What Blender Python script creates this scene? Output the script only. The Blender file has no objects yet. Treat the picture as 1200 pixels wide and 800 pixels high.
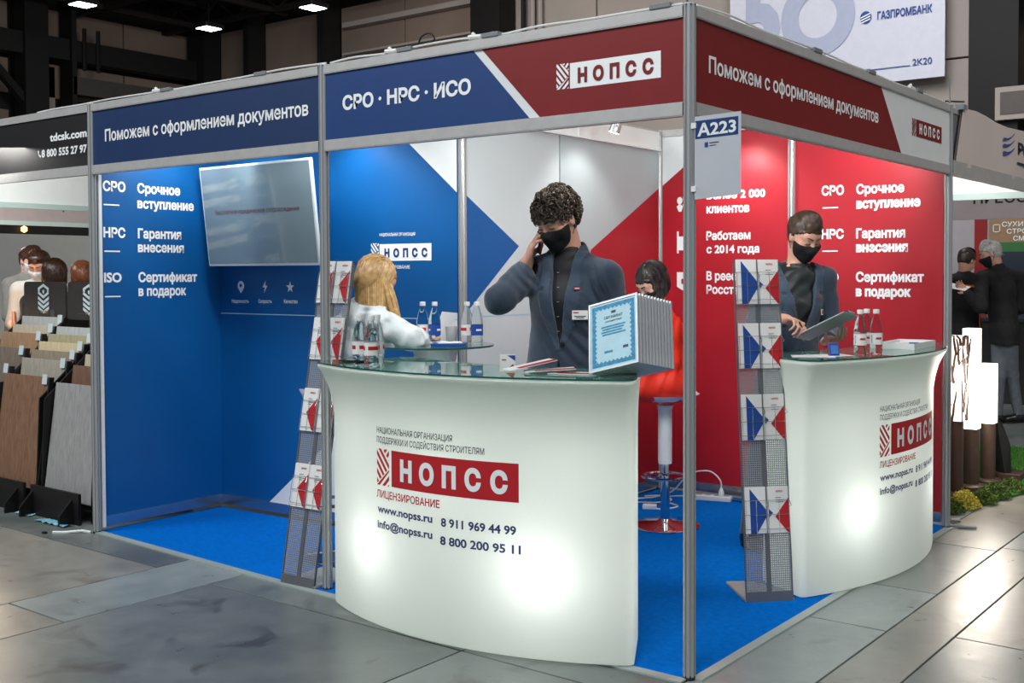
import bpy, bmesh, math, random
import numpy as np
from mathutils import Vector, Matrix

S = bpy.context.scene
COL = S.collection
PI = math.pi

# ------------------------------------------------------------------ camera
CAM = np.array([2.065, -3.524, 1.511])
cd = bpy.data.cameras.new('camera')
cd.sensor_width = 36.0
cd.lens = 1290.295 * 36.0 / 1200.0
cd.shift_x = -0.0700
cd.shift_y = -0.0363
cd.clip_end = 200
co = bpy.data.objects.new('camera', cd)
COL.objects.link(co)
_y, _p, _r = -0.62598, -0.02779, -0.00177
FWD = Vector((math.sin(_y) * math.cos(_p), math.cos(_y) * math.cos(_p), math.sin(_p)))
_rt = Vector((math.cos(_y), -math.sin(_y), 0)); _up = _rt.cross(FWD)
_r2 = math.cos(_r) * _rt + math.sin(_r) * _up
_u2 = -math.sin(_r) * _rt + math.cos(_r) * _up
m = Matrix((( _r2.x, _u2.x, -FWD.x, CAM[0]), (_r2.y, _u2.y, -FWD.y, CAM[1]), (_r2.z, _u2.z, -FWD.z, CAM[2]), (0, 0, 0, 1)))
co.matrix_world = m
S.camera = co

# ------------------------------------------------------------------ world, exposure
S.view_settings.view_transform = 'Standard'
S.view_settings.look = 'None'
S.view_settings.gamma = 1.0
S.view_settings.use_curve_mapping = False
S.view_settings.exposure = 0.0
S.cycles.use_denoising = True
S.cycles.max_bounces = 8
S.cycles.transparent_max_bounces = 16
S.cycles.sample_clamp_indirect = 4.0
w = bpy.data.worlds.new('world'); S.world = w; w.use_nodes = True
w.node_tree.nodes['Background'].inputs[0].default_value = (0.80, 0.90, 1.0, 1)
w.node_tree.nodes['Background'].inputs[1].default_value = 0.34

def area(name, loc, target, size, energy, col=(1, 1, 1), sy=None):
    l = bpy.data.lights.new(name, 'AREA'); l.energy = energy; l.color = col
    l.shape = 'RECTANGLE'; l.size = size; l.size_y = sy or size
    o = bpy.data.objects.new(name, l); COL.objects.link(o); o.location = loc
    o.rotation_euler = (Vector(target) - Vector(loc)).to_track_quat('-Z', 'Y').to_euler()
    return o
# rows of hall ceiling lamps over the aisles (outside the frame, above the photographer)
area('hall_light', (1.5, -5.0, 7.6), (0.6, -1.5, 0), 3.0, 480, (0.95, 0.98, 1.0))
area('hall_light', (-7.0, -5.5, 7.6), (-5.0, 0, 0), 3.0, 460, (0.95, 0.98, 1.0))
area('hall_light', (6.0, 4.0, 7.6), (2.0, 3.0, 0), 3.0, 260, (1.0, 0.95, 0.9))
area('hall_light', (-10.0, 7.5, 7.6), (-14.0, 13.0, 4.5), 3.0, 420, (1.0, 0.93, 0.86))
area('hall_light', (-3.0, 8.5, 7.6), (-4.0, 14.0, 4.5), 3.0, 420, (0.97, 0.95, 0.95))

# ------------------------------------------------------------------ materials
def lin(c):
    return tuple(((v / 255.0) / 12.92 if v / 255.0 <= 0.04045 else ((v / 255.0 + 0.055) / 1.055) ** 2.4) for v in c)
_M = {}
def mat(name, rgb, rough=0.6, metal=0.0, var=0.06, scale=8.0, bump=0.0, bscale=60.0, coat=0.0, trans=0.0, ior=1.45,
        emit=0.0, spec=0.5, stretch=None, rgb2=None, aniso=None, detail=4.0, sheen=0.0, sss=0.0):
    """principled material; noise drives colour variation and fine relief"""
    if name in _M: return _M[name]
    m = bpy.data.materials.new(name); m.use_nodes = True
    nt = m.node_tree; b = nt.nodes['Principled BSDF']
    c = lin(rgb)
    tc = nt.nodes.new('ShaderNodeTexCoord'); mp = nt.nodes.new('ShaderNodeMapping')
    nt.links.new(tc.outputs['Object'], mp.inputs[0])
    if stretch: mp.inputs['Scale'].default_value = stretch
    no = nt.nodes.new('ShaderNodeTexNoise'); no.inputs['Scale'].default_value = scale; no.inputs['Detail'].default_value = detail
    nt.links.new(mp.outputs[0], no.inputs[0])
    rp = nt.nodes.new('ShaderNodeValToRGB'); rp.color_ramp.elements[0].position = 0.3; rp.color_ramp.elements[1].position = 0.7
    if rgb2: d = lin(rgb2); lo, hi = c, d
    else: lo = tuple(v * (1 - var) for v in c); hi = tuple(min(1, v * (1 + var)) for v in c)
    rp.color_ramp.elements[0].color = (*lo, 1); rp.color_ramp.elements[1].color = (*hi, 1)
    nt.links.new(no.outputs['Fac'], rp.inputs[0]); nt.links.new(rp.outputs[0], b.inputs['Base Color'])
    b.inputs['Roughness'].default_value = rough; b.inputs['Metallic'].default_value = metal
    b.inputs['Coat Weight'].default_value = coat; b.inputs['Transmission Weight'].default_value = trans
    b.inputs['IOR'].default_value = ior; b.inputs['Specular IOR Level'].default_value = spec
    if sheen: b.inputs['Sheen Weight'].default_value = sheen
    if sss:
        b.inputs['Subsurface Weight'].default_value = sss; b.inputs['Subsurface Scale'].default_value = 0.02
    if emit:
        b.inputs['Emission Strength'].default_value = emit; b.inputs['Emission Color'].default_value = (*c, 1)
    if bump:
        n2 = nt.nodes.new('ShaderNodeTexNoise'); n2.inputs['Scale'].default_value = bscale; n2.inputs['Detail'].default_value = 3
        nt.links.new(mp.outputs[0], n2.inputs[0])
        bp = nt.nodes.new('ShaderNodeBump'); bp.inputs['Strength'].default_value = bump; bp.inputs['Distance'].default_value = 0.01
        nt.links.new(n2.outputs['Fac'], bp.inputs['Height']); nt.links.new(bp.outputs[0], b.inputs['Normal'])
    m['_b'] = 1
    _M[name] = m
    return m

def glow(name, rgb, strength):
    if name in _M: return _M[name]
    m = bpy.data.materials.new(name); m.use_nodes = True; nt = m.node_tree
    b = nt.nodes['Principled BSDF']; b.inputs['Base Color'].default_value = (0.8, 0.8, 0.8, 1)
    b.inputs['Emission Color'].default_value = (*lin(rgb), 1); b.inputs['Emission Strength'].default_value = strength
    _M[name] = m; return m

def translucent(name, rgb, mix, rough=0.4):
    if name in _M: return _M[name]
    m = bpy.data.materials.new(name); m.use_nodes = True; nt = m.node_tree
    b = nt.nodes['Principled BSDF']; out = nt.nodes['Material Output']
    no = nt.nodes.new('ShaderNodeTexNoise'); no.inputs['Scale'].default_value = 5
    rp = nt.nodes.new('ShaderNodeValToRGB'); c = lin(rgb)
    rp.color_ramp.elements[0].color = (*[v * .97 for v in c], 1); rp.color_ramp.elements[1].color = (*c, 1)
    nt.links.new(no.outputs['Fac'], rp.inputs[0]); nt.links.new(rp.outputs[0], b.inputs['Base Color'])
    b.inputs['Roughness'].default_value = rough
    t = nt.nodes.new('ShaderNodeBsdfTranslucent'); t.inputs[0].default_value = (*c, 1)
    mx = nt.nodes.new('ShaderNodeMixShader'); mx.inputs[0].default_value = mix
    nt.links.new(b.outputs[0], mx.inputs[1]); nt.links.new(t.outputs[0], mx.inputs[2]); nt.links.new(mx.outputs[0], out.inputs[0])
    _M[name] = m; return m

WHITE = mat('white_print', (222, 226, 226), 0.5, var=0.02)
LETTER = mat('white_vinyl', (240, 242, 242), 0.5, var=0.02)
BLUE = mat('blue_print', (0, 84, 148), 0.42, var=0.05, scale=3, bump=0.03, bscale=4)
RED = mat('red_print', (170, 24, 38), 0.45, var=0.05, scale=3, bump=0.03, bscale=4)
NAVYDIM = mat('navy_dim_blue_print', (16, 58, 116), 0.5, var=0.04)  # navy ink; on the fascia, wall blue darkened to paint its dim light
DIMRED = mat('dim_red_print', (122, 16, 20), 0.5, var=0.04)  # wall red darkened: the fascia's dim light is put into the colour
ALU = mat('brushed_aluminium', (184, 186, 186), 0.34, 0.55, var=0.05, scale=30, stretch=(1, 1, .05))
ALUR = mat('polished_base_rail', (190, 194, 196), 0.22, 0.95, var=0.03, scale=20)
ALUD = mat('aluminium_rail', (186, 184, 182), 0.45, 0.25, var=0.05, scale=20)
BLACK = mat('matte_black', (16, 16, 17), 0.6)
DARK = mat('dark_steel', (34, 31, 31), 0.5, 0.3)
CHROME = mat('chrome', (210, 212, 214), 0.08, 1.0, var=0.01)
PLW = mat('white_plastic', (226, 228, 226), 0.35, var=0.02)
PAPER = mat('paper', (232, 232, 230), 0.6, var=0.02)
GREYTXT = mat('grey_ink', (70, 74, 80), 0.6)
LRED = mat('logo_red', (186, 32, 40), 0.45, var=0.03)
LBLUE = mat('logo_blue', (28, 72, 150), 0.45, var=0.03)
INKBLUE = mat('ink_blue', (44, 62, 108), 0.5)

# ------------------------------------------------------------------ helpers
def link(o, parent=None):
    COL.objects.link(o)
    if parent is not None:
        o.parent = parent
    return o

def root_of(o):
    p = Vector((0, 0, 0))
    while o is not None:
        p = p + o.location; o = o.parent
    return p

def tag(o, label=None, cat=None, group=None, kind=None):
    if label: o['label'] = label
    if cat: o['category'] = cat
    if group: o['group'] = group
    if kind: o['kind'] = kind
    return o

def thing(name, label, cat, loc=(0, 0, 0), group=None, rz=0.0):
    o = bpy.data.objects.new(name, None); COL.objects.link(o)
    o.location = loc; o.rotation_euler = (0, 0, rz); o.empty_display_size = 0.1
    tag(o, label, cat, group); return o

class MB:
    """collects faces in world (or thing-local) coordinates and links them as one mesh object"""
    def __init__(s): s.v = []; s.f = []; s.mi = []; s.cur = 0
    def add(s, vs, fs, M=None):
        n = len(s.v)
        if M is not None: vs = [M @ Vector(q) for q in vs]
        s.v += [tuple(q) for q in vs]; s.f += [tuple(i + n for i in f) for f in fs]; s.mi += [s.cur] * len(fs)
        return s
    def box(s, c, d, M=None, rz=0.0):
        x, y, z = d[0] / 2, d[1] / 2, d[2] / 2
        vs = [Vector((a * x, b * y, e * z)) for e in (-1, 1) for b in (-1, 1) for a in (-1, 1)]
        if rz: R = Matrix.Rotation(rz, 3, 'Z'); vs = [R @ q for q in vs]
        vs = [q + Vector(c) for q in vs]
        return s.add(vs, [(0, 2, 3, 1), (4, 5, 7, 6), (0, 1, 5, 4), (2, 6, 7, 3), (0, 4, 6, 2), (1, 3, 7, 5)], M)
    def obox(s, o, U, V, W):
        """box from corner o with edge vectors"""
        o, U, V, W = map(Vector, (o, U, V, W))
        vs = [o, o + U, o + V, o + U + V, o + W, o + U + W, o + V + W, o + U + V + W]
        return s.add(vs, [(0, 2, 3, 1), (4, 5, 7, 6), (0, 1, 5, 4), (2, 6, 7, 3), (0, 4, 6, 2), (1, 3, 7, 5)])
    def tube(s, pts, r, n=6, cap=True, rs=None):
        pts = [Vector(p) for p in pts]; N = len(pts)
        vs = []; fs = []
        prev = None
        for i, p in enumerate(pts):
            t = (pts[min(i + 1, N - 1)] - pts[max(i - 1, 0)]).normalized() if N > 1 else Vector((0, 0, 1))
            if prev is None:
                a = t.orthogonal().normalized()
            else:
                a = (prev - t * prev.dot(t))
                a = a.normalized() if a.length > 1e-6 else t.orthogonal().normalized()
            prev = a; b = t.cross(a); rr = rs[i] if rs else r
            for k in range(n):
                an = 2 * PI * k / n; vs.append(p + a * (math.cos(an) * rr) + b * (math.sin(an) * rr))
        for i in range(N - 1):
            for k in range(n):
                k2 = (k + 1) % n; fs.append((i * n + k, i * n + k2, (i + 1) * n + k2, (i + 1) * n + k))
        if cap: fs.append(tuple(range(n - 1, -1, -1))); fs.append(tuple((N - 1) * n + k for k in range(n)))
        return s.add(vs, fs)
    def lathe(s, prof, c=(0, 0, 0), n=20, cap=True):
        vs = []; fs = []
        for (r, z) in prof:
            for k in range(n):
                a = 2 * PI * k / n; vs.append((c[0] + r * math.cos(a), c[1] + r * math.sin(a), c[2] + z))
        for i in range(len(prof) - 1):
            for k in range(n):
                k2 = (k + 1) % n; fs.append((i * n + k, i * n + k2, (i + 1) * n + k2, (i + 1) * n + k))
        if cap:
            fs.append(tuple(range(n - 1, -1, -1))); m_ = len(prof) - 1; fs.append(tuple(m_ * n + k for k in range(n)))
        return s.add(vs, fs)
    def prism(s, poly, z0, z1):
        n = len(poly); vs = [(x, y, z0) for x, y in poly] + [(x, y, z1) for x, y in poly]
        fs = [tuple(range(n - 1, -1, -1)), tuple(range(n, 2 * n))] + [(i, (i + 1) % n, n + (i + 1) % n, n + i) for i in range(n)]
        return s.add(vs, fs)
    def build(s, name, mats, parent=None, smooth=False, world=True, bevel=0.0, angle=40):
        me = bpy.data.meshes.new(name)
        off = root_of(parent) if (parent is not None and world) else Vector((0, 0, 0))
        me.from_pydata([tuple(Vector(q) - off) for q in s.v], [], s.f)
        if not isinstance(mats, (list, tuple)): mats = [mats]
        for m_ in mats: me.materials.append(m_)
        if len(mats) > 1: me.polygons.foreach_set('material_index', s.mi)
        if smooth:
            me.polygons.foreach_set('use_smooth', [True] * len(me.polygons))
            try: me.set_sharp_from_angle(angle=math.radians(angle))
            except Exception: pass
        me.update()
        o = bpy.data.objects.new(name, me); link(o, parent)
        if bevel:
            b = o.modifiers.new('bevel', 'BEVEL'); b.width = bevel; b.segments = 2; b.limit_method = 'ANGLE'
        return o

def struct(o): o['kind'] = 'structure'; return o

# ---- surfaces: (u, v, w) -> world point
def flat(o, U, V, N):
    o, U, V, N = map(Vector, (o, U, V, N))
    return lambda u, v, w=0.0: o + U * u + V * v + N * w
def arcmap(cx, cy, R, a0=0.0):
    def f(u, v, w=0.0):
        a = math.radians(u + a0); return Vector((cx + (R + w) * math.cos(a), cy + (R + w) * math.sin(a), v))
    return f

_TX = {}
from mathutils.geometry import tessellate_polygon
def glyphs(body, em=0.0):
    """outline of a line of type, filled contour by contour (overlapping strokes sit in thin layers)"""
    if (body, em) in _TX: return _TX[(body, em)]
    c = bpy.data.curves.new('lettering', 'FONT'); c.body = body; c.size = 1.0; c.resolution_u = 3; c.fill_mode = 'NONE'
    o = bpy.data.objects.new('lettering', c); COL.objects.link(o)
    me = bpy.data.meshes.new_from_object(o)
    V = [(q.co.x, q.co.y) for q in me.vertices]; nb = {}
    for e in me.edges: a, b = e.vertices; nb.setdefault(a, []).append(b); nb.setdefault(b, []).append(a)
    bpy.data.objects.remove(o); bpy.data.curves.remove(c); bpy.data.meshes.remove(me)
    seen = set(); loops = []
    for v0 in range(len(V)):
        if v0 in seen or v0 not in nb: continue
        lp = [v0]; seen.add(v0); cur = v0
        while True:
            nx = [k for k in nb[cur] if k not in seen]
            if not nx: break
            k = cur + 1 if cur + 1 in nx else nx[0]; seen.add(k); lp.append(k); cur = k
        if len(lp) > 2: loops.append([V[k] for k in lp])
    ar = lambda L: sum(L[i][0] * L[(i + 1) % len(L)][1] - L[(i + 1) % len(L)][0] * L[i][1] for i in range(len(L))) / 2
    def inside(p, L):
        r = False
        for i in range(len(L)):
            (x1, y1), (x2, y2) = L[i], L[i - 1]
            if (y1 > p[1]) != (y2 > p[1]) and p[0] < (x2 - x1) * (p[1] - y1) / (y2 - y1) + x1: r = not r
        return r
    A_ = [ar(L) for L in loops]
    bb = [(min(q[0] for q in L), max(q[0] for q in L)) for L in loops]
    hol = [i for i in range(len(loops)) if any(A_[i] * A_[j] < 0 and abs(A_[j]) > abs(A_[i]) and bb[j][0] <= bb[i][0] and bb[j][1] >= bb[i][1] and inside(loops[i][0], loops[j]) for j in range(len(loops)))]
    outer = [i for i in range(len(loops)) if i not in hol]
    if em:
        def grow(L, sgn):
            out = []; n = len(L)
            for i in range(n):
                p0, p, p1 = L[i - 1], L[i], L[(i + 1) % n]
                a = (p[0] - p0[0], p[1] - p0[1]); b = (p1[0] - p[0], p1[1] - p[1]); la = math.hypot(*a) or 1e-9; lb = math.hypot(*b) or 1e-9
                n1 = (a[1] / la, -a[0] / la); n2 = (b[1] / lb, -b[0] / lb); mx_, my_ = n1[0] + n2[0], n1[1] + n2[1]; ml = math.hypot(mx_, my_)
                if ml < .3: out.append(p); continue
                k = min(2 / ml, 1.6) * em * sgn; out.append((p[0] + mx_ / ml * k, p[1] + my_ / ml * k))
            return out
        big = [grow(L, (1 if A_[i] > 0 else -1) * (-1 if i in hol else 1)) for i, L in enumerate(loops)]
    own = {i: [] for i in outer}
    for h in hol:
        cx_ = [i for i in outer if inside(loops[h][0], loops[i]) and abs(A_[i]) > abs(A_[h])]
        if cx_: own[min(cx_, key=lambda i: abs(A_[i]))].append(h)
    vs, fs = [], []
    for n_, i in enumerate(outer):
        pl = [[Vector((x, y, 0)) for x, y in loops[k]] for k in [i] + own[i]]; b0 = len(vs)
        for L in pl: vs += [(q.x, q.y, float(n_ % 4)) for q in L]
        fs += [tuple(b0 + k for k in tri) for tri in tessellate_polygon(pl)]
        if em:                                     # heavier weight: a rim strip around each contour
            b1 = b0
            for k in [i] + own[i]:
                n1 = len(loops[k]); b2 = len(vs); vs += [(x, y, float(n_ % 4)) for x, y in big[k]]
                fs += [(b1 + q, b1 + (q + 1) % n1, b2 + (q + 1) % n1, b2 + q) for q in range(n1)]; b1 += n1
    _TX[(body, em)] = (vs, fs); return vs, fs
_cap = [None]
def caph():
    if _cap[0] is None: _cap[0] = max(q[1] for q in glyphs('\u041d')[0])
    return _cap[0]

def text(mb, surf, body, u0, u1, base, cap, bold=0.06, w=0.002, track=0.0):
    """lettering fitted to u0..u1, baseline and capital height"""
    if track:
        # set letter by letter with even spacing
        n = len(body); ws = []
        for ch in body:
            vs, _ = glyphs(ch); ws.append((min(q[0] for q in vs), max(q[0] for q in vs)))
        k = cap / caph() * track * 1.12; tot = sum(b - a for a, b in ws) * k; gap = ((u1 - u0) - tot) / (n - 1)
        x = u0
        for ch, (a, b) in zip(body, ws):
            text(mb, surf, ch, x, x + (b - a) * k, base, cap, bold, w); x += (b - a) * k + gap
        return
    vs, fs = glyphs(body, round(bold * .26 * caph(), 4) if bold >= .05 else 0.0); x0 = min(q[0] for q in vs); x1 = max(q[0] for q in vs)
    sv = cap / caph(); e = 0.0
    su = ((u1 - u0) - 2 * e) / (x1 - x0)
    sgn = 1 if u1 > u0 else -1
    offs = [(0, 0)]
    for j, (dx, dy) in enumerate(offs):
        mb.add([surf(u0 + e + (q[0] - x0) * su + dx, base + q[1] * sv + dy, w + j * .00045 + q[2] * .0001) for q in vs], fs)

def tline(parent, m_, surf, body, u0, u1, base, cap, bold=0.06, w=0.002, track=0.0, name='lettering'):
    b_ = MB(); text(b_, surf, body, u0, u1, base, cap, bold, w, track); return b_.build(name, m_, parent)
def text_arc(mb, surf, body, u0, u1, base, cap, bold, w, kdeg):
    """same on an arc surface: u in degrees, kdeg = degrees per metre"""
    g = lambda u, v, w_: surf(u * kdeg, v, w_)
    text(mb, g, body, u0 / kdeg, u1 / kdeg, base, cap, bold, w)

def poly(mb, surf, pts, w=0.001): mb.add([surf(u, v, w) for u, v in pts], [tuple(range(len(pts)))])
def rect(mb, surf, u0, v0, u1, v1, w=0.001, n=1):
    for i in range(n):
        a = u0 + (u1 - u0) * i / n; b = u0 + (u1 - u0) * (i + 1) / n
        poly(mb, surf, [(a, v0), (b, v0), (b, v1), (a, v1)], w)

def clip(pts, a, b, c):
    """keep a*x+b*y<=c"""
    out = []
    for i in range(len(pts)):
        p, q = pts[i], pts[(i + 1) % len(pts)]
        dp, dq = a * p[0] + b * p[1] - c, a * q[0] + b * q[1] - c
        if dp <= 0: out.append(p)
        if dp * dq < 0:
            t = dp / (dp - dq); out.append((p[0] + (q[0] - p[0]) * t, p[1] + (q[1] - p[1]) * t))
    return out
def logo_mark(mb, surf, u0, v0, u1, v1, w=0.002):
    """woven stripe mark: stripes of the vinyl colour inside a tall rectangle"""
    zones = [([(0, 0.03), (0, 1), (.42, 1), (1, .66), (1, .50)], (1.15, 1.0), 0.46),
             ([(.48, 1), (1, .70), (1, 1)], (-1.15, 1.0), 0.44),
             ([(0, 0), (1, .46), (1, 0)], (-.95, 1.0), 0.42)]
    A = (surf(u0, v1, w) - surf(u0, v0, w)).length / (surf(u1, v0, w) - surf(u0, v0, w)).length
    for pts, (na, nb), per in zones:
        k = -4.0
        while k < 5.0:
            q = clip(pts, na, nb * A, k + per * .55); 
            if len(q) > 2: q = clip(q, -na, -nb * A, -k)
            if len(q) > 2: poly(mb, surf, [(u0 + (u1 - u0) * x, v0 + (v1 - v0) * y) for x, y in q], w)
            k += per

def copy_tree(o, parent=None):
    c = o.copy(); COL.objects.link(c); c.parent = parent
    for ch in list(o.children): copy_tree(ch, c)
    return c
# ================================================================== STRUCTURE
def concrete(name, c1, c2, stain, seed):
    m = bpy.data.materials.new(name); m.use_nodes = True; nt = m.node_tree; L = nt.links; b = nt.nodes['Principled BSDF']
    tc = nt.nodes.new('ShaderNodeTexCoord'); mp = nt.nodes.new('ShaderNodeMapping'); mp.inputs['Location'].default_value = (seed, seed * 1.7, 0)
    L.new(tc.outputs['Object'], mp.inputs[0])
    n1 = nt.nodes.new('ShaderNodeTexNoise'); n1.inputs['Scale'].default_value = 1.1; n1.inputs['Detail'].default_value = 7; n1.inputs['Distortion'].default_value = .6
    n2 = nt.nodes.new('ShaderNodeTexNoise'); n2.inputs['Scale'].default_value = 7.0; n2.inputs['Detail'].default_value = 8; n2.inputs['Roughness'].default_value = .65
    n3 = nt.nodes.new('ShaderNodeTexNoise'); n3.inputs['Scale'].default_value = 2.6; n3.inputs['Detail'].default_value = 5; n3.inputs['Distortion'].default_value = 1.5
    for n in (n1, n2, n3): L.new(mp.outputs[0], n.inputs[0])
    r = nt.nodes.new('ShaderNodeValToRGB'); r.color_ramp.elements[0].position = .32; r.color_ramp.elements[1].position = .68
    r.color_ramp.elements[0].color = (*lin(c1), 1); r.color_ramp.elements[1].color = (*lin(c2), 1); L.new(n1.outputs['Fac'], r.inputs[0])
    r2 = nt.nodes.new('ShaderNodeValToRGB'); r2.color_ramp.elements[0].position = .35; r2.color_ramp.elements[1].position = .75
    r2.color_ramp.elements[0].color = (.72, .72, .72, 1); r2.color_ramp.elements[1].color = (1.12, 1.12, 1.12, 1); L.new(n2.outputs['Fac'], r2.inputs[0])
    mx = nt.nodes.new('ShaderNodeMix'); mx.data_type = 'RGBA'; mx.blend_type = 'MULTIPLY'; mx.inputs[0].default_value = .7
    L.new(r.outputs[0], mx.inputs[6]); L.new(r2.outputs[0], mx.inputs[7])
    r3 = nt.nodes.new('ShaderNodeValToRGB'); r3.color_ramp.elements[0].position = .60; r3.color_ramp.elements[1].position = .72
    r3.color_ramp.elements[0].color = (0, 0, 0, 1); r3.color_ramp.elements[1].color = (.65, .65, .65, 1); L.new(n3.outputs['Fac'], r3.inputs[0])
    m3 = nt.nodes.new('ShaderNodeMix'); m3.data_type = 'RGBA'; L.new(r3.outputs[0], m3.inputs[0]); L.new(mx.outputs[2], m3.inputs[6]); m3.inputs[7].default_value = (*lin(stain), 1)
    L.new(m3.outputs[2], b.inputs['Base Color'])
    rr = nt.nodes.new('ShaderNodeMapRange'); rr.inputs[3].default_value = .20; rr.inputs[4].default_value = .42; L.new(n2.outputs['Fac'], rr.inputs[0]); L.new(rr.outputs[0], b.inputs['Roughness'])
    bp = nt.nodes.new('ShaderNodeBump'); bp.inputs['Strength'].default_value = .12; bp.inputs['Distance'].default_value = .01
    L.new(n2.outputs['Fac'], bp.inputs['Height']); L.new(bp.outputs[0], b.inputs['Normal'])
    b.inputs['Specular IOR Level'].default_value = .6
    return m
CON = [concrete('polished_concrete', (100, 108, 106), (134, 140, 137), (74, 68, 62), 3.0),
       concrete('pale_polished_concrete', (128, 138, 138), (152, 160, 158), (104, 98, 90), 11.0),
       concrete('dark_polished_concrete', (84, 90, 90), (122, 127, 125), (58, 54, 50), 21.0),
       concrete('warm_polished_concrete', (120, 120, 114), (150, 148, 140), (92, 80, 70), 7.0)]
mb = MB(); mb.box((-4, 1, -.06), (60, 44, .06))
floor = struct(mb.build('floor', mat('joint_filler', (38, 36, 34), 0.8)))
tag(floor, 'grey polished concrete hall floor of large slabs with dark joints')
g = .004
def slab(x0, x1, y0, y1, k=0, z=0.0, nm='floor_slab'):
    mb = MB(); mb.obox((x0 + g, y0 + g, -.03), (x1 - x0 - 2 * g, 0, 0), (0, y1 - y0 - 2 * g, 0), (0, 0, .03 + z))
    o = mb.build(nm, CON[k], floor, bevel=.002); return o
for x0, x1, ys, ks in [(-30, -12, [-18, 16], [0]), (-12, -6, [-18, -3, -.24, 16], [0, 0, 2]), (-6, -3.03, [-18, -3, -.24, .0, 16], [2, 3, 2, 0]),
                       (-3.03, -2.55, [-18, -1.0, 0.0, 16], [3, 1, 0]), (-2.55, -.9, [-18, -2.6, -.265, 0, 16], [2, 2, 0, 0]), (-.9, .40, [-18, -2.6, -.265], [2, 0]),
                       (-.9, -0.0, [-.265, 0.0, 16], [0, 0]), (0.0, .40, [-.265, .96, 1.62, 2.61, 16], [1, 1, 0, 3]),
                       (.40, .655, [-18, .25, 2.7, 16], [0, 3, 1]), (.655, 2.6, [-18, -1.4, 1.05, 3.6, 7, 16], [0, 0, 3, 3, 1]), (2.6, 20, [-18, 16], [0])]:
    for i in range(len(ys) - 1): slab(x0, x1, ys[i], ys[i + 1], ks[i])

# hall shell
HW = mat('hall_plaster', (128, 112, 102), 0.85, var=.10, scale=.8, bump=.05)
HWL = mat('hall_plaster_light', (160, 152, 146), 0.85, var=.06, scale=.8, bump=.05)
BLK = mat('black_steelwork', (14, 13, 14), 0.7, var=.2)
mb = MB(); mb.box((-4.0, 14.95, 5), (42, .3, 10)); wall_b = struct(mb.build('wall_back', BLK)); tag(wall_b, 'far hall wall of pale panels between black steel columns')
mb = MB(); mb.box((-24.1, 2, 5), (.3, 30, 10)); wall_l = struct(mb.build('wall_left', BLK)); tag(wall_l, 'left hall wall of beige panels behind black steel beams')
mb = MB(); mb.box((-4, 1, 8.6), (44, 32, .2)); ceil = struct(mb.build('ceiling', BLK)); tag(ceil, 'black hall ceiling with dark trusses')
# wall panels (x ranges measured along the wall)
def wpanel(x0, x1, z0, z1, m_=HW):
    mb = MB(); mb.obox((x0, 14.70, z0), (x1 - x0, 0, 0), (0, .1, 0), (0, 0, z1 - z0)); return mb.build('wall_panel', m_, wall_b, bevel=.01)
for x0, x1 in [(-23.0, -21.4), (-21.15, -18.65), (-18.3, -16.2), (-16.15, -13.75)]:
    for z0, z1 in [(.1, 3.3), (3.34, 6.0), (6.04, 7.9)]: wpanel(x0, x1, z0, z1, HW)
for x0, x1 in [(-12.9, -10.8), (-10.76, -8.7), (-8.66, -6.4), (-6.36, -4.7), (-4.66, -3.25)]:
    for z0, z1 in [(.1, 2.6), (2.63, 5.0), (5.03, 7.4), (7.43, 8.5)]: wpanel(x0, x1, z0, z1, HWL)
for x0, x1 in [(-2.5, -.2), (-.16, 2.4), (2.44, 5), (5.04, 9), (9.04, 16)]:
    for z0, z1 in [(.1, 2.6), (2.63, 5.4)]: wpanel(x0, x1, z0, z1, HWL)
# columns and beams in front of the back wall
mb = MB()
def col(x, wd, y=14.4, z1=8.5, m_=BLK, nm='column'):
    mb = MB(); mb.box((x, y, z1 / 2), (wd, .5, z1)); 
    mb.box((x, y - .26, z1 / 2), (wd * 1.0, .03, z1)); return mb.build(nm, m_, wall_b)
for x, wd in [(-23.3, .7), (-21.2, .2), (-18.4, .22), (-13.25, .8), (-2.85, .75)]: col(x, wd)
col(-1.6, .5)
for x in (-12.55, -12.3, -12.1):
    mb = MB(); mb.tube([(x, 14.55, 0), (x, 14.55, 8.5)], .05, 8); mb.build('pipe', HWL if x > -12.4 else BLK, wall_b, smooth=True)
mb = MB(); mb.obox((-18, 14.45, 7.35), (4.5, 0, 0), (0, .2, 0), (0, 0, .12)); mb.obox((-18, 14.45, 6.7), (4.5, 0, 0), (0, .2, 0), (0, 0, .05)); mb.build('ledge', HWL, wall_b)
# left hall wall: light panels, black columns, horizontal beams, a diagonal brace
def lpanel(y0, y1, z0, z1, m_=HW):
    mb = MB(); mb.obox((-23.95, y0, z0), (.1, 0, 0), (0, y1 - y0, 0), (0, 0, z1 - z0)); mb.build('wall_panel', m_, wall_l, bevel=.01)
for y0, y1 in [(2, 5.2), (5.3, 8.0), (8.1, 9.5), (10.15, 10.75), (10.95, 12.4), (12.44, 14.5)]:
    for z0, z1 in [(.1, 2.9), (2.95, 5.35), (5.75, 6.55), (7.2, 7.85)]: lpanel(y0, y1, z0, z1)
lpanel(10.1, 10.62, 5.2, 6.5, HWL)
mb = MB(); mb.obox((-23.6, 0, 6.6), (.35, 0, 0), (0, 14.6, 0), (0, 0, .5)); mb.build('beam', BLK, wall_l)
mb = MB(); mb.obox((-23.5, 10.7, 5.8), (.35, 0, 0), (0, 4, 0), (0, 0, .42)); mb.build('beam', mat('grey_steel', (70, 66, 64), .6), wall_l)
mb = MB(); mb.obox((-23.6, 10.7, 5.0), (.35, 0, 0), (0, 4, 0), (0, 0, .35)); mb.build('beam', BLK, wall_l)
for y, wd in [(9.82, .55), (10.72, .12), (6.8, .3), (4.0, .5)]:
    mb = MB(); mb.box((-23.4, y, 4.25), (.5, wd, 8.5)); mb.build('column', BLK, wall_l)
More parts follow.
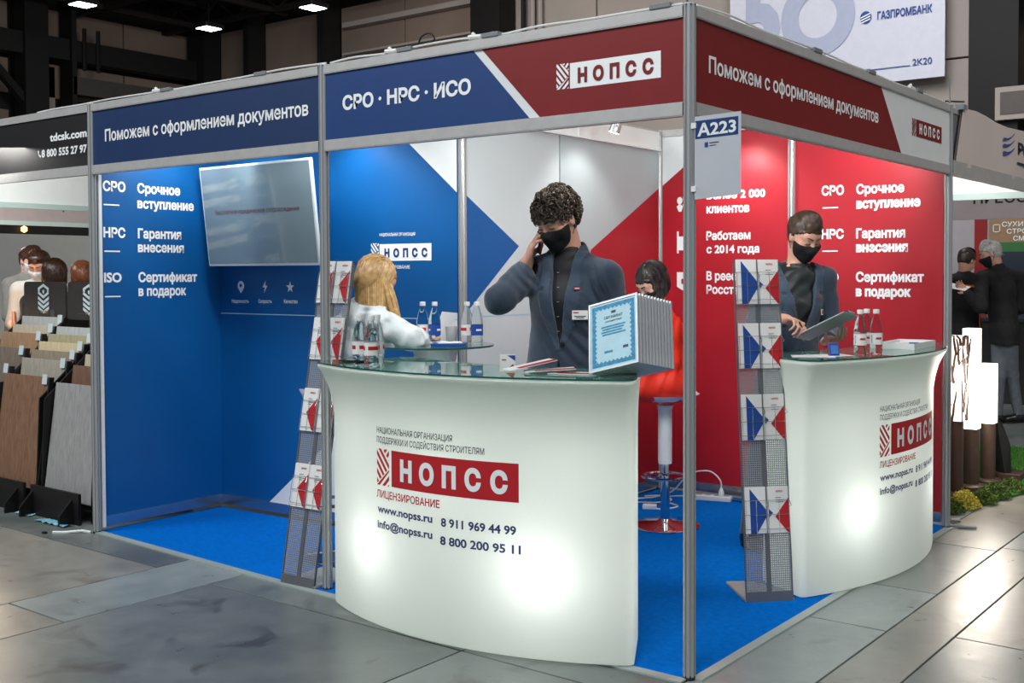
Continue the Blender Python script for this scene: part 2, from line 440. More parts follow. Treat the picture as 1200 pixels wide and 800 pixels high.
mb = MB(); mb.tube([(-23.3, 8.3, 6.9), (-23.3, 9.7, 5.4)], .12, 4); mb.build('brace', BLK, wall_l)
for y in (11.0, 11.35):
    mb = MB(); mb.tube([(-23.2, y, 6.4), (-23.2, y, 7.4)], .05, 6); mb.build('pipe', BLK, wall_l)
# ceiling trusses
tr = MB()
for y in (8.0, 11.0, 13.5):
    for z in (7.75, 8.3): tr.obox((-24, y, z), (30, 0, 0), (0, .12, 0), (0, 0, .12))
    x = -24
    while x < 5: tr.tube([(x, y + .06, 7.8), (x + .8, y + .06, 8.35), (x + 1.6, y + .06, 7.8)], .04, 4); x += 1.6
tr.build('truss', mat('truss_steel', (30, 27, 26), .6), ceil)
tr = MB()
for x in (-22.5, -19.5, -16.5, -13):
    for z in (7.75, 8.3): tr.obox((x, 4, z), (.12, 0, 0), (0, 10, 0), (0, 0, .12))
tr.build('truss', mat('truss_steel', (30, 27, 26), .6), ceil)

# ceiling lamps in view
def hall_lamp(loc, label):
    t = thing('ceiling_lamp', label, 'lamp', loc, 'hall ceiling lamps')
    x, y, z = loc
    mb = MB(); mb.box((x, y, z), (.50, .50, .10)); mb.build('housing', DARK, t, bevel=.02)
    mb = MB(); mb.box((x, y, z - .056), (.40, .40, .012)); mb.build('diffuser', glow('lamp_glow', (225, 240, 255), 14), t)
    mb = MB(); mb.tube([(x, y, z + .05), (x, y, z + .55)], .012, 5); mb.build('suspension_rod', BLACK, t)
hall_lamp((-20.2, 9.25, 7.25), 'small bright hall ceiling lamp, first from the left at the top edge')
hall_lamp((-20.0, 12.2, 7.25), 'small bright hall ceiling lamp hanging lowest above the dark corner column')
hall_lamp((-16.5, 12.3, 7.25), 'small bright hall ceiling lamp, the right one near the middle of the ceiling')

# hall banner
t = thing('hanging_banner', 'large white banner with blue bank lettering hung on the far hall wall', 'banner', (-6, 14.4, 4.6))
bs = flat((0, 14.30, 0), (1, 0, 0), (0, 0, 1), (0, -1, 0))
mb = MB(); mb.obox((-7.55, 14.32, 4.68), (3.89, 0, 0.0), (0, .03, 0), (0, 0, 3.2)); mb.build('sheet', mat('banner_cloth', (205, 208, 222), .7, var=.03), t)
FAINT = mat('banner_faint_ink', (168, 176, 200), .7, var=.03); BINK = mat('banner_blue_ink', (40, 72, 140), .6)
mb = MB(); text(mb, bs, '5', -7.30, -6.55, 5.45, 1.35, .25); mb.build('numeral', FAINT, t)
mb = MB()
for k in range(40):
    a0, a1 = 2 * PI * k / 40, 2 * PI * (k + 1) / 40; cx, cz = -5.85, 5.92
    mb.add([bs(cx + r * math.cos(a), cz + r * math.sin(a), .002) for r, a in ((.36, a0), (.68, a0), (.68, a1), (.36, a1))], [(0, 1, 2, 3)])
mb.build('numeral', FAINT, t)
mb = MB(); text(mb, bs, '\u0413\u0410\u0417\u041f\u0420\u041e\u041c\u0411\u0410\u041d\u041a', -4.78, -3.86, 5.73, .125, .18); mb.build('lettering', BINK, t)
mb = MB()
for k in range(24):
    a0, a1 = 2 * PI * k / 24, 2 * PI * (k + 1) / 24
    mb.add([bs(-4.98 + r * math.cos(a) * .95, 5.79 + r * math.sin(a), .002) for r, a in ((0.0, a0), (.105, a0), (.105, a1))], [(0, 1, 2)])
mb.build('emblem', BINK, t)
mb = MB()
for k in range(3): poly(mb, bs, [(-5.07, 5.80 - k * .045), (-4.90, 5.86 - k * .045), (-4.90, 5.84 - k * .045), (-5.07, 5.78 - k * .045)], .004)
mb.build('emblem_stripe', LETTER, t)
mb = MB(); text(mb, bs, '2K20', -4.18, -3.86, 4.90, .11, .06); rect(mb, bs, -5.0, 4.90, -4.22, 4.915, .002); mb.build('lettering', BINK, t)
# ================================================================== BOOTH
H = 2.5
def post(x, y, label, h=H, name='booth_post'):
    t = thing(name, label, 'post', (x, y, 0))
    prof = []
    r0, r1 = .0235, .0165
    for k in range(8):
        a = 2 * PI * k / 8 + PI / 8
        for da, r in ((-.30, r0), (-.12, r0 * 1.01), (.0, r0 * 1.01), (.14, r0), (.2, r1), (.5, r1)):
            prof.append((x + r * math.cos(a + da), y + r * math.sin(a + da)))
    mb = MB(); mb.prism(prof, .012, h - .004); mb.build('profile', ALU, t, smooth=True, angle=25)
    mb = MB(); mb.lathe([(.020, 0), (.026, .004), (.022, .014)], (x, y, 0), 16); mb.build('foot', BLACK, t, smooth=True)
    mb = MB(); mb.lathe([(.024, 0), (.025, .004), (.012, .007)], (x, y, h - .004), 16); mb.build('cap', PLW, t, smooth=True)
    return t
post(0, 0, 'aluminium booth post at the near corner carrying the A223 sign')
post(-2, 0, 'aluminium booth post between the two blue fascia panels, left of the lit front counter')
post(-4, 0, 'aluminium booth post at the left end of the blue text wall')
post(0, 3, 'aluminium booth post at the right end, behind the right lit counter')
post(-2, .97, 'aluminium post at the inner corner where the blue wall meets the white storage wall')
post(-2, 3.0, 'aluminium post in the back corner between the white storage wall and the red wall')
post(-1, 2.995, 'aluminium post between the two red back wall panels')

def rail(mb, p, q, z0, z1, th=.03):
    p, q = Vector(p), Vector(q); d = (q - p).normalized(); n = Vector((-d.y, d.x, 0))
    o = p + d * .022 - n * th / 2; L_ = (q - p).length - .044
    mb.obox((o.x, o.y, z0), d * L_, n * th, (0, 0, z1 - z0))
    mb.obox((o.x - n.x * .0015, o.y - n.y * .0015, z0 + .004), d * L_, n * (th + .003), (0, 0, z1 - z0 - .008))

def fascia(p, q, label, base_mat):
    cx, cy = (p[0] + q[0]) / 2, (p[1] + q[1]) / 2
    t = thing('fascia', label, 'sign', (cx, cy, 2.09))
    mb = MB(); rail(mb, (*p, 0), (*q, 0), 2.452, 2.495); mb.build('top_rail', ALUD, t)
    mb = MB(); rail(mb, (*p, 0), (*q, 0), 2.090, 2.142); mb.build('bottom_rail', ALUD, t)
    d = (Vector((*q, 0)) - Vector((*p, 0))).normalized(); n = Vector((-d.y, d.x, 0)); L_ = (Vector((*q, 0)) - Vector((*p, 0))).length
    mb = MB(); o = Vector((*p, 2.14)) + d * .022 - n * .006; mb.obox(o, d * (L_ - .044), n * .012, (0, 0, .314)); mb.build('panel', base_mat, t)
    return t
FZ0, FZ1 = 2.1425, 2.4515
sA = flat((0, -.006, 0), (1, 0, 0), (0, 0, 1), (0, -1, 0))
sB = flat((.006, 0, 0), (0, 1, 0), (0, 0, 1), (1, 0, 0))
HELP = '\u041f\u043e\u043c\u043e\u0436\u0435\u043c \u0441 \u043e\u0444\u043e\u0440\u043c\u043b\u0435\u043d\u0438\u0435\u043c \u0434\u043e\u043a\u0443\u043c\u0435\u043d\u0442\u043e\u0432'
NOPSS = '\u041d\u041e\u041f\u0421\u0421'
t = fascia((-4, 0), (-2, 0), 'dim blue fascia over the left bay with white Cyrillic lettering about documents', mat('dim_left_fascia_print', (20, 48, 92), .5, var=.05))  # same blue, darker still: weaker light on this panel put into its colour
mb = MB(); text(mb, sA, HELP, -3.85, -2.10, 2.272, .066, .12); mb.build('lettering', LETTER, t)
t = fascia((-2, 0), (0, 0), 'blue and red fascia over the front counter with a boxed white logo', WHITE)
mb = MB(); poly(mb, sA, [(-1.977, FZ0), (-.747, FZ0), (-1.05, FZ1), (-1.977, FZ1)], .0008); mb.build('blue_print', NAVYDIM, t)
mb = MB(); poly(mb, sA, [(-.694, FZ0), (-.023, FZ0), (-.023, FZ1), (-1.003, FZ1)], .0008); mb.build('red_print', DIMRED, t)
tline(t, LETTER, sA, '\u0421\u0420\u041e \u00b7 \u041d\u0420\u0421 \u00b7 \u0418\u0421\u041e', -1.86, -1.064, 2.275, .062, .2, .002)
mb = MB(); rect(mb, sA, -.542, 2.242, -.12, 2.342, .002); mb.build('logo_box', LETTER, t)
mb = MB(); logo_mark(mb, sA, -.609, 2.244, -.549, 2.344, .002); mb.build('logo_mark', LETTER, t)
mb = MB(); text(mb, sA, NOPSS, -.503, -.151, 2.264, .052, .30, .004, track=1.0); mb.build('logo_letters', DIMRED, t)
t = fascia((0, 0), (0, 3), 'red and white fascia on the side, white Cyrillic lettering and a small red logo', WHITE)
mb = MB(); poly(mb, sB, [(.023, FZ0), (2.19, FZ0), (1.895, FZ1), (.023, FZ1)], .0008); mb.build('red_print', DIMRED, t)
mb = MB(); text(mb, sB, HELP, .128, 1.855, 2.267, .062, .12); mb.build('lettering', LETTER, t)
mb = MB(); rect(mb, sB, 2.415, 2.255, 2.842, 2.348, .002); mb.build('logo_box', DIMRED, t)
mb = MB(); logo_mark(mb, sB, 2.350, 2.255, 2.408, 2.348, .002); mb.build('logo_mark', DIMRED, t)
mb = MB(); text(mb, sB, NOPSS, 2.46, 2.80, 2.276, .050, .30, .004, track=1.0); mb.build('logo_letters', LETTER, t)

# ---- walls
def wall(name, p, q, z0, z1, label, m_, cat='wall panel', th=.012, off=0.0):
    d = (Vector((*q, 0)) - Vector((*p, 0))).normalized(); n = Vector((-d.y, d.x, 0)); L_ = (Vector((*q, 0)) - Vector((*p, 0))).length
    t = thing(name, label, cat, ((p[0] + q[0]) / 2, (p[1] + q[1]) / 2, 0))
    o = Vector((*p, z0)) + n * off; mb = MB(); mb.obox(o, d * L_, n * th, (0, 0, z1 - z0)); mb.build('board', m_, t)
    mb = MB(); mb.obox(Vector((*p, 2.455)) - n * .01, d * L_, n * .035, (0, 0, .045)); mb.build('top_rail', ALUD, t)
    mb = MB(); mb.obox(Vector((*p, .03)) - n * .01, d * L_, n * .035, (0, 0, .06)); mb.build('bottom_rail', ALUR, t)
    return t
# left text wall (x = -4)
t = wall('printed_wall', (-4, .03), (-4, .87), .03, 2.46, 'bright blue side wall with three rows of white service text at the left end', BLUE)
sL = flat((-4 + .0, 0, 0), (0, 1, 0), (0, 0, 1), (1, 0, 0))
R3 = [('\u0421\u0420\u041e', '\u0421\u0440\u043e\u0447\u043d\u043e\u0435', '\u0432\u0441\u0442\u0443\u043f\u043b\u0435\u043d\u0438\u0435'),
      ('\u041d\u0420\u0421', '\u0413\u0430\u0440\u0430\u043d\u0442\u0438\u044f', '\u0432\u043d\u0435\u0441\u0435\u043d\u0438\u044f'),
      ('ISO', '\u0421\u0435\u0440\u0442\u0438\u0444\u0438\u043a\u0430\u0442', '\u0432 \u043f\u043e\u0434\u0430\u0440\u043e\u043a')]
mb = MB()
for (a, b, c), (u2, u4, u6), z1, z2, zd, ua in zip(R3, ((.206, .575, .671), (.202, .579, .596), (.174, .689, .610)), (2.003, 1.731, 1.467), (1.912, 1.648, 1.383), (1.921, 1.648, 1.381), (0, 0, 0)):
    tline(t, LETTER, sL, a, .062, u2, z1, .056, .2); tline(t, LETTER, sL, b, .283, u4, z1, .056, .2); tline(t, LETTER, sL, c, .282, u6, z2, .056, .2)
    mb = MB(); rect(mb, sL, .066, zd - .004, .166, zd + .004, .002); mb.build('dash', LETTER, t)

# back wall of the left bay: (-4,.86) -> (-2,.95)
bd = Vector((2, .09, 0)).normalized(); bn = Vector((.09, -2, 0)).normalized()
def sBW(u, v, w=0.0):   # u = world x
    return Vector((u, .86 + .045 * (u + 4), v)) + bn * w
t = wall('printed_wall', (-4, .86), (-2.02, .949), .03, 2.46, 'blue back wall behind the television with small icons and a boxed logo', BLUE)
mb = MB(); poly(mb, sBW, [(-3.62, .03), (-2.02, 1.30), (-2.02, .03)], .0015); poly(mb, sBW, [(-2.62, 2.455), (-2.02, 1.955), (-2.02, 2.455)], .0015); mb.build('white_print', WHITE, t)
mb = MB(); rect(mb, sBW, -3.99, 1.258, -2.02, 1.264, .003)
mb.build('seam_line', mat('seam', (150, 196, 220), .5), t)
mb = MB()
# location pin, bolt and star icons
pn = []
for k in range(15):
    a = -PI * .18 + (PI * 1.36) * k / 14; pn.append((-3.794 + .031 * math.cos(a), 1.438 + .031 * math.sin(a)))
poly(mb, sBW, pn + [(-3.794, 1.390)], .003)
mb.build('pin_icon', LETTER, t)
mb = MB(); poly(mb, sBW, [(-3.560, 1.473), (-3.592, 1.430), (-3.570, 1.428), (-3.580, 1.393), (-3.546, 1.440), (-3.568, 1.441)], .003)
mb.build('bolt_icon', LETTER, t); mb = MB()
st = []
for k in range(10):
    a = PI / 2 + 2 * PI * k / 10; r = .037 if k % 2 == 0 else .015; st.append((-3.342 + r * math.cos(a), 1.431 + r * math.sin(a)))
mb.add([sBW(-3.342, 1.431, .003)] + [sBW(a, b, .003) for a, b in st], [(0, k + 1, (k + 1) % 10 + 1) for k in range(10)]); mb.build('star_icon', LETTER, t)
tline(t, LETTER, sBW, '\u041d\u0430\u0434\u0435\u0436\u043d\u043e\u0441\u0442\u044c', -3.884, -3.720, 1.330, .022, .14)
tline(t, LETTER, sBW, '\u0421\u043a\u043e\u0440\u043e\u0441\u0442\u044c', -3.632, -3.507, 1.332, .022, .14)
tline(t, LETTER, sBW, '\u041a\u0430\u0447\u0435\u0441\u0442\u0432\u043e', -3.399, -3.278, 1.334, .022, .14)
L1 = '\u041d\u0410\u0426\u0418\u041e\u041d\u0410\u041b\u042c\u041d\u0410\u042f \u041e\u0420\u0413\u0410\u041d\u0418\u0417\u0410\u0426\u0418\u042f'
L2 = '\u041f\u041e\u0414\u0414\u0415\u0420\u0416\u041a\u0418 \u0418 \u0421\u041e\u0414\u0415\u0419\u0421\u0422\u0412\u0418\u042f \u0421\u0422\u0420\u041e\u0418\u0422\u0415\u041b\u042f\u041c'
LIC = '\u041b\u0418\u0426\u0415\u041d\u0417\u0418\u0420\u041e\u0412\u0410\u041d\u0418\u0415'
tline(t, LETTER, sBW, L1, -2.595, -2.323, 1.727, .018, .08); text(mb, sBW, L2, -2.595, -2.235, 1.700, .018, .08)
tline(t, LETTER, sBW, LIC, -2.597, -2.364, 1.542, .018, .1)
mb = MB(); rect(mb, sBW, -2.596, 1.586, -2.204, 1.682, .002); mb.build('logo_box', LETTER, t)
mb = MB(); logo_mark(mb, sBW, -2.663, 1.609, -2.602, 1.688, .002); mb.build('logo_mark', LETTER, t)
mb = MB(); text(mb, sBW, NOPSS, -2.556, -2.232, 1.609, .045, .3, .004, track=1.0); mb.build('logo_letters', NAVYDIM, t)
mb = MB(); poly(mb, sBW, [(-3.794 + .012 * math.cos(2 * PI * k / 10), 1.44 + .012 * math.sin(2 * PI * k / 10)) for k in range(10)], .005); mb.build('icon_hole', BLUE, t)

# storage side wall (x = -2, y .99..2.98)
WGREY = mat('white_wall_print', (190, 200, 202), .55, var=.03, scale=2, bump=.05, bscale=5)
sS = flat((-2, 0, 0), (0, 1, 0), (0, 0, 1), (1, 0, 0))
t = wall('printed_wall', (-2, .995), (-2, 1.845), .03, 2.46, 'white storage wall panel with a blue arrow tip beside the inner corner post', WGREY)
mb = MB(); poly(mb, sS, [(.995, 1.295), (1.455, 1.672), (.995, 1.945)], .0015); mb.build('blue_print', BLUE, t)
mb = MB(); rect(mb, sS, .995, 1.272, 1.845, 1.276, .002); mb.build('seam_line', mat('seam', (150, 196, 220), .5), t)
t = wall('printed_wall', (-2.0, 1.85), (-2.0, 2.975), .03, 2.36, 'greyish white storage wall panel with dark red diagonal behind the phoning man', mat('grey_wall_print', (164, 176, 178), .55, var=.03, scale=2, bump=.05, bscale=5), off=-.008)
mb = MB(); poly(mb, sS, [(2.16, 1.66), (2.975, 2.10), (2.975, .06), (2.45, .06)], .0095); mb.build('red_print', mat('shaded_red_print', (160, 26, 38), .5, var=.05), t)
mb = MB(); mb.obox((-2.0, 1.49, 2.362), (.012, 0, 0), (0, 1.485, 0), (0, 0, .125)); mb.obox((-2.0, 1.49, 2.355), (.03, 0, 0), (0, 1.485, 0), (0, 0, .012)); mb.obox((-2.0, 2.03, 2.362), (.02, 0, 0), (0, .02, 0), (0, 0, .125)); mb.build('header_strip', PLW, t)

# red back wall (y = 3)
sR = flat((0, 3.0, 0), (1, 0, 0), (0, 0, 1), (0, -1, 0))
t = wall('printed_wall', (-1.975, 3.0), (-1.02, 3.0), .05, 2.46, 'red back wall panel with white icons and the text 2 000', RED)
mb = MB(); poly(mb, sR, [(-1.975, 2.455), (-1.975, 2.118), (-1.5, 2.455)], .0015); mb.build('white_print', WHITE, t)
tline(t, LETTER, sR, '\u0411\u043e\u043b\u0435\u0435 2 000', -1.627, -1.188, 2.012, .052, .2)
tline(t, LETTER, sR, '\u043a\u043b\u0438\u0435\u043d\u0442\u043e\u0432', -1.626, -1.303, 1.918, .056, .2)
tline(t, LETTER, sR, '\u0420\u0430\u0431\u043e\u0442\u0430\u0435\u043c', -1.626, -1.295, 1.738, .055, .2)
tline(t, LETTER, sR, '\u0441 2014 \u0433\u043e\u0434\u0430', -1.626, -1.230, 1.649, .052, .2)
tline(t, LETTER, sR, '\u0412 \u0440\u0435\u0435\u0441\u0442\u0440\u0435', -1.626, -1.28, 1.467, .057, .2)
tline(t, LETTER, sR, '\u0420\u043e\u0441\u0441\u0442\u0430\u043d\u0434\u0430\u0440\u0442\u0430', -1.626, -1.13, 1.376, .056, .2)
# people, banner and shield icons
mb = MB()
for cx_, cz_, r in ((-1.835, 2.01, .022), (-1.785, 2.022, .026), (-1.735, 2.01, .022)):
    poly(mb, sR, [(cx_ + r * math.cos(2 * PI * k / 12), cz_ + r * 1.15 * math.sin(2 * PI * k / 12)) for k in range(12)], .003)
    poly(mb, sR, [(cx_ - r * 1.1, cz_ - .04), (cx_ - r * .4, cz_ - .075), (cx_ + r * .6, cz_ - .075), (cx_ + r * 1.2, cz_ - .04), (cx_, cz_ - .02)], .003)
mb.build('people_icon', LETTER, t)
mb = MB(); rect(mb, sR, -1.857, 1.649, -1.842, 1.80, .003); rect(mb, sR, -1.842, 1.67, -1.745, 1.765, .003); rect(mb, sR, -1.745, 1.649, -1.73, 1.80, .003)
mb.build('banner_icon', LETTER, t)
mb = MB(); poly(mb, sR, [(-1.857, 1.52), (-1.857, 1.42), (-1.795, 1.388), (-1.733, 1.42), (-1.733, 1.52)], .003)
mb.build('shield_icon', LETTER, t)
mb = MB(); rect(mb, sR, -1.82, 1.44, -1.77, 1.475, .005); mb.build('icon_hole', RED, t)
t = wall('printed_wall', (-.98, 3.0), (-.03, 3.0), .05, 2.46, 'red back wall panel with white service text behind the clipboard man', RED)
mb = MB()
for (a, b, c), (u2, u4, u6), z1, z2, zd in zip(R3, ((-.648, -.265, -.165), (-.648, -.258, -.241), (-.68, -.142, -.22)), (2.002, 1.729, 1.460), (1.913, 1.644, 1.371), (1.922, 1.650, 1.370)):
    tline(t, LETTER, sR, a, -.797, u2, z1, .057, .22); tline(t, LETTER, sR, b, -.568, u4, z1, .057, .22); tline(t, LETTER, sR, c, -.568, u6, z2, .056, .3)
    mb = MB(); rect(mb, sR, -.79, zd - .004, -.687, zd + .004, .002); mb.build('dash', LETTER, t)

# ---- carpet
CARP = mat('blue_carpet', (0, 104, 196), 0.95, var=.12, scale=40, bump=.35, bscale=260, spec=.05)
t = thing('carpet', 'bright blue carpet covering the booth floor', 'carpet', (-2, 1.5, 0))
mb = MB(); mb.prism([(-4.02, .02), (-3.0, -.03), (-2, -.05), (-.9, -.045), (-.0, -.02), (.012, .05), (.01, 1.4), (-.01, 2.99), (-.02, 3.03), (-2.03, 3.03), (-2.03, .93), (-4.02, .86)], 0, .006); mb.build('pile', CARP, t)
mb = MB()
TAPE = mat('edge_tape', (158, 170, 166), .3, var=.05)
for a, b in (((-4.02, -.0), (-2.0, -.072)), ((-2.0, -.072), (.0, -.045)), ((.035, .0), (.022, 3.0))):
    a, b = Vector((*a, .0005)), Vector((*b, .0005)); d = (b - a).normalized(); n = Vector((-d.y, d.x, 0))
    mb.obox(a - n * .02, d * (b - a).length, n * .045, (0, 0, .0075))
mb.build('edge_tape', TAPE, t)

# ---- cables, clips and connectors on top of the fascia
def cable(pts, r, label, name='cable', m_=PLW, parent=None):
    mb = MB()
    P = [Vector(p) for p in pts]; out = []
    for i in range(len(P) - 1):
        p0, p1, p2, p3 = P[max(i - 1, 0)], P[i], P[i + 1], P[min(i + 2, len(P) - 1)]
        for k in range(6):
            t_ = k / 6; out.append(.5 * ((2 * p1) + (p2 - p0) * t_ + (2 * p0 - 5 * p1 + 4 * p2 - p3) * t_ ** 2 + (3 * p1 - p0 - 3 * p2 + p3) * t_ ** 3))
    out.append(P[-1]); mb.tube(out, r, 6); o = mb.build(name, m_, parent, smooth=True)
    if parent is None: tag(o, label, 'cable')
    return o
random.seed(4)
cable([(-4.6, .0, 2.50)] + [(-4.4 + .3 * i, random.uniform(-.012, .012), 2.503 + random.uniform(0, .008)) for i in range(8)] + [(-1.98, 0, 2.506)], .0045, 'thin pale cable lying along the top of the left dim blue fascia')
cable([(-1.95, .0, 2.503)] + [(-1.8 + .22 * i, random.uniform(-.012, .012), 2.504 + random.uniform(0, .012)) for i in range(8)] + [(-.03, 0, 2.504)], .0045, 'thin pale cable lying along the top of the blue and red fascia')
cable([(0, .05, 2.504)] + [(random.uniform(-.01, .01), .3 + .3 * i, 2.503 + random.uniform(0, .008)) for i in range(8)] + [(0, 2.9, 2.504)], .0045, 'thin pale cable lying along the top of the red and white fascia')
SPOTK = .31
def spot(x, y, dx, dy, label, aim, power, conn=True, blend=.6, ang=115):
    """arm spotlight clamped on the fascia rail, head inside the booth"""
    t = thing('arm_spotlight', label, 'spotlight', (x, y, 2.495), 'arm spotlights clamped on the fascia')
    mb = MB(); ang_ = math.atan2(dy, dx)
    mb.box((x, y, 2.505), (.09, .04, .02), rz=ang_ + PI / 2); mb.build('clamp', mat('grey_clamp', (120, 124, 126), .5), t, bevel=.003)
    hx, hy = x + dx * .30, y + dy * .30
    mb = MB(); mb.tube([(x, y, 2.515), (x + dx * .08, y + dy * .08, 2.50), (hx, hy, 2.42)], .007, 6); mb.build('arm', ALU, t, smooth=True)
    a = (Vector(aim) - Vector((hx, hy, 2.40))).normalized()
    c = Vector((hx, hy, 2.40)); mb = MB(); mb.tube([c - a * .05, c - a * .03, c + a * .035], .03, 12, rs=[.018, .03, .036]); h = mb.build('lamp_head', ALU, t, smooth=True)
    mb = MB(); mb.tube([c + a * .036, c + a * .038], .031, 12); mb.build('lens', glow('spot_lens', (255, 250, 240), 20), t)
    if conn:
        mb = MB(); tx, ty = -dy, dx
        mb.tube([(x + tx * .06, y + ty * .06, 2.508), (x + tx * .13, y + ty * .13, 2.512)], .011, 8); mb.tube([(x + tx * .09, y + ty * .09, 2.508), (x + tx * .11, y + ty * .11, 2.526)], .009, 6); mb.build('connector', PLW, t, smooth=True)
    l = bpy.data.lights.new('spotlight_beam', 'SPOT'); l.energy = power * SPOTK; l.spot_size = math.radians(ang); l.spot_blend = blend; l.shadow_soft_size = .06; l.color = (1, .985, .96)
    lo = bpy.data.objects.new('spotlight_beam', l); COL.objects.link(lo); lo.location = c + a * .045; lo.rotation_euler = a.to_track_quat('-Z', 'Y').to_euler()
spot(-3.25, 0, 0, 1, 'grey spotlight clamp and white plug on the left dim blue fascia, left of its middle', (-4, .75, 2.0), 75)
spot(-2.45, 0, 0, 1, 'flat grey spotlight clamp on the left dim blue fascia near its right end', (-2.85, 1.0, 1.3), 70, conn=False)
spot(-1.45, 0, 0, 1, 'grey spotlight clamp with white plug and black loop on the blue fascia', (-1.8, 1.3, 1.3), 85)
spot(-.95, 0, 0, 1, 'white plug spotlight clamp over the red part of the front fascia', (-1.2, 1.4, 1.0), 70)
spot(-.12, 0, 0, 1, 'grey spotlight clamp beside the near corner post on the front fascia', (-1.2, 1.6, 1.2), 75, conn=False)
spot(0, 1.1, -1, 0, 'small grey spotlight clamp on the red side fascia, nearest the corner', (-1.6, 2.0, 1.3), 75, conn=False)
spot(0, 1.75, -1, 0, 'grey spotlight clamp in the middle of the red side fascia', (-1.1, 3.0, 2.1), 65, conn=False)
spot(0, 2.45, -1, 0, 'white plug spotlight clamp over the white end of the side fascia', (-.6, 3.0, 2.1), 60)
# two lamps on the storage wall rail, shining down the red and blue walls
spot(-1.35, 3.0, 0, -1, 'spotlight on the red back wall rail above the client count text', (-1.3, 3.0, 1.9), 60, conn=False)
spot(-2.0, 2.02, 1, 0, 'spotlight on the white storage wall rail above the seated woman', (-1.9, 2.0, 1.9), 30, conn=False)
spot(-2.75, .91, 0, -1, 'spotlight on the blue wall rail above the boxed logo', (-2.72, .9, 1.8), 34, conn=False)
spot(-3.98, .45, 1, 0, 'spotlight on the left blue wall rail above the service text', (-4.0, .42, 1.8), 34, conn=False)
cable([(-1.38, 0, 2.51), (-1.36, .0, 2.55), (-1.31, 0, 2.56), (-1.28, 0, 2.53), (-1.33, 0, 2.515)], .004, 'small black cable loop standing on top of the blue fascia', m_=BLACK)
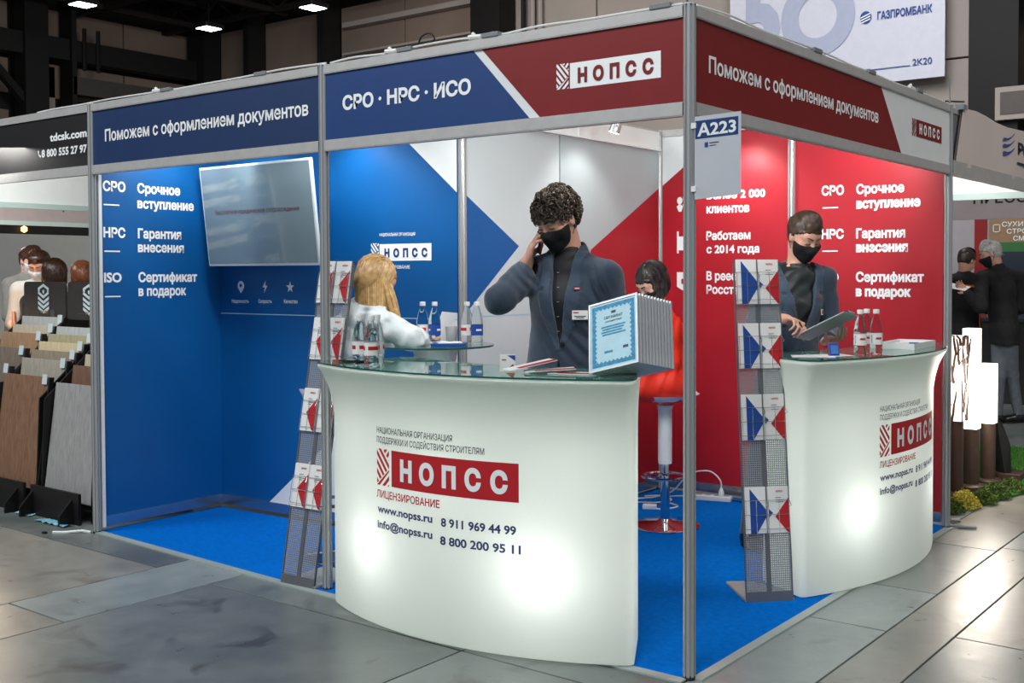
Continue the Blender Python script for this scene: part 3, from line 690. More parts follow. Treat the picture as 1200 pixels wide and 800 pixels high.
# ================================================================== LIT COUNTERS
LIT = translucent('lit_counter_plastic', (232, 238, 230), .5, .35)
GLASS = mat('green_tinted_glass', (150, 200, 186), .03, trans=.92, ior=1.3, var=.01)
GEDGE = mat('glass_edge', (16, 84, 78), .1, coat=.5, spec=.6)
def counter(cx, cy, am, label, kl, kr, toff, base_a):
    R, T, half = 1.69, .34, 28.0
    a0, a1 = math.radians(am - half), math.radians(am + half)
    t = thing('lit_counter', label, 'counter', (cx + R * math.cos(math.radians(am)), cy + R * math.sin(math.radians(am)), 0))
    # plan outline with rounded ends
    out = []
    N = 30
    rr = .035
    def pt(a, r): return Vector((cx + r * math.cos(a), cy + r * math.sin(a)))
    da = rr / R
    for i in range(N + 1):
        a = a0 + da + (a1 - a0 - 2 * da) * i / N; out.append((pt(a, R), Vector((math.cos(a), math.sin(a)))))
    def corner(a, r, th0, th1):
        c = pt(a, r)
        for i in range(1, 5):
            th = th0 + (th1 - th0) * i / 5; d = Vector((math.cos(th), math.sin(th))); out.append((c + d * rr, d))
    corner(a1 - da, R - rr, a1, a1 + PI / 2)
    corner(a1 - da, R - T + rr, a1 + PI / 2, a1 + PI)
    for i in range(N + 1):
        a = a1 - da + (a0 - a1 + 2 * da) * i / N; out.append((pt(a, R - T), -Vector((math.cos(a), math.sin(a)))))
    corner(a0 + da, R - T + rr, a0 - PI, a0 - PI / 2)
    corner(a0 + da, R - rr, a0 - PI / 2, a0)
    prof = [(.012, -.012), (.016, -.003), (.03, 0), (.2, 0), (.5, 0), (.8, 0), (.885, 0), (.93, .006), (.96, .012), (1.01, .026), (1.05, .044), (1.08, .060), (1.092, .070), (1.100, .072), (1.106, .066), (1.108, .052)]
    n = len(out); vs = []; fs = []
    # flare outwards at the front and at the far ends, little at the back
    for z, d in prof:
        for (q, nn) in out:
            rd = (q - Vector((cx, cy))).normalized(); tg = Vector((-rd.y, rd.x)); r_ = nn.dot(rd); t_ = nn.dot(tg)
            t_ *= kr if t_ > 0 else kl
            vs.append((q.x + (rd.x * r_ + tg.x * t_) * d, q.y + (rd.y * r_ + tg.y * t_) * d, z))
    for i in range(len(prof) - 1):
        for k in range(n):
            k2 = (k + 1) % n; fs.append((i * n + k, i * n + k2, (i + 1) * n + k2, (i + 1) * n + k))
    fs.append(tuple(range(n - 1, -1, -1))); fs.append(tuple((len(prof) - 1) * n + k for k in range(n)))
    mb = MB(); mb.add(vs, fs); mb.build('body', LIT, t, smooth=True, angle=50)
    # glass top
    top = vs[-n * 3:-n * 2]; gp = [(q[0], q[1]) for q in top]
    mb = MB(); mb.prism(gp, 1.1095, 1.1165); 
    o = mb.build('glass_top', [GLASS, GEDGE], t)
    for p_ in o.data.polygons: p_.material_index = 0 if abs(p_.normal.z) > .5 else 1
    # print
    sf = arcmap(cx, cy, R, toff)   # angles as measured on the front counter
    kd = math.degrees(1 / R)
    for bt, ua, ub, zz, cp, bo, mt, nm in ((L1, -99.19, -84.16, .841, .026, .06, GREYTXT, 'caption'), (L2, -99.20, -79.02, .800, .026, .06, GREYTXT, 'caption'), (LIC, -99.30, -86.35, .568, .031, .1, LRED, 'caption'),
            ('www.nopss.ru', -99.12, -87.66, .504, .033, .16, INKBLUE, 'contact_line'), ('8 911 969 44 99', -86.14, -74.34, .496, .034, .16, INKBLUE, 'contact_line'),
            ('info@nopss.ru', -99.14, -87.68, .438, .033, .16, INKBLUE, 'contact_line'), ('8 800 200 95 11', -86.31, -73.68, .422, .034, .16, INKBLUE, 'contact_line')):
        mb = MB(); text_arc(mb, sf, bt, ua, ub, zz, cp, bo, .002, kd); mb.build(nm, mt, t)
    mb = MB(); rect(mb, sf, -95.8, .622, -73.95, .7745, .0016, 22)
    g2 = lambda u, v, w_: sf(u, v, w_)
    mk = MB(); logo_mark(mk, g2, -99.22, .620, -96.35, .775, .0016); mk.build('logo_mark', LRED, t)
    mb.build('logo_box', LRED, t)
    mb = MB(); g3 = lambda u, v, w_: sf(u * kd, v, w_); text(mb, g3, NOPSS, -93.87 / kd, -75.5 / kd, .657, .081, .30, .0034, track=1.0); mb.build('logo_letters', LETTER, t)
    base_a = base_a + [(-20, .75, 1.5), (0, .72, 1.9), (20, .75, 1.5)]  # three weak mid-height lamps, added only to even out the glow
    # bottom lamps and the added mid-height fill inside the hollow body, close behind the front shell
    for off, zz, e in base_a:
        a = math.radians(am + off); q = pt(a, R - (.19 if zz < .5 else .24))
        l = bpy.data.lights.new('counter_lamp_and_fill', 'POINT'); l.energy = e; l.shadow_soft_size = .07; l.color = (1, .985, .985)
        lo = bpy.data.objects.new('counter_lamp_and_fill', l); COL.objects.link(lo); lo.location = (q.x, q.y, zz)
        mb = MB(); q2 = pt(a, R - .22); mb.lathe([(.0, 0), (.03, .0), (.035, .03), (.02, .05)], (q2.x, q2.y, zz - .03), 10); mb.tube([(q2.x, q2.y, .014), (q2.x, q2.y, zz - .03)], .006, 5); mb.build('lamp_and_fill_socket', PLW, t, smooth=True)  # the added lamps get sockets too
    return t
counter(-1.10, 1.40, -86.5, 'glowing white curved counter in front, nearest the camera, with the full red logo', 1.0, .15, 0.0, [(-15.5, .34, 3.2), (15.2, .34, 4.2)])
counter(-1.53, 2.00, -2.4, 'glowing white curved counter on the right, in front of the man with the clipboard', .35, 1.0, 86.0, [(-15.5, .37, 3.6), (15.0, .37, 2.4)])

# ================================================================== LITERATURE RACKS
def perf_mat():
    m = bpy.data.materials.new('perforated_metal'); m.use_nodes = True; nt = m.node_tree; L = nt.links; b = nt.nodes['Principled BSDF']
    tc = nt.nodes.new('ShaderNodeTexCoord'); mp = nt.nodes.new('ShaderNodeMapping'); mp.inputs['Scale'].default_value = (100, 100, 100); L.new(tc.outputs['Object'], mp.inputs[0])
    sx = nt.nodes.new('ShaderNodeSeparateXYZ'); L.new(mp.outputs[0], sx.inputs[0])
    def frac(o):
        f = nt.nodes.new('ShaderNodeMath'); f.operation = 'FRACT'; L.new(o, f.inputs[0])
        s = nt.nodes.new('ShaderNodeMath'); s.operation = 'SUBTRACT'; L.new(f.outputs[0], s.inputs[0]); s.inputs[1].default_value = .5
        a = nt.nodes.new('ShaderNodeMath'); a.operation = 'ABSOLUTE'; L.new(s.outputs[0], a.inputs[0])
        c = nt.nodes.new('ShaderNodeMath'); c.operation = 'LESS_THAN'; L.new(a.outputs[0], c.inputs[0]); c.inputs[1].default_value = .27; return c.outputs[0]
    mu = nt.nodes.new('ShaderNodeMath'); mu.operation = 'MULTIPLY'; L.new(frac(sx.outputs[0]), mu.inputs[0]); L.new(frac(sx.outputs[2]), mu.inputs[1])
    tr = nt.nodes.new('ShaderNodeBsdfTransparent'); mx = nt.nodes.new('ShaderNodeMixShader')
    L.new(mu.outputs[0], mx.inputs[0]); L.new(b.outputs[0], mx.inputs[1]); L.new(tr.outputs[0], mx.inputs[2]); L.new(mx.outputs[0], nt.nodes['Material Output'].inputs[0])
    b.inputs['Base Color'].default_value = (*lin((150, 154, 158)), 1); b.inputs['Metallic'].default_value = .3; b.inputs['Roughness'].default_value = .4
    return m
PERF = perf_mat(); RACK = mat('rack_grey_metal', (122, 124, 128), .4, .7); WIRE = mat('chrome_wire', (190, 192, 194), .2, 1.0)
RWID = .226
def rack(loc, rz, lean, label, rows, kinds, gl):
    """local frame: x along the panel, -y faces out, panel leans back by lean over 1.57"""
    t = thing('brochure_rack', label, 'rack', loc, rz=rz)
    Lp = math.hypot(1.57, lean); ca, sa = 1.57 / Lp, lean / Lp
    def P(x, s, w=0.0): return Vector((x, s * sa - w * ca, s * ca + w * sa))
    # two perforated panels: a child in its own frame so the holes follow the panel
    def panel(x0, x1):
        me = bpy.data.meshes.new('perforated_panel'); me.from_pydata([(0, 0, 0), (x1 - x0, 0, 0), (x1 - x0, 0, Lp - .05), (0, 0, Lp - .05), (0, .0015, 0), (x1 - x0, .0015, 0), (x1 - x0, .0015, Lp - .05), (0, .0015, Lp - .05)], [], [(0, 1, 2, 3)])
        me.materials.append(PERF); o = bpy.data.objects.new('perforated_panel', me); link(o, t); o.location = P(x0, .05); o.rotation_euler = (-math.atan2(lean, 1.57), 0, 0)
    panel(.004, RWID / 2 - .010); panel(RWID / 2 + .010, RWID - .004)
    mb = MB()
    for x0, x1 in ((0, .006), (RWID - .006, RWID), (RWID / 2 - .011, RWID / 2 + .011)):
        mb.obox(P(x0, .0, .003), (x1 - x0, 0, 0), P(0, Lp) - P(0, 0), P(0, 0, -.010) - P(0, 0))
    mb.obox(P(0, Lp - .008, .003), (RWID, 0, 0), P(0, .008) - P(0, 0), P(0, 0, -.010) - P(0, 0))
    mb.obox(P(0, .006, .004), (RWID, 0, 0), P(0, .045) - P(0, 0), P(0, 0, -.010) - P(0, 0)); mb.build('frame', RACK, t, world=False)
    mb = MB(); mb.prism([(-.004, 0), (RWID + .004, 0), (RWID + .004, .15), (RWID * .5, .30), (-.004, .31)] if kinds[0] != 'red' else [(-.004, 0), (RWID + .004, 0), (RWID + .004, .30), (-.004, .30)], .007, .019); mb.build('foot_plate', mat('brushed_foot_plate', (170, 172, 170), .45, .2), t, world=False, bevel=.002)
    mb = MB()
    for r in rows:
        for k in range(2):
            xa = .010 + k * .108; xb = xa + .100
            for s_ in (0.02, .085, .15):
                mb.tube([P(xa, r + s_, .0), P(xa, r + s_, .022), P(xb, r + s_, .022), P(xb, r + s_, .0)], .0014, 4)
            for x_ in (xa, (xa + xb) / 2, xb):
                mb.tube([P(x_, r - .003, .002), P(x_, r - .003, .0225), P(x_, r + .15, .0225)], .0014, 4)
            mb.tube([P(xb, r + .15, .022), P(xb + .006, r + .125, .034), P(xb - .004, r + .12, .024)], .0014, 4)
    mb.build('wire_holder', WIRE, t, world=False)
    # leaflets: things of their own, standing in the wires
    Rz = Matrix.Rotation(rz, 4, 'Z'); Wm = Matrix.Translation(Vector(loc)) @ Rz
    rowname = ['bottom', 'third', 'second', 'top']
    for ri, r in enumerate(rows):
        for k in range(2):
            kind = kinds[k]; xa = .012 + k * .108; wd = .096; th = .010 + .004 * ((ri + k) % 2); hh = .212
            o0 = Wm @ P(xa, r, .003); lf = thing('leaflet_stack', gl(rowname[ri], k, kind), 'leaflets', o0, 'leaflets in the ' + ('left' if kinds[0] == 'red' else 'right') + ' rack')
            U = (Wm.to_3x3() @ Vector((1, 0, 0))); V = (Wm.to_3x3() @ (P(0, 1) - P(0, 0))); Nn = (Wm.to_3x3() @ (P(0, 0, 1) - P(0, 0, 0)))
            mb = MB()
            for q in range(4):
                mb.obox(o0 + Nn * (th * q / 4) + U * (.0015 * ((q * 7) % 3 - 1)) + V * (.001 * (q % 2)), U * wd, V * (hh - .002 * (q % 2)), Nn * (th / 4 - .0006))
            mb.build('paper_stack', PAPER, lf)
            sf = flat(o0 + Nn * (th + .0002), U, V, Nn)
            if kind == 'red':
                mb = MB(); poly(mb, sf, [(.030, .092), (wd, .165), (wd, .0), (.078, .008)], .0006); text(mb, sf, NOPSS, .042, .078, .185, .008, .2, .0008); mb.build('red_print', LRED, lf)
                mb = MB()
                for j, (ua, ub) in enumerate(((.034, .062), (.034, .08), (.034, .074), (.034, .056))): rect(mb, sf, ua, .158 - j * .009, ub, .1605 - j * .009, .0006)
                mb.build('text_lines', GREYTXT, lf)
            elif kind == 'blueleft':
                mb = MB(); poly(mb, sf, [(.020, .205), (.020, .0), (.050, .0), (wd, .072), (wd, .108)], .0006); mb.build('blue_print', LBLUE, lf)
            else:
                mb = MB(); poly(mb, sf, [(.030, .075), (wd, .160), (wd, .0), (.085, .006)], .0006); text(mb, sf, NOPSS, .036, .070, .186, .008, .2, .0008); mb.build('red_print', LRED, lf)
                mb = MB(); poly(mb, sf, [(0, .070), (0, .110), (.020, .092)], .0006); mb.build('blue_print', LBLUE, lf)
                mb = MB()
                for j, (ua, ub) in enumerate(((.034, .06), (.034, .076), (.034, .07))): rect(mb, sf, ua, .160 - j * .010, ub, .1625 - j * .010, .0006)
                mb.build('text_lines', GREYTXT, lf)
    return t
fac = math.hypot(1.57, .29) / 1.57
rack((-2.268, -.062, 0), math.radians(3.4), .29, 'leaning perforated metal brochure rack left of the front counter, with white and red leaflets',
     [.370 * fac, .735 * fac, 1.085 * fac, 1.365 * fac], ('red', 'red'),
     lambda row, k, kind: f'white leaflets with red triangle, {row} row {"inner" if k else "outer"} stack, rack by blue wall')
fac = math.hypot(1.57, .22) / 1.57
rack((-.262, .960, 0), math.radians(45), .22, 'leaning perforated metal brochure rack with blue and red leaflets beside the right counter',
     [.312 * fac, .735 * fac, 1.065 * fac, 1.365 * fac], ('blueleft', 'redright'),
     lambda row, k, kind: f'{"leaflets with red triangle" if k else "leaflets with blue triangle"}, {row} row of the rack near the clipboard man')

# ================================================================== TELEVISION
t = thing('television', 'flat television with white bezel and pale grey screen tilted over the blue left bay', 'television', (-3.35, .72, 1.86))
a_, b_, c_, d_ = Vector((-3.866, .619, 2.167)), Vector((-2.803, .624, 2.158)), Vector((-3.866, .685, 1.561)), Vector((-2.803, .662, 1.560))
U = (d_ - c_).normalized(); V = ((a_ - c_) - U * (a_ - c_).dot(U)); Hh = V.length; V.normalize(); Nn = U.cross(V) * 1.0
if Nn.y > 0: Nn = -Nn
Wd = (d_ - c_).length
mb = MB(); mb.obox(c_ - Nn * .0, U * Wd, V * Hh, -Nn * .018); mb.build('casing', mat('white_tv_bezel', (214, 226, 230), .35, var=.02), t, bevel=.004)
sT = flat(c_, U, V, Nn)
scr = mat('television_screen', (112, 132, 142), .12, spec=.8, emit=.16, coat=.6, var=.05, scale=1.2)
mb = MB(); rect(mb, sT, .014, .018, Wd - .014, Hh - .014, .002); mb.build('screen', scr, t)
mb = MB(); text(mb, sT, '\u0411\u0435\u0441\u043f\u043b\u0430\u0442\u043d\u043e\u0435 \u044e\u0440\u0438\u0434\u0438\u0447\u0435\u0441\u043a\u043e\u0435 \u0441\u043e\u043f\u0440\u043e\u0432\u043e\u0436\u0434\u0435\u043d\u0438\u0435', .13, .93, .318, .028, .0, .004); mb.build('screen_text', mat('screen_text_red', (110, 40, 58), .4), t)
mb = MB(); mb.obox(c_ + U * .35 + V * .15 - Nn * .019, U * .36, V * .3, -Nn * .03); mb.tube([c_ + U * .53 + V * .3 - Nn * .06, Vector((-3.34, .86, 1.86))], .025, 8); mb.obox((-3.48, .855, 1.72), (.28, 0, 0), (0, .012, 0), (0, 0, .28)); mb.build('wall_bracket', BLACK, t)

# ================================================================== BOTTLES
BGL = mat('clear_bottle_plastic', (244, 250, 250), .04, trans=1.0, ior=1.14, var=.0)
def make_bottle(loc, label, group, lab='red', rz=0.0):
    t = thing('water_bottle', label, 'bottle', loc, group, rz=rz)
    mb = MB(); mb.lathe([(.026, 0), (.030, .004), (.031, .02), (.029, .03), (.031, .04), (.031, .115), (.029, .13), (.024, .155), (.016, .178), (.0125, .19), (.0125, .200), (.0135, .202), (.0135, .206)], (0, 0, 0), 20); mb.build('bottle_body', BGL, t, smooth=True, world=False)
    mb = MB(); mb.lathe([(.0148, .196), (.0152, .2), (.0152, .214), (.014, .217)], (0, 0, 0), 16); mb.build('cap', PLW, t, smooth=True, world=False)
    mb = MB(); mb.lathe([(.0316, .045), (.0316, .100)], (0, 0, 0), 24, cap=False); mb.build('label', PAPER if lab != 'blue' else LBLUE, t, smooth=True, world=False)
    sf = lambda u, v, w_: Vector(((.0319 + w_) * math.cos(u / .0319), (.0319 + w_) * math.sin(u / .0319), v))
    mb = MB()
    for base in (0.0, 2.1, 4.2):
        b0 = base * .0319
        if lab == 'red': rect(mb, sf, b0, .068, b0 + .050, .084, .0003, 6)
        elif lab == 'mix':
            rect(mb, sf, b0 + .024, .070, b0 + .052, .080, .0003, 4)
    if lab != 'blue': mb.build('label_print', LRED, t, world=False)
    if lab == 'mix':
        mb = MB()
        for base in (0.0, 2.1, 4.2): b0 = base * .0319; poly(mb, sf, [(b0, .052), (b0 + .022, .0725), (b0, .094)], .0003)
        mb.build('label_print', LBLUE, t, world=False)
    if lab == 'blue':
        mb = MB()
        for base in (0.0, 2.1, 4.2): b0 = base * .0319; rect(mb, sf, b0, .068, b0 + .03, .078, .0003, 3)
        mb.build('label_print', PAPER, t, world=False)
    return t
ZC = 1.1168
for i, (x, y, rz, pl) in enumerate([(-1.600, -.140, 0.2, 'leftmost'), (-1.548, -.200, 1.3, 'second from left'), (-1.492, -.150, 2.2, 'third from left'), (-1.452, -.222, 3.0, 'rightmost')]):
    make_bottle((x, y, ZC), f'red label water bottle, {pl} of the cluster on the front counter', 'water bottles on the front counter', 'red', rz)
for i, (x, y, rz, pl) in enumerate([(.020, 1.60, -1.95, 'the one standing alone'), (.060, 1.705, -1.95, 'front one of the close pair'), (.000, 1.735, -2.1, 'rear one of the close pair')]):
    make_bottle((x, y, ZC), f'blue arrow label water bottle on the right counter, {pl}', 'water bottles on the right counter', 'mix', rz)

# ================================================================== ROUND TABLE with its things
TZ = 1.15; tx, ty = -1.855, .60
t = thing('round_table', 'round glass bar table on a white pedestal in front of the seated blonde woman', 'table', (tx, ty, 0))
mb = MB(); mb.lathe([(.298, TZ - .010), (.30, TZ - .008), (.30, TZ - .002), (.298, TZ)], (tx, ty, 0), 48); o = mb.build('glass_top', [GLASS, GEDGE], t)
for p_ in o.data.polygons: p_.material_index = 0 if abs(p_.normal.z) > .5 else 1
mb = MB(); mb.lathe([(.20, .006), (.205, .02), (.17, .05), (.125, .3), (.105, .7), (.10, 1.05), (.115, 1.12), (.115, TZ - .012)], (tx, ty, 0), 32); mb.build('pedestal', PLW, t, smooth=True)
for (x, y, lab, la) in [(-1.945, .60, 'red', 'water bottle with red label on the glass table, left of its blue-labelled neighbour'), (-1.893, .635, 'blue', 'water bottle with blue label on the glass table, right beside the paper cup'),
                        (-1.755, .73, 'red', 'water bottle with red label on the glass table, just past the aluminium wall post'), (-1.700, .745, 'blue', 'water bottle with blue label on the glass table, nearest the phone man')]:
    make_bottle((x, y, TZ + .0005), la, 'water bottles on the round glass table', lab, random.uniform(0, 6))
t = thing('paper_cup', 'white paper cup between the bottles on the round glass table', 'cup', (-1.835, .70, TZ))
mb = MB(); mb.lathe([(.024, 0), (.025, .001), (.034, .088), (.035, .09), (.032, .088), (.023, .004)], (-1.835, .70, TZ + .0005), 20); mb.build('cup_wall', PAPER, t, smooth=True)
t = thing('laptop', 'open white laptop in front of the blonde woman on the glass table', 'laptop', (-2.0, .74, TZ))
mb = MB(); mb.box((-1.99, .66, TZ + .007), (.24, .17, .012), rz=-.5); mb.build('keyboard_base', PLW, t, bevel=.003)
mb = MB(); R_ = Matrix.Rotation(-.5, 3, 'Z'); mb.obox(Vector((-1.99, .66, TZ + .013)) + R_ @ Vector((-.12, .085, 0)), R_ @ Vector((.24, 0, 0)), R_ @ Vector((0, .05, .145)), R_ @ Vector((0, .006, 0))); mb.build('lid', PLW, t)
t = thing('notebook', 'blue notebook lying on the round glass table behind the post', 'notebook', (-1.78, .55, TZ))
mb = MB(); mb.box((-1.74, .58, TZ + .006), (.17, .12, .010), rz=.6); mb.build('cover', LBLUE, t); mb = MB(); mb.box((-1.74, .58, TZ + .015), (.12, .08, .005), rz=.9); mb.build('page', PAPER, t)

# ================================================================== THINGS ON THE FRONT COUNTER
t = thing('card_box', 'small white card box with blue and red corners on the front counter', 'box', (-.80, -.12, ZC))
def rot(a): return Matrix.Rotation(a, 3, 'Z')
R_ = rot(.62); o_ = Vector((-.815, -.12, ZC)); U_, N_ = R_ @ Vector((1, 0, 0)), R_ @ Vector((0, -1, 0))
mb = MB(); mb.obox(o_, U_ * .062, -N_ * .03, (0, 0, .065)); mb.build('carton', PAPER, t)
sf = flat(o_, U_, (0, 0, 1), N_)
mb = MB(); poly(mb, sf, [(.030, .065), (.062, .065), (.062, .042)], .0008); mb.build('blue_print', LBLUE, t)
mb = MB(); poly(mb, sf, [(.024, .006), (.062, .006), (.054, .030)], .0008); rect(mb, sf, .008, .044, .026, .049, .0008); mb.build('red_print', LRED, t)
random.seed(8)
for i, (x, y, rz, tl, la) in enumerate([(-.675, -.10, 1.05, .10, 'upper'), (-.60, -.07, .75, .03, 'lower'), (-.50, -.035, .3, .0, 'flat')]):
    t = thing('folded_leaflet', {'upper': 'folded leaflet with red stripe lying fanned out, topmost next to the card box', 'lower': 'folded leaflet with red stripe half under the fanned one on the front counter', 'flat': 'white leaflet lying flat on the glass close to the certificates'}[la], 'leaflet', (x, y, ZC), 'loose leaflets on the front counter')
    R_ = rot(rz); U_ = R_ @ Vector((.20, 0, tl * .35)); V_ = R_ @ Vector((0, .09, 0)); o_ = Vector((x, y, ZC + .001 + i * 0)) - R_ @ Vector((.1, .045, 0)) + Vector((0, 0, .006 * (2 - i)))
    mb = MB(); mb.obox(o_, U_, V_, (0, 0, .003)); mb.build('paper', PAPER, t)
    mb = MB(); mb.obox(o_ + Vector((0, 0, .0032)) + U_ * .2, U_ * .8, V_ * .45, (0, 0, .0006)); mb.build('red_stripe', LRED, t)
t = thing('smartphone', 'black smartphone lying flat at the corner of the front counter beside the bottles', 'phone', (-1.67, -.10, ZC))
mb = MB(); mb.box((-1.665, -.12, ZC + .005), (.14, .07, .008), rz=.1); mb.build('case', BLACK, t, bevel=.003)
mb = MB(); mb.box((-1.665, -.12, ZC + .0095), (.128, .060, .001), rz=.1); mb.build('screen', mat('dark_screen', (20, 24, 30), .08, coat=1), t)

# certificate frames standing in a row
rI = Vector((.810, .586, 0)); fI = Vector((-.586, .810, 0)); zI = Vector((0, 0, 1))
def V3(a, b, c): return rI * a + zI * b + fI * c
e_a = V3(0, .90, .43).normalized(); e_b = V3(.83, .33, -.47); e_b = (e_b - e_a * e_b.dot(e_a)).normalized(); e_n = e_a.cross(e_b)
if e_n.dot(fI) > 0: e_n = -e_n        # towards the camera
o0 = Vector((-.372, -.120, 1.130))
t = thing('certificate_stand', 'low grey tabletop holder under the row of framed certificates', 'stand', (-.3, 0, ZC))
mb = MB(); mb.obox(Vector((-.36, -.06, ZC)), V3(.14, 0, 0), V3(0, 0, .12), (0, 0, .006)); mb.build('base', RACK, t)
ACR = mat('clear_acrylic', (226, 232, 236), .05, trans=.75, ior=1.3, var=.01); FRM = mat('silver_frame', (186, 190, 194), .35, .25)
CBORD = mat('certificate_blue_border', (60, 140, 178), .6, var=.25, scale=60); CPAP = mat('certificate_paper', (178, 214, 226), .55, var=.05, scale=30); CLIGHT = mat('certificate_centre', (200, 226, 234), .55, var=.04)
NF = 12
for i in range(NF):
    oo = o0 + V3(.0128 * i, -.0034 * i, .0135 * i)
    W_, H_ = .222, .284
    ORD = ['', 'second', 'third', 'fourth', 'fifth', 'sixth', 'seventh', 'eighth', 'ninth', 'tenth', 'eleventh', '']
    la = ('framed certificate with a blue ornamental border, front one facing the camera' if i == 0 else
          'framed certificate at the very back of the row, its corner nearest the near post' if i == NF - 1 else f'silver-edged framed certificate, {ORD[i]} in the row counted from the front one')
    t = thing('framed_certificate', la, 'certificate', oo, 'framed certificates on the front counter')
    mb = MB()
    b = .008
    for (u0, v0, u1, v1) in ((0, 0, W_, b), (0, H_ - b, W_, H_), (0, b, b, H_ - b), (W_ - b, b, W_, H_ - b)):
        mb.obox(oo + e_b * u0 + e_a * v0, e_b * (u1 - u0), e_a * (v1 - v0), -e_n * .009)
    mb.build('frame', FRM, t)
    mb = MB(); mb.obox(oo + e_b * b + e_a * b - e_n * .003, e_b * (W_ - 2 * b), e_a * (H_ - 2 * b), -e_n * .004)
    sh = mb.build('certificate_sheet', PAPER if i else CPAP, t)
    if i == 0:
        sf = flat(oo - e_n * .0028, e_b * (.222 / .238), e_a * (.284 / .318), e_n)
        mb = MB(); 
        for (u0, v0, u1, v1) in ((.016, .018, .222, .034), (.016, .284, .222, .300), (.016, .034, .032, .284), (.206, .034, .222, .284)): rect(mb, sf, u0, v0, u1, v1, .0004)
        for k in range(9):
            u = .04 + k * .0195; poly(mb, sf, [(u - .008, .034), (u + .008, .034), (u, .042)], .0004); poly(mb, sf, [(u - .008, .284), (u + .008, .284), (u, .276)], .0004)
        for k in range(12):
            v = .045 + k * .0205; poly(mb, sf, [(.032, v - .008), (.032, v + .008), (.039, v)], .0004); poly(mb, sf, [(.206, v - .008), (.206, v + .008), (.199, v)], .0004)
        mb.build('ornamental_border', CBORD, sh)
        mb = MB(); text(mb, sf, '\u0421\u0415\u0420\u0422\u0418\u0424\u0418\u041a\u0410\u0422', .075, .165, .232, .012, .1, .0005)
        text(mb, sf, '\u0441\u043e\u043e\u0442\u0432\u0435\u0442\u0441\u0442\u0432\u0438\u044f', .080, .160, .216, .008, .1, .0005); rect(mb, sf, .110, .254, .132, .266, .0005); mb.build('text_lines', GREYTXT, sh)
        mb = MB()
        for k in range(4): rect(mb, sf, .06 + .006 * (k % 2), .192 - k * .012, .178 - .008 * (k % 3), .199 - k * .012, .0005)
        rect(mb, sf, .075, .075, .115, .085, .0005); mb.build('text_lines', CBORD, sh)
        mb = MB(); rect(mb, sf, .165, .082, .19, .094, .0005); mb.build('stamp', INKBLUE, sh)

# ================================================================== THINGS ON THE RIGHT COUNTER
t = thing('card_reader', 'small blue card reader standing upright on the right counter below the clipboard', 'card reader', (-.02, 1.40, ZC))
R_ = rot(.75)
mb = MB(); o_ = Vector((-.045, 1.385, ZC)); mb.obox(o_, R_ @ Vector((.052, 0, 0)), R_ @ Vector((0, .018, .062)), R_ @ Vector((0, .014, 0))); mb.build('casing', LBLUE, t, bevel=.005)
mb = MB(); mb.obox(o_ + R_ @ Vector((.008, -.001, .012)), R_ @ Vector((.036, 0, 0)), R_ @ Vector((0, .012, .040)), R_ @ Vector((0, .0005, 0))); mb.build('screen', mat('reader_screen', (70, 120, 190), .3), t)
mb = MB(); mb.obox(o_ + R_ @ Vector((.002, .022, 0)), R_ @ Vector((.048, 0, 0)), R_ @ Vector((0, .018, .064)), R_ @ Vector((0, .006, 0))); mb.build('red_back', LRED, t)
for i, (x, y, rz, la) in enumerate([(-.11, 1.34, .5, 'loose white sheet on the right counter, nearest the brochure rack'), (-.06, 1.42, .9, 'loose white sheet half under the blue card reader')]):
    t = thing('paper_sheet', la, 'paper', (x, y, ZC)); mb = MB(); mb.box((x, y, ZC + .0012 + .001 * i), (.20, .14, .001), rz=rz); mb.build('sheet', PAPER, t)
t = thing('paper_tray', 'shallow white tray with papers on the far side of the right counter', 'tray', (.03, 2.25, ZC))
mb = MB(); R_ = rot(1.62); c0 = Vector((.03, 2.22, ZC))
mb.obox(c0 + R_ @ Vector((-.19, -.10, 0)), R_ @ Vector((.38, 0, 0)), R_ @ Vector((0, .2, 0)), (0, 0, .004))
for a, b in (((-.19, -.10), (.38, 0)), ((-.19, .096), (.38, 0)), ((-.19, -.10), (0, .2)), ((.186, -.10), (0, .2))):
    U_ = R_ @ Vector((b[0] or .004, 0, 0)); V_ = R_ @ Vector((0, b[1] or .004, 0)); mb.obox(c0 + R_ @ Vector((*a, .004)), U_, V_, (0, 0, .028))
mb.build('tray_body', PLW, t); mb = MB(); mb.box((.03, 2.22, ZC + .012), (.17, .30, .012), rz=.06); mb.build('paper_stack', PAPER, t)
mb = MB(); mb.box((.05, 2.28, ZC + .020), (.05, .09, .003), rz=.3); mb.build('blue_card', LBLUE, t)

# ================================================================== A223 SIGN
t = thing('stand_number_sign', 'white paper sign reading A223 in a blue box, hung on the near corner post', 'sign', (.03, -.02, 1.78))
p0, p1 = Vector((.030, -.016, 0)), Vector((.178, .063, 0)); U_ = (p1 - p0).normalized(); Ln = (p1 - p0).length; N_ = Vector((U_.y, -U_.x, 0))
mb = MB(); mb.add([p0 + Vector((0, 0, 1.781)), p1 + Vector((0, 0, 1.800)), p1 + Vector((0, 0, 2.100)), p0 + Vector((0, 0, 2.082))], [(0, 1, 2, 3)]); mb.add([p0 - N_ * .001 + Vector((0, 0, 1.781)), p1 - N_ * .001 + Vector((0, 0, 1.800)), p1 - N_ * .001 + Vector((0, 0, 2.100)), p0 - N_ * .001 + Vector((0, 0, 2.082))], [(0, 1, 2, 3)])
mb.build('paper_sheet', mat('sign_paper', (196, 200, 206), .6, var=.03), t)
sf = flat(p0, U_ + Vector((0, 0, .115)), (0, 0, 1), N_)
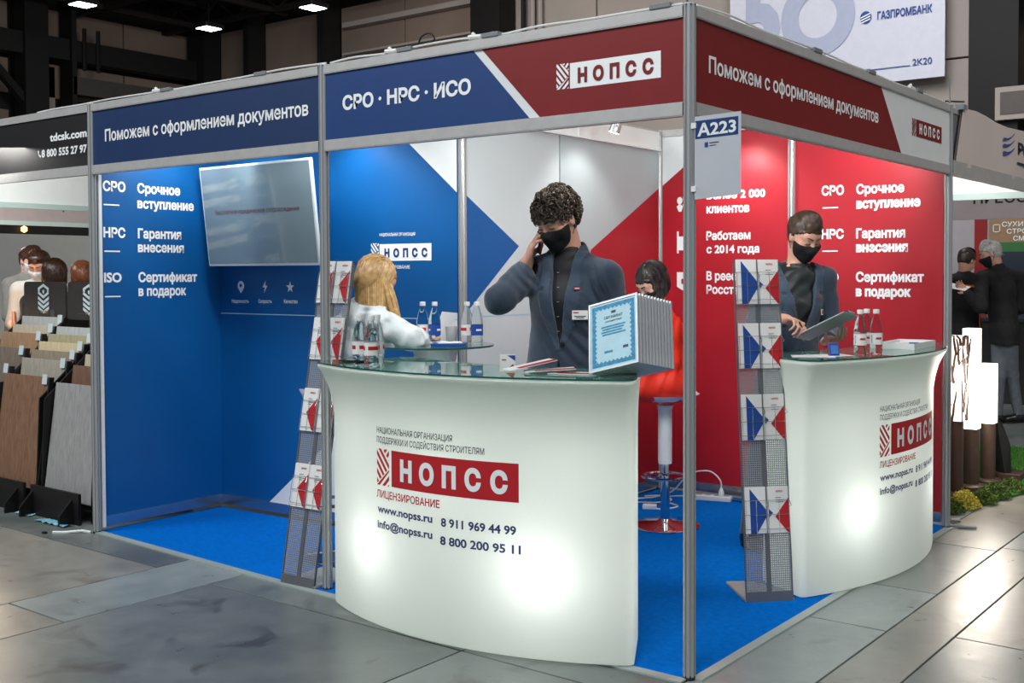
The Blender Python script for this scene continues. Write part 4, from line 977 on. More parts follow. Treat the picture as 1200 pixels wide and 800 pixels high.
mb = MB(); poly(mb, sf, [(.002, 2.000), (Ln - .010, 1.998), (Ln - .010, 2.064), (.002, 2.066)], .0006); mb.build('blue_box', NAVYDIM, t); mb = MB(); mb.box((.026, -.012, 2.05), (.02, .014, .02)); mb.box((.026, -.012, 1.82), (.02, .014, .02)); mb.build('clip', PLW, t)
mb = MB(); text(mb, sf, '\u0410223', .010, Ln - .018, 2.010, .044, .16, .0012); mb.build('lettering', LETTER, t)
mb = MB(); rect(mb, sf, .036, 1.966, .049, 1.984, .0008); mb.build('small_mark', LBLUE, t)
mb = MB(); rect(mb, sf, .054, 1.978, .088, 1.982, .0008); rect(mb, sf, .054, 1.969, .078, 1.972, .0008); mb.build('small_print', GREYTXT, t)

# ================================================================== BAR STOOLS
def stool(x, y, label, zs=.79, rz=0.0):
    t = thing('bar_stool', label, 'stool', (x, y, 0), rz=rz)
    mb = MB(); mb.lathe([(.205, .007), (.21, .012), (.19, .022), (.05, .034), (.03, .05)], (0, 0, 0), 36); mb.build('base', CHROME, t, smooth=True, world=False)
    mb = MB(); mb.lathe([(.028, .04), (.028, .40)], (0, 0, 0), 20); mb.build('column', CHROME, t, smooth=True, world=False)
    mb = MB(); mb.lathe([(.040, .38), (.042, .40), (.042, .70), (.05, .73)], (0, 0, 0), 20); mb.build('gas_lift_cover', PLW, t, smooth=True, world=False)
    mb = MB(); mb.tube([(.13 * math.cos(a), .02 + .13 * math.sin(a), .30) for a in [PI * k / 10 for k in range(0, 21)]], .009, 8); mb.tube([(-.03, 0, .3), (-.13, .02, .3)], .008, 6); mb.build('footrest', CHROME, t, smooth=True, world=False)
    # shell seat with a rolled rear edge
    vs = []; fs = []; nr, na = 8, 32
    for s in (0, 1):
        for i in range(nr + 1):
            r = .205 * i / nr
            for k in range(na):
                a = 2 * PI * k / na; back = max(0, math.sin(a)); z = zs - .03 + .10 * (i / nr) ** 3 * (.25 + 1.1 * back) + (0 if s == 0 else -.022 * (1 - (i / nr) ** 4))
                vs.append((r * 1.04 * math.cos(a), r * math.sin(a) + .02, z))
    for s in (0, 1):
        b0 = s * (nr + 1) * na
        for i in range(nr):
            for k in range(na): k2 = (k + 1) % na; f = (b0 + i * na + k, b0 + i * na + k2, b0 + (i + 1) * na + k2, b0 + (i + 1) * na + k); fs.append(f if s == 0 else f[::-1])
    mb = MB(); mb.add(vs, fs); mb.build('seat', PLW, t, smooth=True, world=False)
    return t
stool(-1.375, 2.06, 'white bar stool on a chrome column under the woman in red', .80, .9)
stool(-2.40, .46, 'white bar stool under the blonde woman, behind the front counter', .80, 2.4)

# ================================================================== POWER STRIP AND FLOOR CABLES
t = thing('power_strip', 'white power strip lying on the blue carpet near the red wall', 'power strip', (-1.50, 2.88, .006))
R_ = rot(.25)
def rb(mb, c, o, d): mb.obox(Vector(c) + R_ @ Vector(o) - R_ @ Vector((d[0] / 2, d[1] / 2, 0)), R_ @ Vector((d[0], 0, 0)), R_ @ Vector((0, d[1], 0)), (0, 0, d[2]))
mb = MB(); rb(mb, (-1.50, 2.86, .007), (0, 0, 0), (.26, .06, .035)); mb.build('housing', PLW, t, bevel=.006)
for k in range(4):
    mb = MB(); c = Vector((-1.50, 2.86, .042)) + R_ @ Vector((-.09 + .06 * k, 0, 0)); mb.lathe([(.020, .0), (.020, .002), (.017, .002), (.017, .0005)], c, 14); mb.build('socket', mat('socket_grey', (170, 174, 174), .5), t)
t2 = thing('power_plug', 'white power plug standing in the power strip on the carpet', 'plug', (-1.44, 2.88, .042))
mb = MB(); mb.lathe([(.019, 0), (.02, .02), (.012, .04), (.006, .05)], (-1.442, 2.875, .0445), 14); mb.build('plug_body', PLW, t2, smooth=True)
cable([(-1.442, 2.875, .09), (-1.45, 2.87, .15), (-1.53, 2.86, .20), (-1.66, 2.82, .17), (-1.75, 2.78, .06), (-1.86, 2.72, .012), (-2.0 + .06, 2.6, .012)], .005, 'white cable arching up from the power strip plug', 'power_cable')
cable([(-1.62, 2.83, .025), (-1.75, 2.84, .012), (-1.80, 2.72, .012), (-1.70, 2.62, .012), (-1.58, 2.55, .012), (-1.62, 2.42, .012), (-1.75, 2.40, .012)], .005, 'white cable looping over the carpet behind the bar stool', 'power_cable')
cable([(-1.37, 2.89, .02), (-1.2, 2.88, .012), (-1.0, 2.86, .012), (-.8, 2.84, .012), (-.6, 2.86, .012)], .005, 'thin black cable along the foot of the red wall', 'power_cable', BLACK)
cable([(-1.9, 2.5, .012), (-1.75, 2.56, .014), (-1.72, 2.70, .012), (-1.85, 2.78, .012), (-1.93, 2.7, .012)], .005, 'white cable coil in the corner of the white storage wall', 'power_cable')
t = thing('adapter', 'small white adapter lying on the carpet beside the stool column', 'adapter', (-1.66, 2.42, .01)); mb = MB(); mb.box((-1.70, 2.40, .022), (.09, .05, .03), rz=.5); mb.build('housing', PLW, t, bevel=.006)
# ================================================================== LEFT NEIGHBOUR: flooring samples
t = thing('fascia', 'black fascia of the neighbouring flooring stand with white web address and phone number', 'sign', (-5.5, 0, 2.09))
mb = MB(); mb.obox((-7.5, -.015, 2.452), (3.478, 0, 0), (0, .03, 0), (0, 0, .043)); mb.build('top_rail', ALUD, t)
mb = MB(); mb.obox((-7.5, -.015, 2.09), (3.478, 0, 0), (0, .03, 0), (0, 0, .055)); mb.build('bottom_rail', ALUD, t)
mb = MB(); mb.obox((-7.5, -.006, 2.14), (3.478, 0, 0), (0, .012, 0), (0, 0, .314)); mb.build('panel', mat('black_print', (30, 28, 29), .5), t)
tline(t, LETTER, sA, 'tdcsk.com', -4.447, -4.040, 2.314, .046, .2); tline(t, LETTER, sA, '8 800 555 27 97', -4.545, -4.040, 2.224, .045, .2)
mb = MB()
poly(mb, sA, [(-4.589, 2.262), (-4.580, 2.270), (-4.572, 2.256), (-4.576, 2.248), (-4.566, 2.236), (-4.558, 2.240), (-4.552, 2.228), (-4.562, 2.222), (-4.580, 2.238)], .002); mb.build('phone_icon', LETTER, t)
t = thing('wall_trim', 'white aluminium edge profile closing the blue side wall', 'profile', (-4, .02, 0)); mb = MB(); mb.obox((-3.985, .022, .03), (.012, 0, 0), (0, .018, 0), (0, 0, 2.06)); mb.build('profile', PLW, t)

WOODS = {'brown': ((112, 82, 62), (142, 108, 84)), 'greige': ((146, 140, 128), (168, 162, 150)), 'taupe': ((128, 116, 100), (152, 140, 122)), 'cream': ((186, 170, 134), (206, 192, 158)),
         'olive': ((150, 142, 112), (172, 164, 134)), 'pale grey': ((158, 164, 162), (182, 186, 184)), 'light grey': ((138, 138, 138), (166, 164, 162)), 'red brown': ((104, 74, 62), (128, 96, 80)),
         'tan': ((142, 112, 84), (170, 138, 106)), 'beige': ((176, 164, 142), (196, 186, 164)), 'grey brown': ((104, 94, 84), (130, 118, 106))}
def wood(k):
    a, b = WOODS[k]; return mat('wood_' + k.replace(' ', '_'), a, .5, rgb2=b, scale=9, stretch=(9, 9, .7), detail=8, bump=.12, bscale=30)
TAGP = mat('sample_tag', (196, 208, 212), .5, var=.04)
def sample(xr, wid, y, z, kind, label, hgt=.72):
    """leaning floor sample: top edge at (y, z)"""
    t = thing('floor_sample', label, 'floor sample', (xr - wid / 2, y - .09, z - hgt), 'leaning floor samples on the black display')
    V = Vector((0, .128, .992)) * hgt; o_ = Vector((xr - wid, y, z)) - V
    n = 2 if kind != 'brown' else 3
    for k in range(n):
        mb = MB(); u = wid / n
        mb.obox(o_ + Vector((u * k + .0008, 0, 0)), (u - .0016, 0, 0), V, Vector((0, .011, -.0014))); mb.build('plank', wood(kind), t, bevel=.001)
    mb = MB(); mb.obox(o_ + Vector((wid + .002, -.006, 0)), (.014, 0, 0), V, Vector((0, .03, -.002))); mb.build('edge_strip', BLACK, t)
    mb = MB(); mb.obox(Vector((xr - .062, y, z)) - V * .08 + Vector((0, -.012, .012)), (.058, 0, 0), V * .088, Vector((0, .003, 0))); mb.build('tag', TAGP, t)
C0, C1_, C2_ = -5.471, -4.870, -4.225
for xr, y, z, kd, la in [
    (C1_, .194, .850, 'brown', 'brown oak floor sample, the lowest and frontmost of its column'),
    (C1_, .315, .947, 'greige', 'greige floor sample right behind the front brown one'),
    (C1_, .380, .999, 'taupe', 'taupe floor sample between the greige and the cream ones'),
    (C1_, .434, 1.052, 'cream', 'cream floor sample with yellowish planks in the middle column'),
    (C1_, .500, 1.100, 'olive', 'olive beige floor sample just below the pale one under the second header'),
    (C1_, .561, 1.149, 'pale grey', 'pale grey floor sample touching the second header board'),
    (C0, .165, .790, 'grey brown', 'grey brown floor sample lowest in the column cut by the frame edge'),
    (C0, .246, .890, 'grey brown', 'grey brown floor sample, second from bottom in the column cut by the frame'),
    (C0, .352, 1.006, 'grey brown', 'dark greyish brown floor sample just below the tan one'),
    (C0, .473, 1.100, 'tan', 'tan brown floor sample just below the light beige one'),
    (C0, .559, 1.150, 'beige', 'light beige floor sample just below the pale one under the first header'),
    (C0, .628, 1.208, 'pale grey', 'pale grey floor sample touching the first header board'),
    (C2_, .200, .822, 'light grey', 'light grey floor sample standing frontmost beside the blue booth wall'),
    (C2_, .315, .925, 'red brown', 'reddish brown floor sample behind the light grey front one'),
    (C2_, .400, .990, 'beige', 'beige floor sample behind the reddish brown one by the booth post'),
    (C2_, .470, 1.040, 'cream', 'cream floor sample highest behind the booth post')]:
    sample(xr, .575, y, z, kd, la)
KICK = mat('black_board', (20, 17, 17), .45, bump=.03)
def display(x0, x1, label):
    t = thing('sample_display', label, 'display', ((x0 + x1) / 2, .35, 0))
    mb = MB(); mb.obox((x0 + .01, .03, .0), (x1 - x0 - .05, 0, 0), (0, .018, 0), (0, 0, .19)); mb.build('kick_board', KICK, t)
    for xx in (x0 + .02, x1 - .13):
        mb = MB(); mb.add([(xx, .03, 0), (xx, -.05, 0), (xx, -.05, .06), (xx, .03, .15), (xx + .018, .03, 0), (xx + .018, -.05, 0), (xx + .018, -.05, .06), (xx + .018, .03, .15)], [(0, 1, 2, 3), (7, 6, 5, 4), (1, 5, 6, 2), (2, 6, 7, 3), (0, 4, 5, 1), (0, 3, 7, 4)]); mb.build('foot', KICK, t)
    for xx in (x0 + .002, x1 - .024):
        mb = MB(); mb.add([(xx, .10, .0), (xx, .80, .0), (xx, .80, 1.22), (xx, .66, 1.22), (xx, .13, .72), (xx, .10, .12)] + [(xx + .014, .10, .0), (xx + .014, .80, .0), (xx + .014, .80, 1.22), (xx + .014, .66, 1.22), (xx + .014, .13, .72), (xx + .014, .10, .12)],
                  [(0, 1, 2, 3, 4, 5), (11, 10, 9, 8, 7, 6)] + [(i, (i + 1) % 6, 6 + (i + 1) % 6, 6 + i) for i in range(6)]); mb.build('side_panel', KICK, t)
    for k in range(6):
        mb = MB(); mb.obox((x0 + .01, .10 + .095 * k, .06 + .075 * k), (x1 - x0 - .035, 0, 0), (0, .085, 0), (0, 0, .014)); mb.build('shelf', KICK, t)
    return t
HB = mat('header_board', (52, 50, 50), .5, var=.12, scale=20)
EMB = mat('emblem_print', (196, 214, 220), .5); GOLDP = mat('gold_print', (150, 128, 84), .5)
for x0, x1, hd, la in ((C0 - .60, C0 + .01, True, 'black stepped sample display at the frame edge with a dark emblem header board'),
                       (C1_ - .60, C1_ + .01, True, 'black stepped sample display in the middle with a dark emblem header board'),
                       (C2_ - .60, C2_ + .01, False, 'black stepped sample display standing against the blue booth wall')):
    t = display(x0, x1, la)
    if hd:
        x0h, x1h = x0 + .03, x1 - .01; pts = []
        for cx_, cz_, a0 in ((x1h - .03, 1.430, 0), (x0h + .03, 1.430, PI / 2)):
            for k in range(5): a = a0 + PI / 2 * k / 4; pts.append((cx_ + .03 * math.cos(a), cz_ + .03 * math.sin(a)))
        pts += [(x0h, 1.195), (x1h, 1.195)]
        n = len(pts); mb = MB(); mb.add([(x, .640, z) for x, z in pts] + [(x, .655, z) for x, z in pts], [tuple(range(n))[::-1], tuple(range(n, 2 * n))] + [(i, (i + 1) % n, n + (i + 1) % n, n + i) for i in range(n)]); mb.build('header_board', HB, t)
        sH = flat(((x0h + x1h) / 2 - .01, .6395, 1.35), (1, 0, 0), (0, 0, 1), (0, -1, 0))
        mb = MB()
        poly(mb, sH, [(-.075, .035), (-.075, .065), (0, .095), (.075, .065), (.075, .035), (.05, .035), (.05, .055), (0, .075), (-.05, .055), (-.05, .035)][::-1])
        for k in range(4):
            z_ = .045 - .035 * k - (.005 if k else 0); poly(mb, sH, [(-.075, z_), (0, z_ - .035), (.075, z_), (.075, z_ - .022), (0, z_ - .057), (-.075, z_ - .022)])
        poly(mb, sH, [(-.012, .03), (.0, .022), (.012, .03), (.012, .05), (-.012, .05)]); mb.build('emblem', EMB, t)
        mb = MB(); rect(mb, sH, -.15, -.115, -.05, -.108); rect(mb, sH, -.15, -.132, .06, -.129); mb.build('faint_line', GREYTXT, t)
        mb = MB(); text(mb, sH, 'PORT', -.04, .07, -.118, .020, .2, .001); mb.build('gold_lettering', GOLDP, t)
        mb = MB(); poly(mb, sH, [(.09, -.10), (.12, -.085), (.15, -.10), (.15, -.135), (.12, -.155), (.09, -.135)]); mb.build('small_shield', GREYTXT, t)

MAUVE = mat('mauve_fascia', (168, 156, 156), .5, var=.04); MINT = mat('mint_rail', (178, 196, 190), .4, var=.03)
t = thing('fascia', 'white inner fascia of the flooring stand brightly lit by its own spotlight', 'sign', (-8, 3, 2.1))
mb = MB(); mb.obox((-8.0, -.1, 2.165), (.02, 0, 0), (0, 6.3, 0), (0, 0, .30)); mb.build('panel', PLW, t); mb = MB(); mb.obox((-7.99, -.1, 2.115), (.03, 0, 0), (0, 6.3, 0), (0, 0, .05)); mb.build('bottom_rail', MINT, t)
area('neighbour_lamp', (-5.1, .12, 2.35), (-5.2, .45, .9), .6, 16, (1, .98, .94))
area('neighbour_lamp', (-6.9, .9, 2.42), (-8.0, 1.3, 2.3), .2, 14, (.95, 1, .98))
t = thing('fascia', 'mauve grey fascia of the stand across the next aisle with cut off dark lettering', 'sign', (-12, 4, 2.1))
mb = MB(); mb.obox((-12.0, 0, 2.195), (.03, 0, 0), (0, 9, 0), (0, 0, .3)); mb.build('panel', MAUVE, t); mb = MB(); mb.obox((-11.99, 0, 2.14), (.04, 0, 0), (0, 9, 0), (0, 0, .055)); mb.build('bottom_rail', MINT, t)
sX = flat((-11.97, 0, 0), (0, 1, 0), (0, 0, 1), (1, 0, 0)); mb = MB(); text(mb, sX, '\u041a\u043e\u043b\u043e\u0440\u0438\u0442', 3.9, 4.42, 2.36, .09, .1); mb.build('lettering', BLACK, t)
t = thing('light_tube', 'tall glowing white light tube behind the people of the flooring stand', 'lamp', (-11.98, 3.3, .3))
mb = MB(); mb.tube([(-11.96, 3.28, .3), (-11.96, 3.28, 2.14)], .040, 8); mb.build('tube', glow('tube_glow', (235, 245, 255), 7), t)
t = thing('partition', 'plain beige grey partition left of the glowing light tube', 'partition', (-14, 2, 0)); mb = MB(); mb.obox((-14.5, -3, 0), (.05, 0, 0), (0, 7.2, 0), (0, 0, 2.12)); mb.build('board', mat('beige_partition', (172, 160, 152), .7, var=.03), t)
t = thing('partition', 'plain cool grey partition right of the glowing light tube', 'partition', (-14, 7, 0)); mb = MB(); mb.obox((-14.5, 4.25, 0), (.05, 0, 0), (0, 6, 0), (0, 0, 2.12)); mb.build('board', mat('grey_partition', (164, 166, 164), .7, var=.03), t)
t = thing('string_lights', 'dark shelf with small warm lamps above the far partitions', 'lamp', (-16, 4, 2.3)); mb = MB(); mb.obox((-16.2, -1, 2.18), (.1, 0, 0), (0, 11, 0), (0, 0, .22)); mb.build('shelf', BLACK, t)
for k in range(7): mb = MB(); mb.lathe([(.0, -.06), (.05, -.03), (.05, .03), (.0, .06)], (-16.05, 2.8 + .5 * k, 2.26), 8); mb.build('bulb', glow('warm_bulb', (255, 190, 110), 3), t)
area('neighbour_lamp', (-10.0, 2.0, 2.6), (-12.5, 3.5, 1.2), .8, 60, (1, .96, .9))
area('neighbour_lamp', (-10.5, 2.2, 2.6), (-8.5, 2.0, 1.0), .8, 25, (1, .86, .7))

t = thing('floor_lamp', 'round warm floor lamp glowing beside the people of the flooring stand', 'lamp', (-6.75, .72, 0))
mb = MB(); mb.lathe([(.10, 0), (.10, .02), (.012, .03), (.012, 1.10)], (-6.75, .72, .0), 12); mb.build('base', BLACK, t, smooth=True)
mb = MB(); mb.lathe([(.0, -.06), (.045, -.04), (.06, 0), (.045, .04), (0, .06)], (-6.75, .72, 1.16), 12); mb.build('bulb', glow('warm_lamp_glow', (255, 214, 150), 30), t, smooth=True)
l = bpy.data.lights.new('warm_lamp', 'POINT'); l.energy = 5; l.color = (1, .62, .28); l.shadow_soft_size = .06; lo = bpy.data.objects.new('warm_lamp', l); COL.objects.link(lo); lo.location = (-6.72, .62, 1.20)
t = thing('floor_lamp', 'slanted orange glowing lamp bar at the edge of the frame', 'lamp', (-7.2, .7, 0)); mb = MB(); mb.tube([(-7.05, .90, 1.0), (-7.15, .86, 1.5)], .03, 6); mb.build('glowing_bar', glow('orange_glow', (255, 150, 60), 5), t); mb = MB(); mb.tube([(-7.05, .9, .02), (-7.05, .90, 1.0)], .015, 6); mb.lathe([(.12, 0), (.12, .02), (.02, .03)], (-7.05, .9, 0), 12); mb.build('pole', BLACK, t)

# scraps of film by the display feet
FILM = mat('pale_blue_film', (120, 176, 196), .25, var=.2, scale=30, coat=.3)
random.seed(3)
for (x, y, s, la) in ((-4.42, -.04, .17, 'crumpled pale blue film strip on the floor near the booth post'), (-4.83, .0, .09, 'small crumple of blue film between the two display feet')):
    mb = MB(); n = 14; vs = []; fs = []
    for i in range(n):
        for j in range(3): vs.append((x + s * (i / n - .5) * 2, y - .02 + .03 * j + random.uniform(-.01, .01), .004 + random.uniform(0, .012)))
    for i in range(n - 1):
        for j in range(2): fs.append((i * 3 + j, (i + 1) * 3 + j, (i + 1) * 3 + j + 1, i * 3 + j + 1))
    mb.add(vs, fs); tag(mb.build('film_scrap', FILM), la, 'film')
t = thing('tape_scrap', 'white twisted tape end on the floor in front of the booth post', 'tape', (-4.1, -.06, 0)); mb = MB(); mb.tube([(-4.02, -.03, .006), (-4.08, -.05, .010), (-4.14, -.12, .006), (-4.20, -.16, .006)], .008, 5); mb.build('twisted_tape', PLW, t); mb = MB(); mb.box((-4.235, -.19, .005), (.03, .02, .01)); mb.build('dark_end', BLACK, t)

# ================================================================== RIGHT NEIGHBOUR
t = thing('fascia', 'pale cloth fascia of the neighbouring stand with blue wave emblem, beyond the end post', 'sign', (0, 4.5, 2.09))
CLOTH = mat('pale_fascia_cloth', (206, 192, 186), .8, var=.03, scale=2, bump=.08, bscale=6)
mb = MB(); n = 14; vs = []; fs = []
for i in range(n + 1):
    k = i / n; y0 = 3.06 + (6.6 - 3.06) * k; y1 = 3.20 + (6.6 - 3.20) * k
    for z, yy in ((2.15, y0), (2.50 + .012 * math.sin(k * 17), y1)):
        for xx in (.02 + .006 * math.sin(k * 23), .008): vs.append((xx, yy, z))
for i in range(n): a = i * 4; fs += [(a, a + 4, a + 6, a + 2), (a + 1, a + 3, a + 7, a + 5), (a + 2, a + 6, a + 7, a + 3), (a, a + 1, a + 5, a + 4)]
mb.add(vs, fs); mb.build('cloth', CLOTH, t, smooth=True)
mb = MB(); mb.obox((-.02, 3.03, 2.09), (.045, 0, 0), (0, 3.6, 0), (0, 0, .085)); mb.build('bottom_rail', ALUD, t); mb = MB(); mb.obox((-.02, 3.03, 2.46), (.02, 0, 0), (0, 3.6, 0), (0, 0, .03)); mb.build('top_rail', ALUD, t)
mb = MB(); mb.obox((-.015, 3.035, 2.17), (.01, 0, 0), (0, .3, 0), (0, 0, .29)); mb.build('grey_infill', mat('grey_infill', (110, 110, 114), .6), t)
sN = flat((.026, 0, 0), (0, 1, 0), (0, 0, 1), (1, 0, 0)); mb = MB()
for z0, th in ((2.39, .022), (2.345, .026), (2.29, .034)):
    prev = None
    for k in range(7):
        u = 4.06 + .27 * k / 6 + (2.39 - z0) * -.3 * 0; z = z0 + .07 * (k / 6) ** 2; tt = th * (1 - .8 * k / 6)
        if prev: poly(mb, sN, [prev[0], (u, z), (u, z + tt), prev[1]], .002)
        prev = ((u, z), (u, z + tt))
mb.build('wave_emblem', LBLUE, t)
mb = MB(); text(mb, sN, '\u0420\u041e\u0421', 4.42, 4.95, 2.335, .075, .2); rect(mb, sN, 4.40, 2.258, 5.0, 2.276, .002); mb.build('lettering', mat('dark_ink', (30, 36, 60), .5), t)
mb = MB(); mb.tube([(-.02, 3.0, 2.52), (.05, 3.12, 2.525)], .006, 6); mb.tube([(.0, 3.02, 2.5), (.0, 3.0, 2.66)], .003, 5); mb.box((.01, 3.2, 2.505), (.05, .07, .03)); mb.build('connector', CHROME, t)
t = thing('fascia', 'brightly lit white inner fascia over the garden lamp stand', 'sign', (-1, 6, 2.1))
mb = MB(); mb.obox((-3, 6.0, 2.185), (3.0, 0, 0), (0, .02, 0), (0, 0, .30)); mb.build('panel', PLW, t); mb = MB(); mb.obox((-3, 5.99, 2.13), (3.0, 0, 0), (0, .04, 0), (0, 0, .055)); mb.build('bottom_rail', MINT, t)
area('neighbour_lamp', (-.9, 5.0, 2.40), (-.9, 6.0, 2.3), .25, 10, (.97, 1, .99))
t = thing('fascia', 'far mauve fascia with dark Cyrillic lettering half hidden by the rail in front', 'sign', (-1, 8.6, 2.1))
mb = MB(); mb.obox((-4, 8.55, 2.085), (6, 0, 0), (0, .03, 0), (0, 0, .36)); mb.build('panel', MAUVE, t)
sP = flat((0, 8.55, 0), (1, 0, 0), (0, 0, 1), (0, -1, 0)); mb = MB(); text(mb, sP, '\u041f\u0420\u0415\u0421\u0421-\u0421\u0422\u0415\u041d\u0414', -1.49, -.30, 2.255, .11, .1); mb.build('lettering', BLACK, t)
t = thing('partition', 'light grey partition with a red stripe behind the two men in black jackets', 'partition', (-2, 11, 0)); mb = MB(); mb.obox((-6, 11, 0), (10, 0, 0), (0, .05, 0), (0, 0, 2.5)); mb.build('board', mat('cool_partition', (166, 160, 164), .7, var=.03), t)
mb = MB(); mb.obox((-2.19, 10.985, 0), (.155, 0, 0), (0, .012, 0), (0, 0, 2.4)); mb.build('red_stripe', mat('dark_red_stripe', (140, 20, 22), .5), t)
t = thing('poster', 'brown, green and navy building materials poster behind the grey haired man', 'poster', (-1.2, 10.95, 1))
mb = MB(); mb.obox((-2.0, 10.96, .3), (2.2, 0, 0), (0, .015, 0), (0, 0, 1.93)); mb.build('sheet', mat('brown_poster', (150, 122, 92), .6, var=.1, scale=3), t)
sQ = flat((0, 10.96, 0), (1, 0, 0), (0, 0, 1), (0, -1, 0)); mb = MB(); rect(mb, sQ, -2.0, 1.78, .2, 1.90, .004); mb.build('green_band', mat('green_band', (52, 112, 58), .6), t)
mb = MB(); rect(mb, sQ, -2.0, .3, .2, 1.78, .003); mb.build('navy_band', mat('navy_band', (34, 44, 62), .6), t)
tline(t, LETTER, sQ, '\u0421\u0423\u0425\u0418\u0415', -1.84, -1.52, 2.10, .06, .1, .004); tline(t, LETTER, sQ, '\u0421\u0422\u0420\u041e\u0418\u0422', -1.78, -1.40, 2.01, .06, .1, .004); tline(t, LETTER, sQ, '\u0421\u041c\u0415\u0421\u0418', -1.70, -1.38, 1.92, .06, .1, .004); mb = MB()
for a, b, c, d in ((-1.95, 2.03, -1.94, 2.13), (-1.87, 2.03, -1.86, 2.13), (-1.95, 2.12, -1.86, 2.13), (-1.95, 2.03, -1.86, 2.04)): rect(mb, sQ, a, b, c, d, .004)
mb.build('frame_icon', LETTER, t)
t = thing('barrier', 'dark low counter behind the legs of the grey haired man', 'counter', (0, 10, 0)); mb = MB(); mb.obox((-2.6, 9.6, .0), (3.6, 0, 0), (0, .5, 0), (0, 0, .95)); mb.obox((-2.65, 9.55, .95), (3.7, 0, 0), (0, .6, 0), (0, 0, .04)); mb.build('body', mat('dark_counter', (44, 44, 48), .5), t)
t = thing('box_speaker', 'small grey framed box hung high on the black column beyond the cloth fascia', 'box', (-2.5, 14, 4.2))
mb = MB(); mb.obox((-2.78, 14.0, 3.86), (.9, 0, 0), (0, .12, 0), (0, 0, .50)); mb.build('frame', HWL, t); mb = MB(); mb.obox((-2.70, 13.985, 3.94), (.74, 0, 0), (0, .02, 0), (0, 0, .34)); mb.build('dark_face', mat('box_face', (84, 76, 74), .6), t)

# turf with moss edge
TURF = mat('turf_green', (62, 128, 40), .8, rgb2=(96, 158, 58), scale=30)
t = thing('turf_mat', 'bright green artificial turf patch behind the garden lamps', 'turf', (-.4, 4.8, 0))
mb = MB(); mb.prism([(-.10, 3.30), (.12, 4.30), (.22, 5.2), (.25, 6.3), (-1.2, 6.3), (-1.2, 3.3)], .002, .016); mb.build('backing', mat('turf_base', (40, 92, 28), .9), t)
random.seed(5); mb = MB()
for i in range(9000):
    y = random.uniform(3.32, 6.3); x = random.uniform(-.9, -.10 + (y - 3.3) * .2 if y < 4.6 else .2)
    a = random.uniform(0, 6.28); h = random.uniform(.018, .04); wv = .004
    mb.add([(x - wv * math.cos(a), y - wv * math.sin(a), .014), (x + wv * math.cos(a), y + wv * math.sin(a), .014), (x + random.uniform(-.012, .012), y + random.uniform(-.012, .012), .014 + h)], [(0, 1, 2)])
o = mb.build('grass_blades', TURF, t); o['kind'] = 'stuff'
def clump(cx, cy, r, h, m_, n, label, nm='moss_clump'):
    mb = MB()
    for i in range(n):
        a = random.uniform(0, 6.28); q = r * math.sqrt(random.random()); x = cx + q * math.cos(a); y = cy + q * math.sin(a); z = h * (1 - (q / r) ** 2) * random.uniform(.5, 1.05) + .015
        s = random.uniform(.006, .014); d = [Vector((random.gauss(0, 1), random.gauss(0, 1), random.gauss(0, 1))).normalized() * s for _ in range(3)]
        mb.add([Vector((x, y, z)) + v for v in d], [(0, 1, 2)])
    return mb.build(nm, m_, None)
MOSS = mat('moss_green', (58, 84, 34), .9, rgb2=(96, 118, 50), scale=20); MOSSY = mat('moss_yellow', (176, 168, 62), .9, rgb2=(206, 196, 90), scale=20)
for cx, cy, r, h, m_, la in ((-.085, 3.62, .11, .10, MOSSY, 'yellow moss clump at the foot of the nearest garden lamp'), (-.12, 3.44, .10, .07, MOSS, 'dark green moss clump by the end post of the booth'),
                             (-.02, 3.83, .09, .08, MOSS, 'green moss clump between the nearest two lamp bases'), (.0, 4.05, .10, .09, MOSS, 'green moss clump along the turf edge by the second lamp'), (.03, 4.32, .10, .08, MOSS, 'green moss clump along the turf edge by the square lamp base')):
    o = clump(cx, cy, r, h, m_, 1500, la); tag(o, la, 'moss')
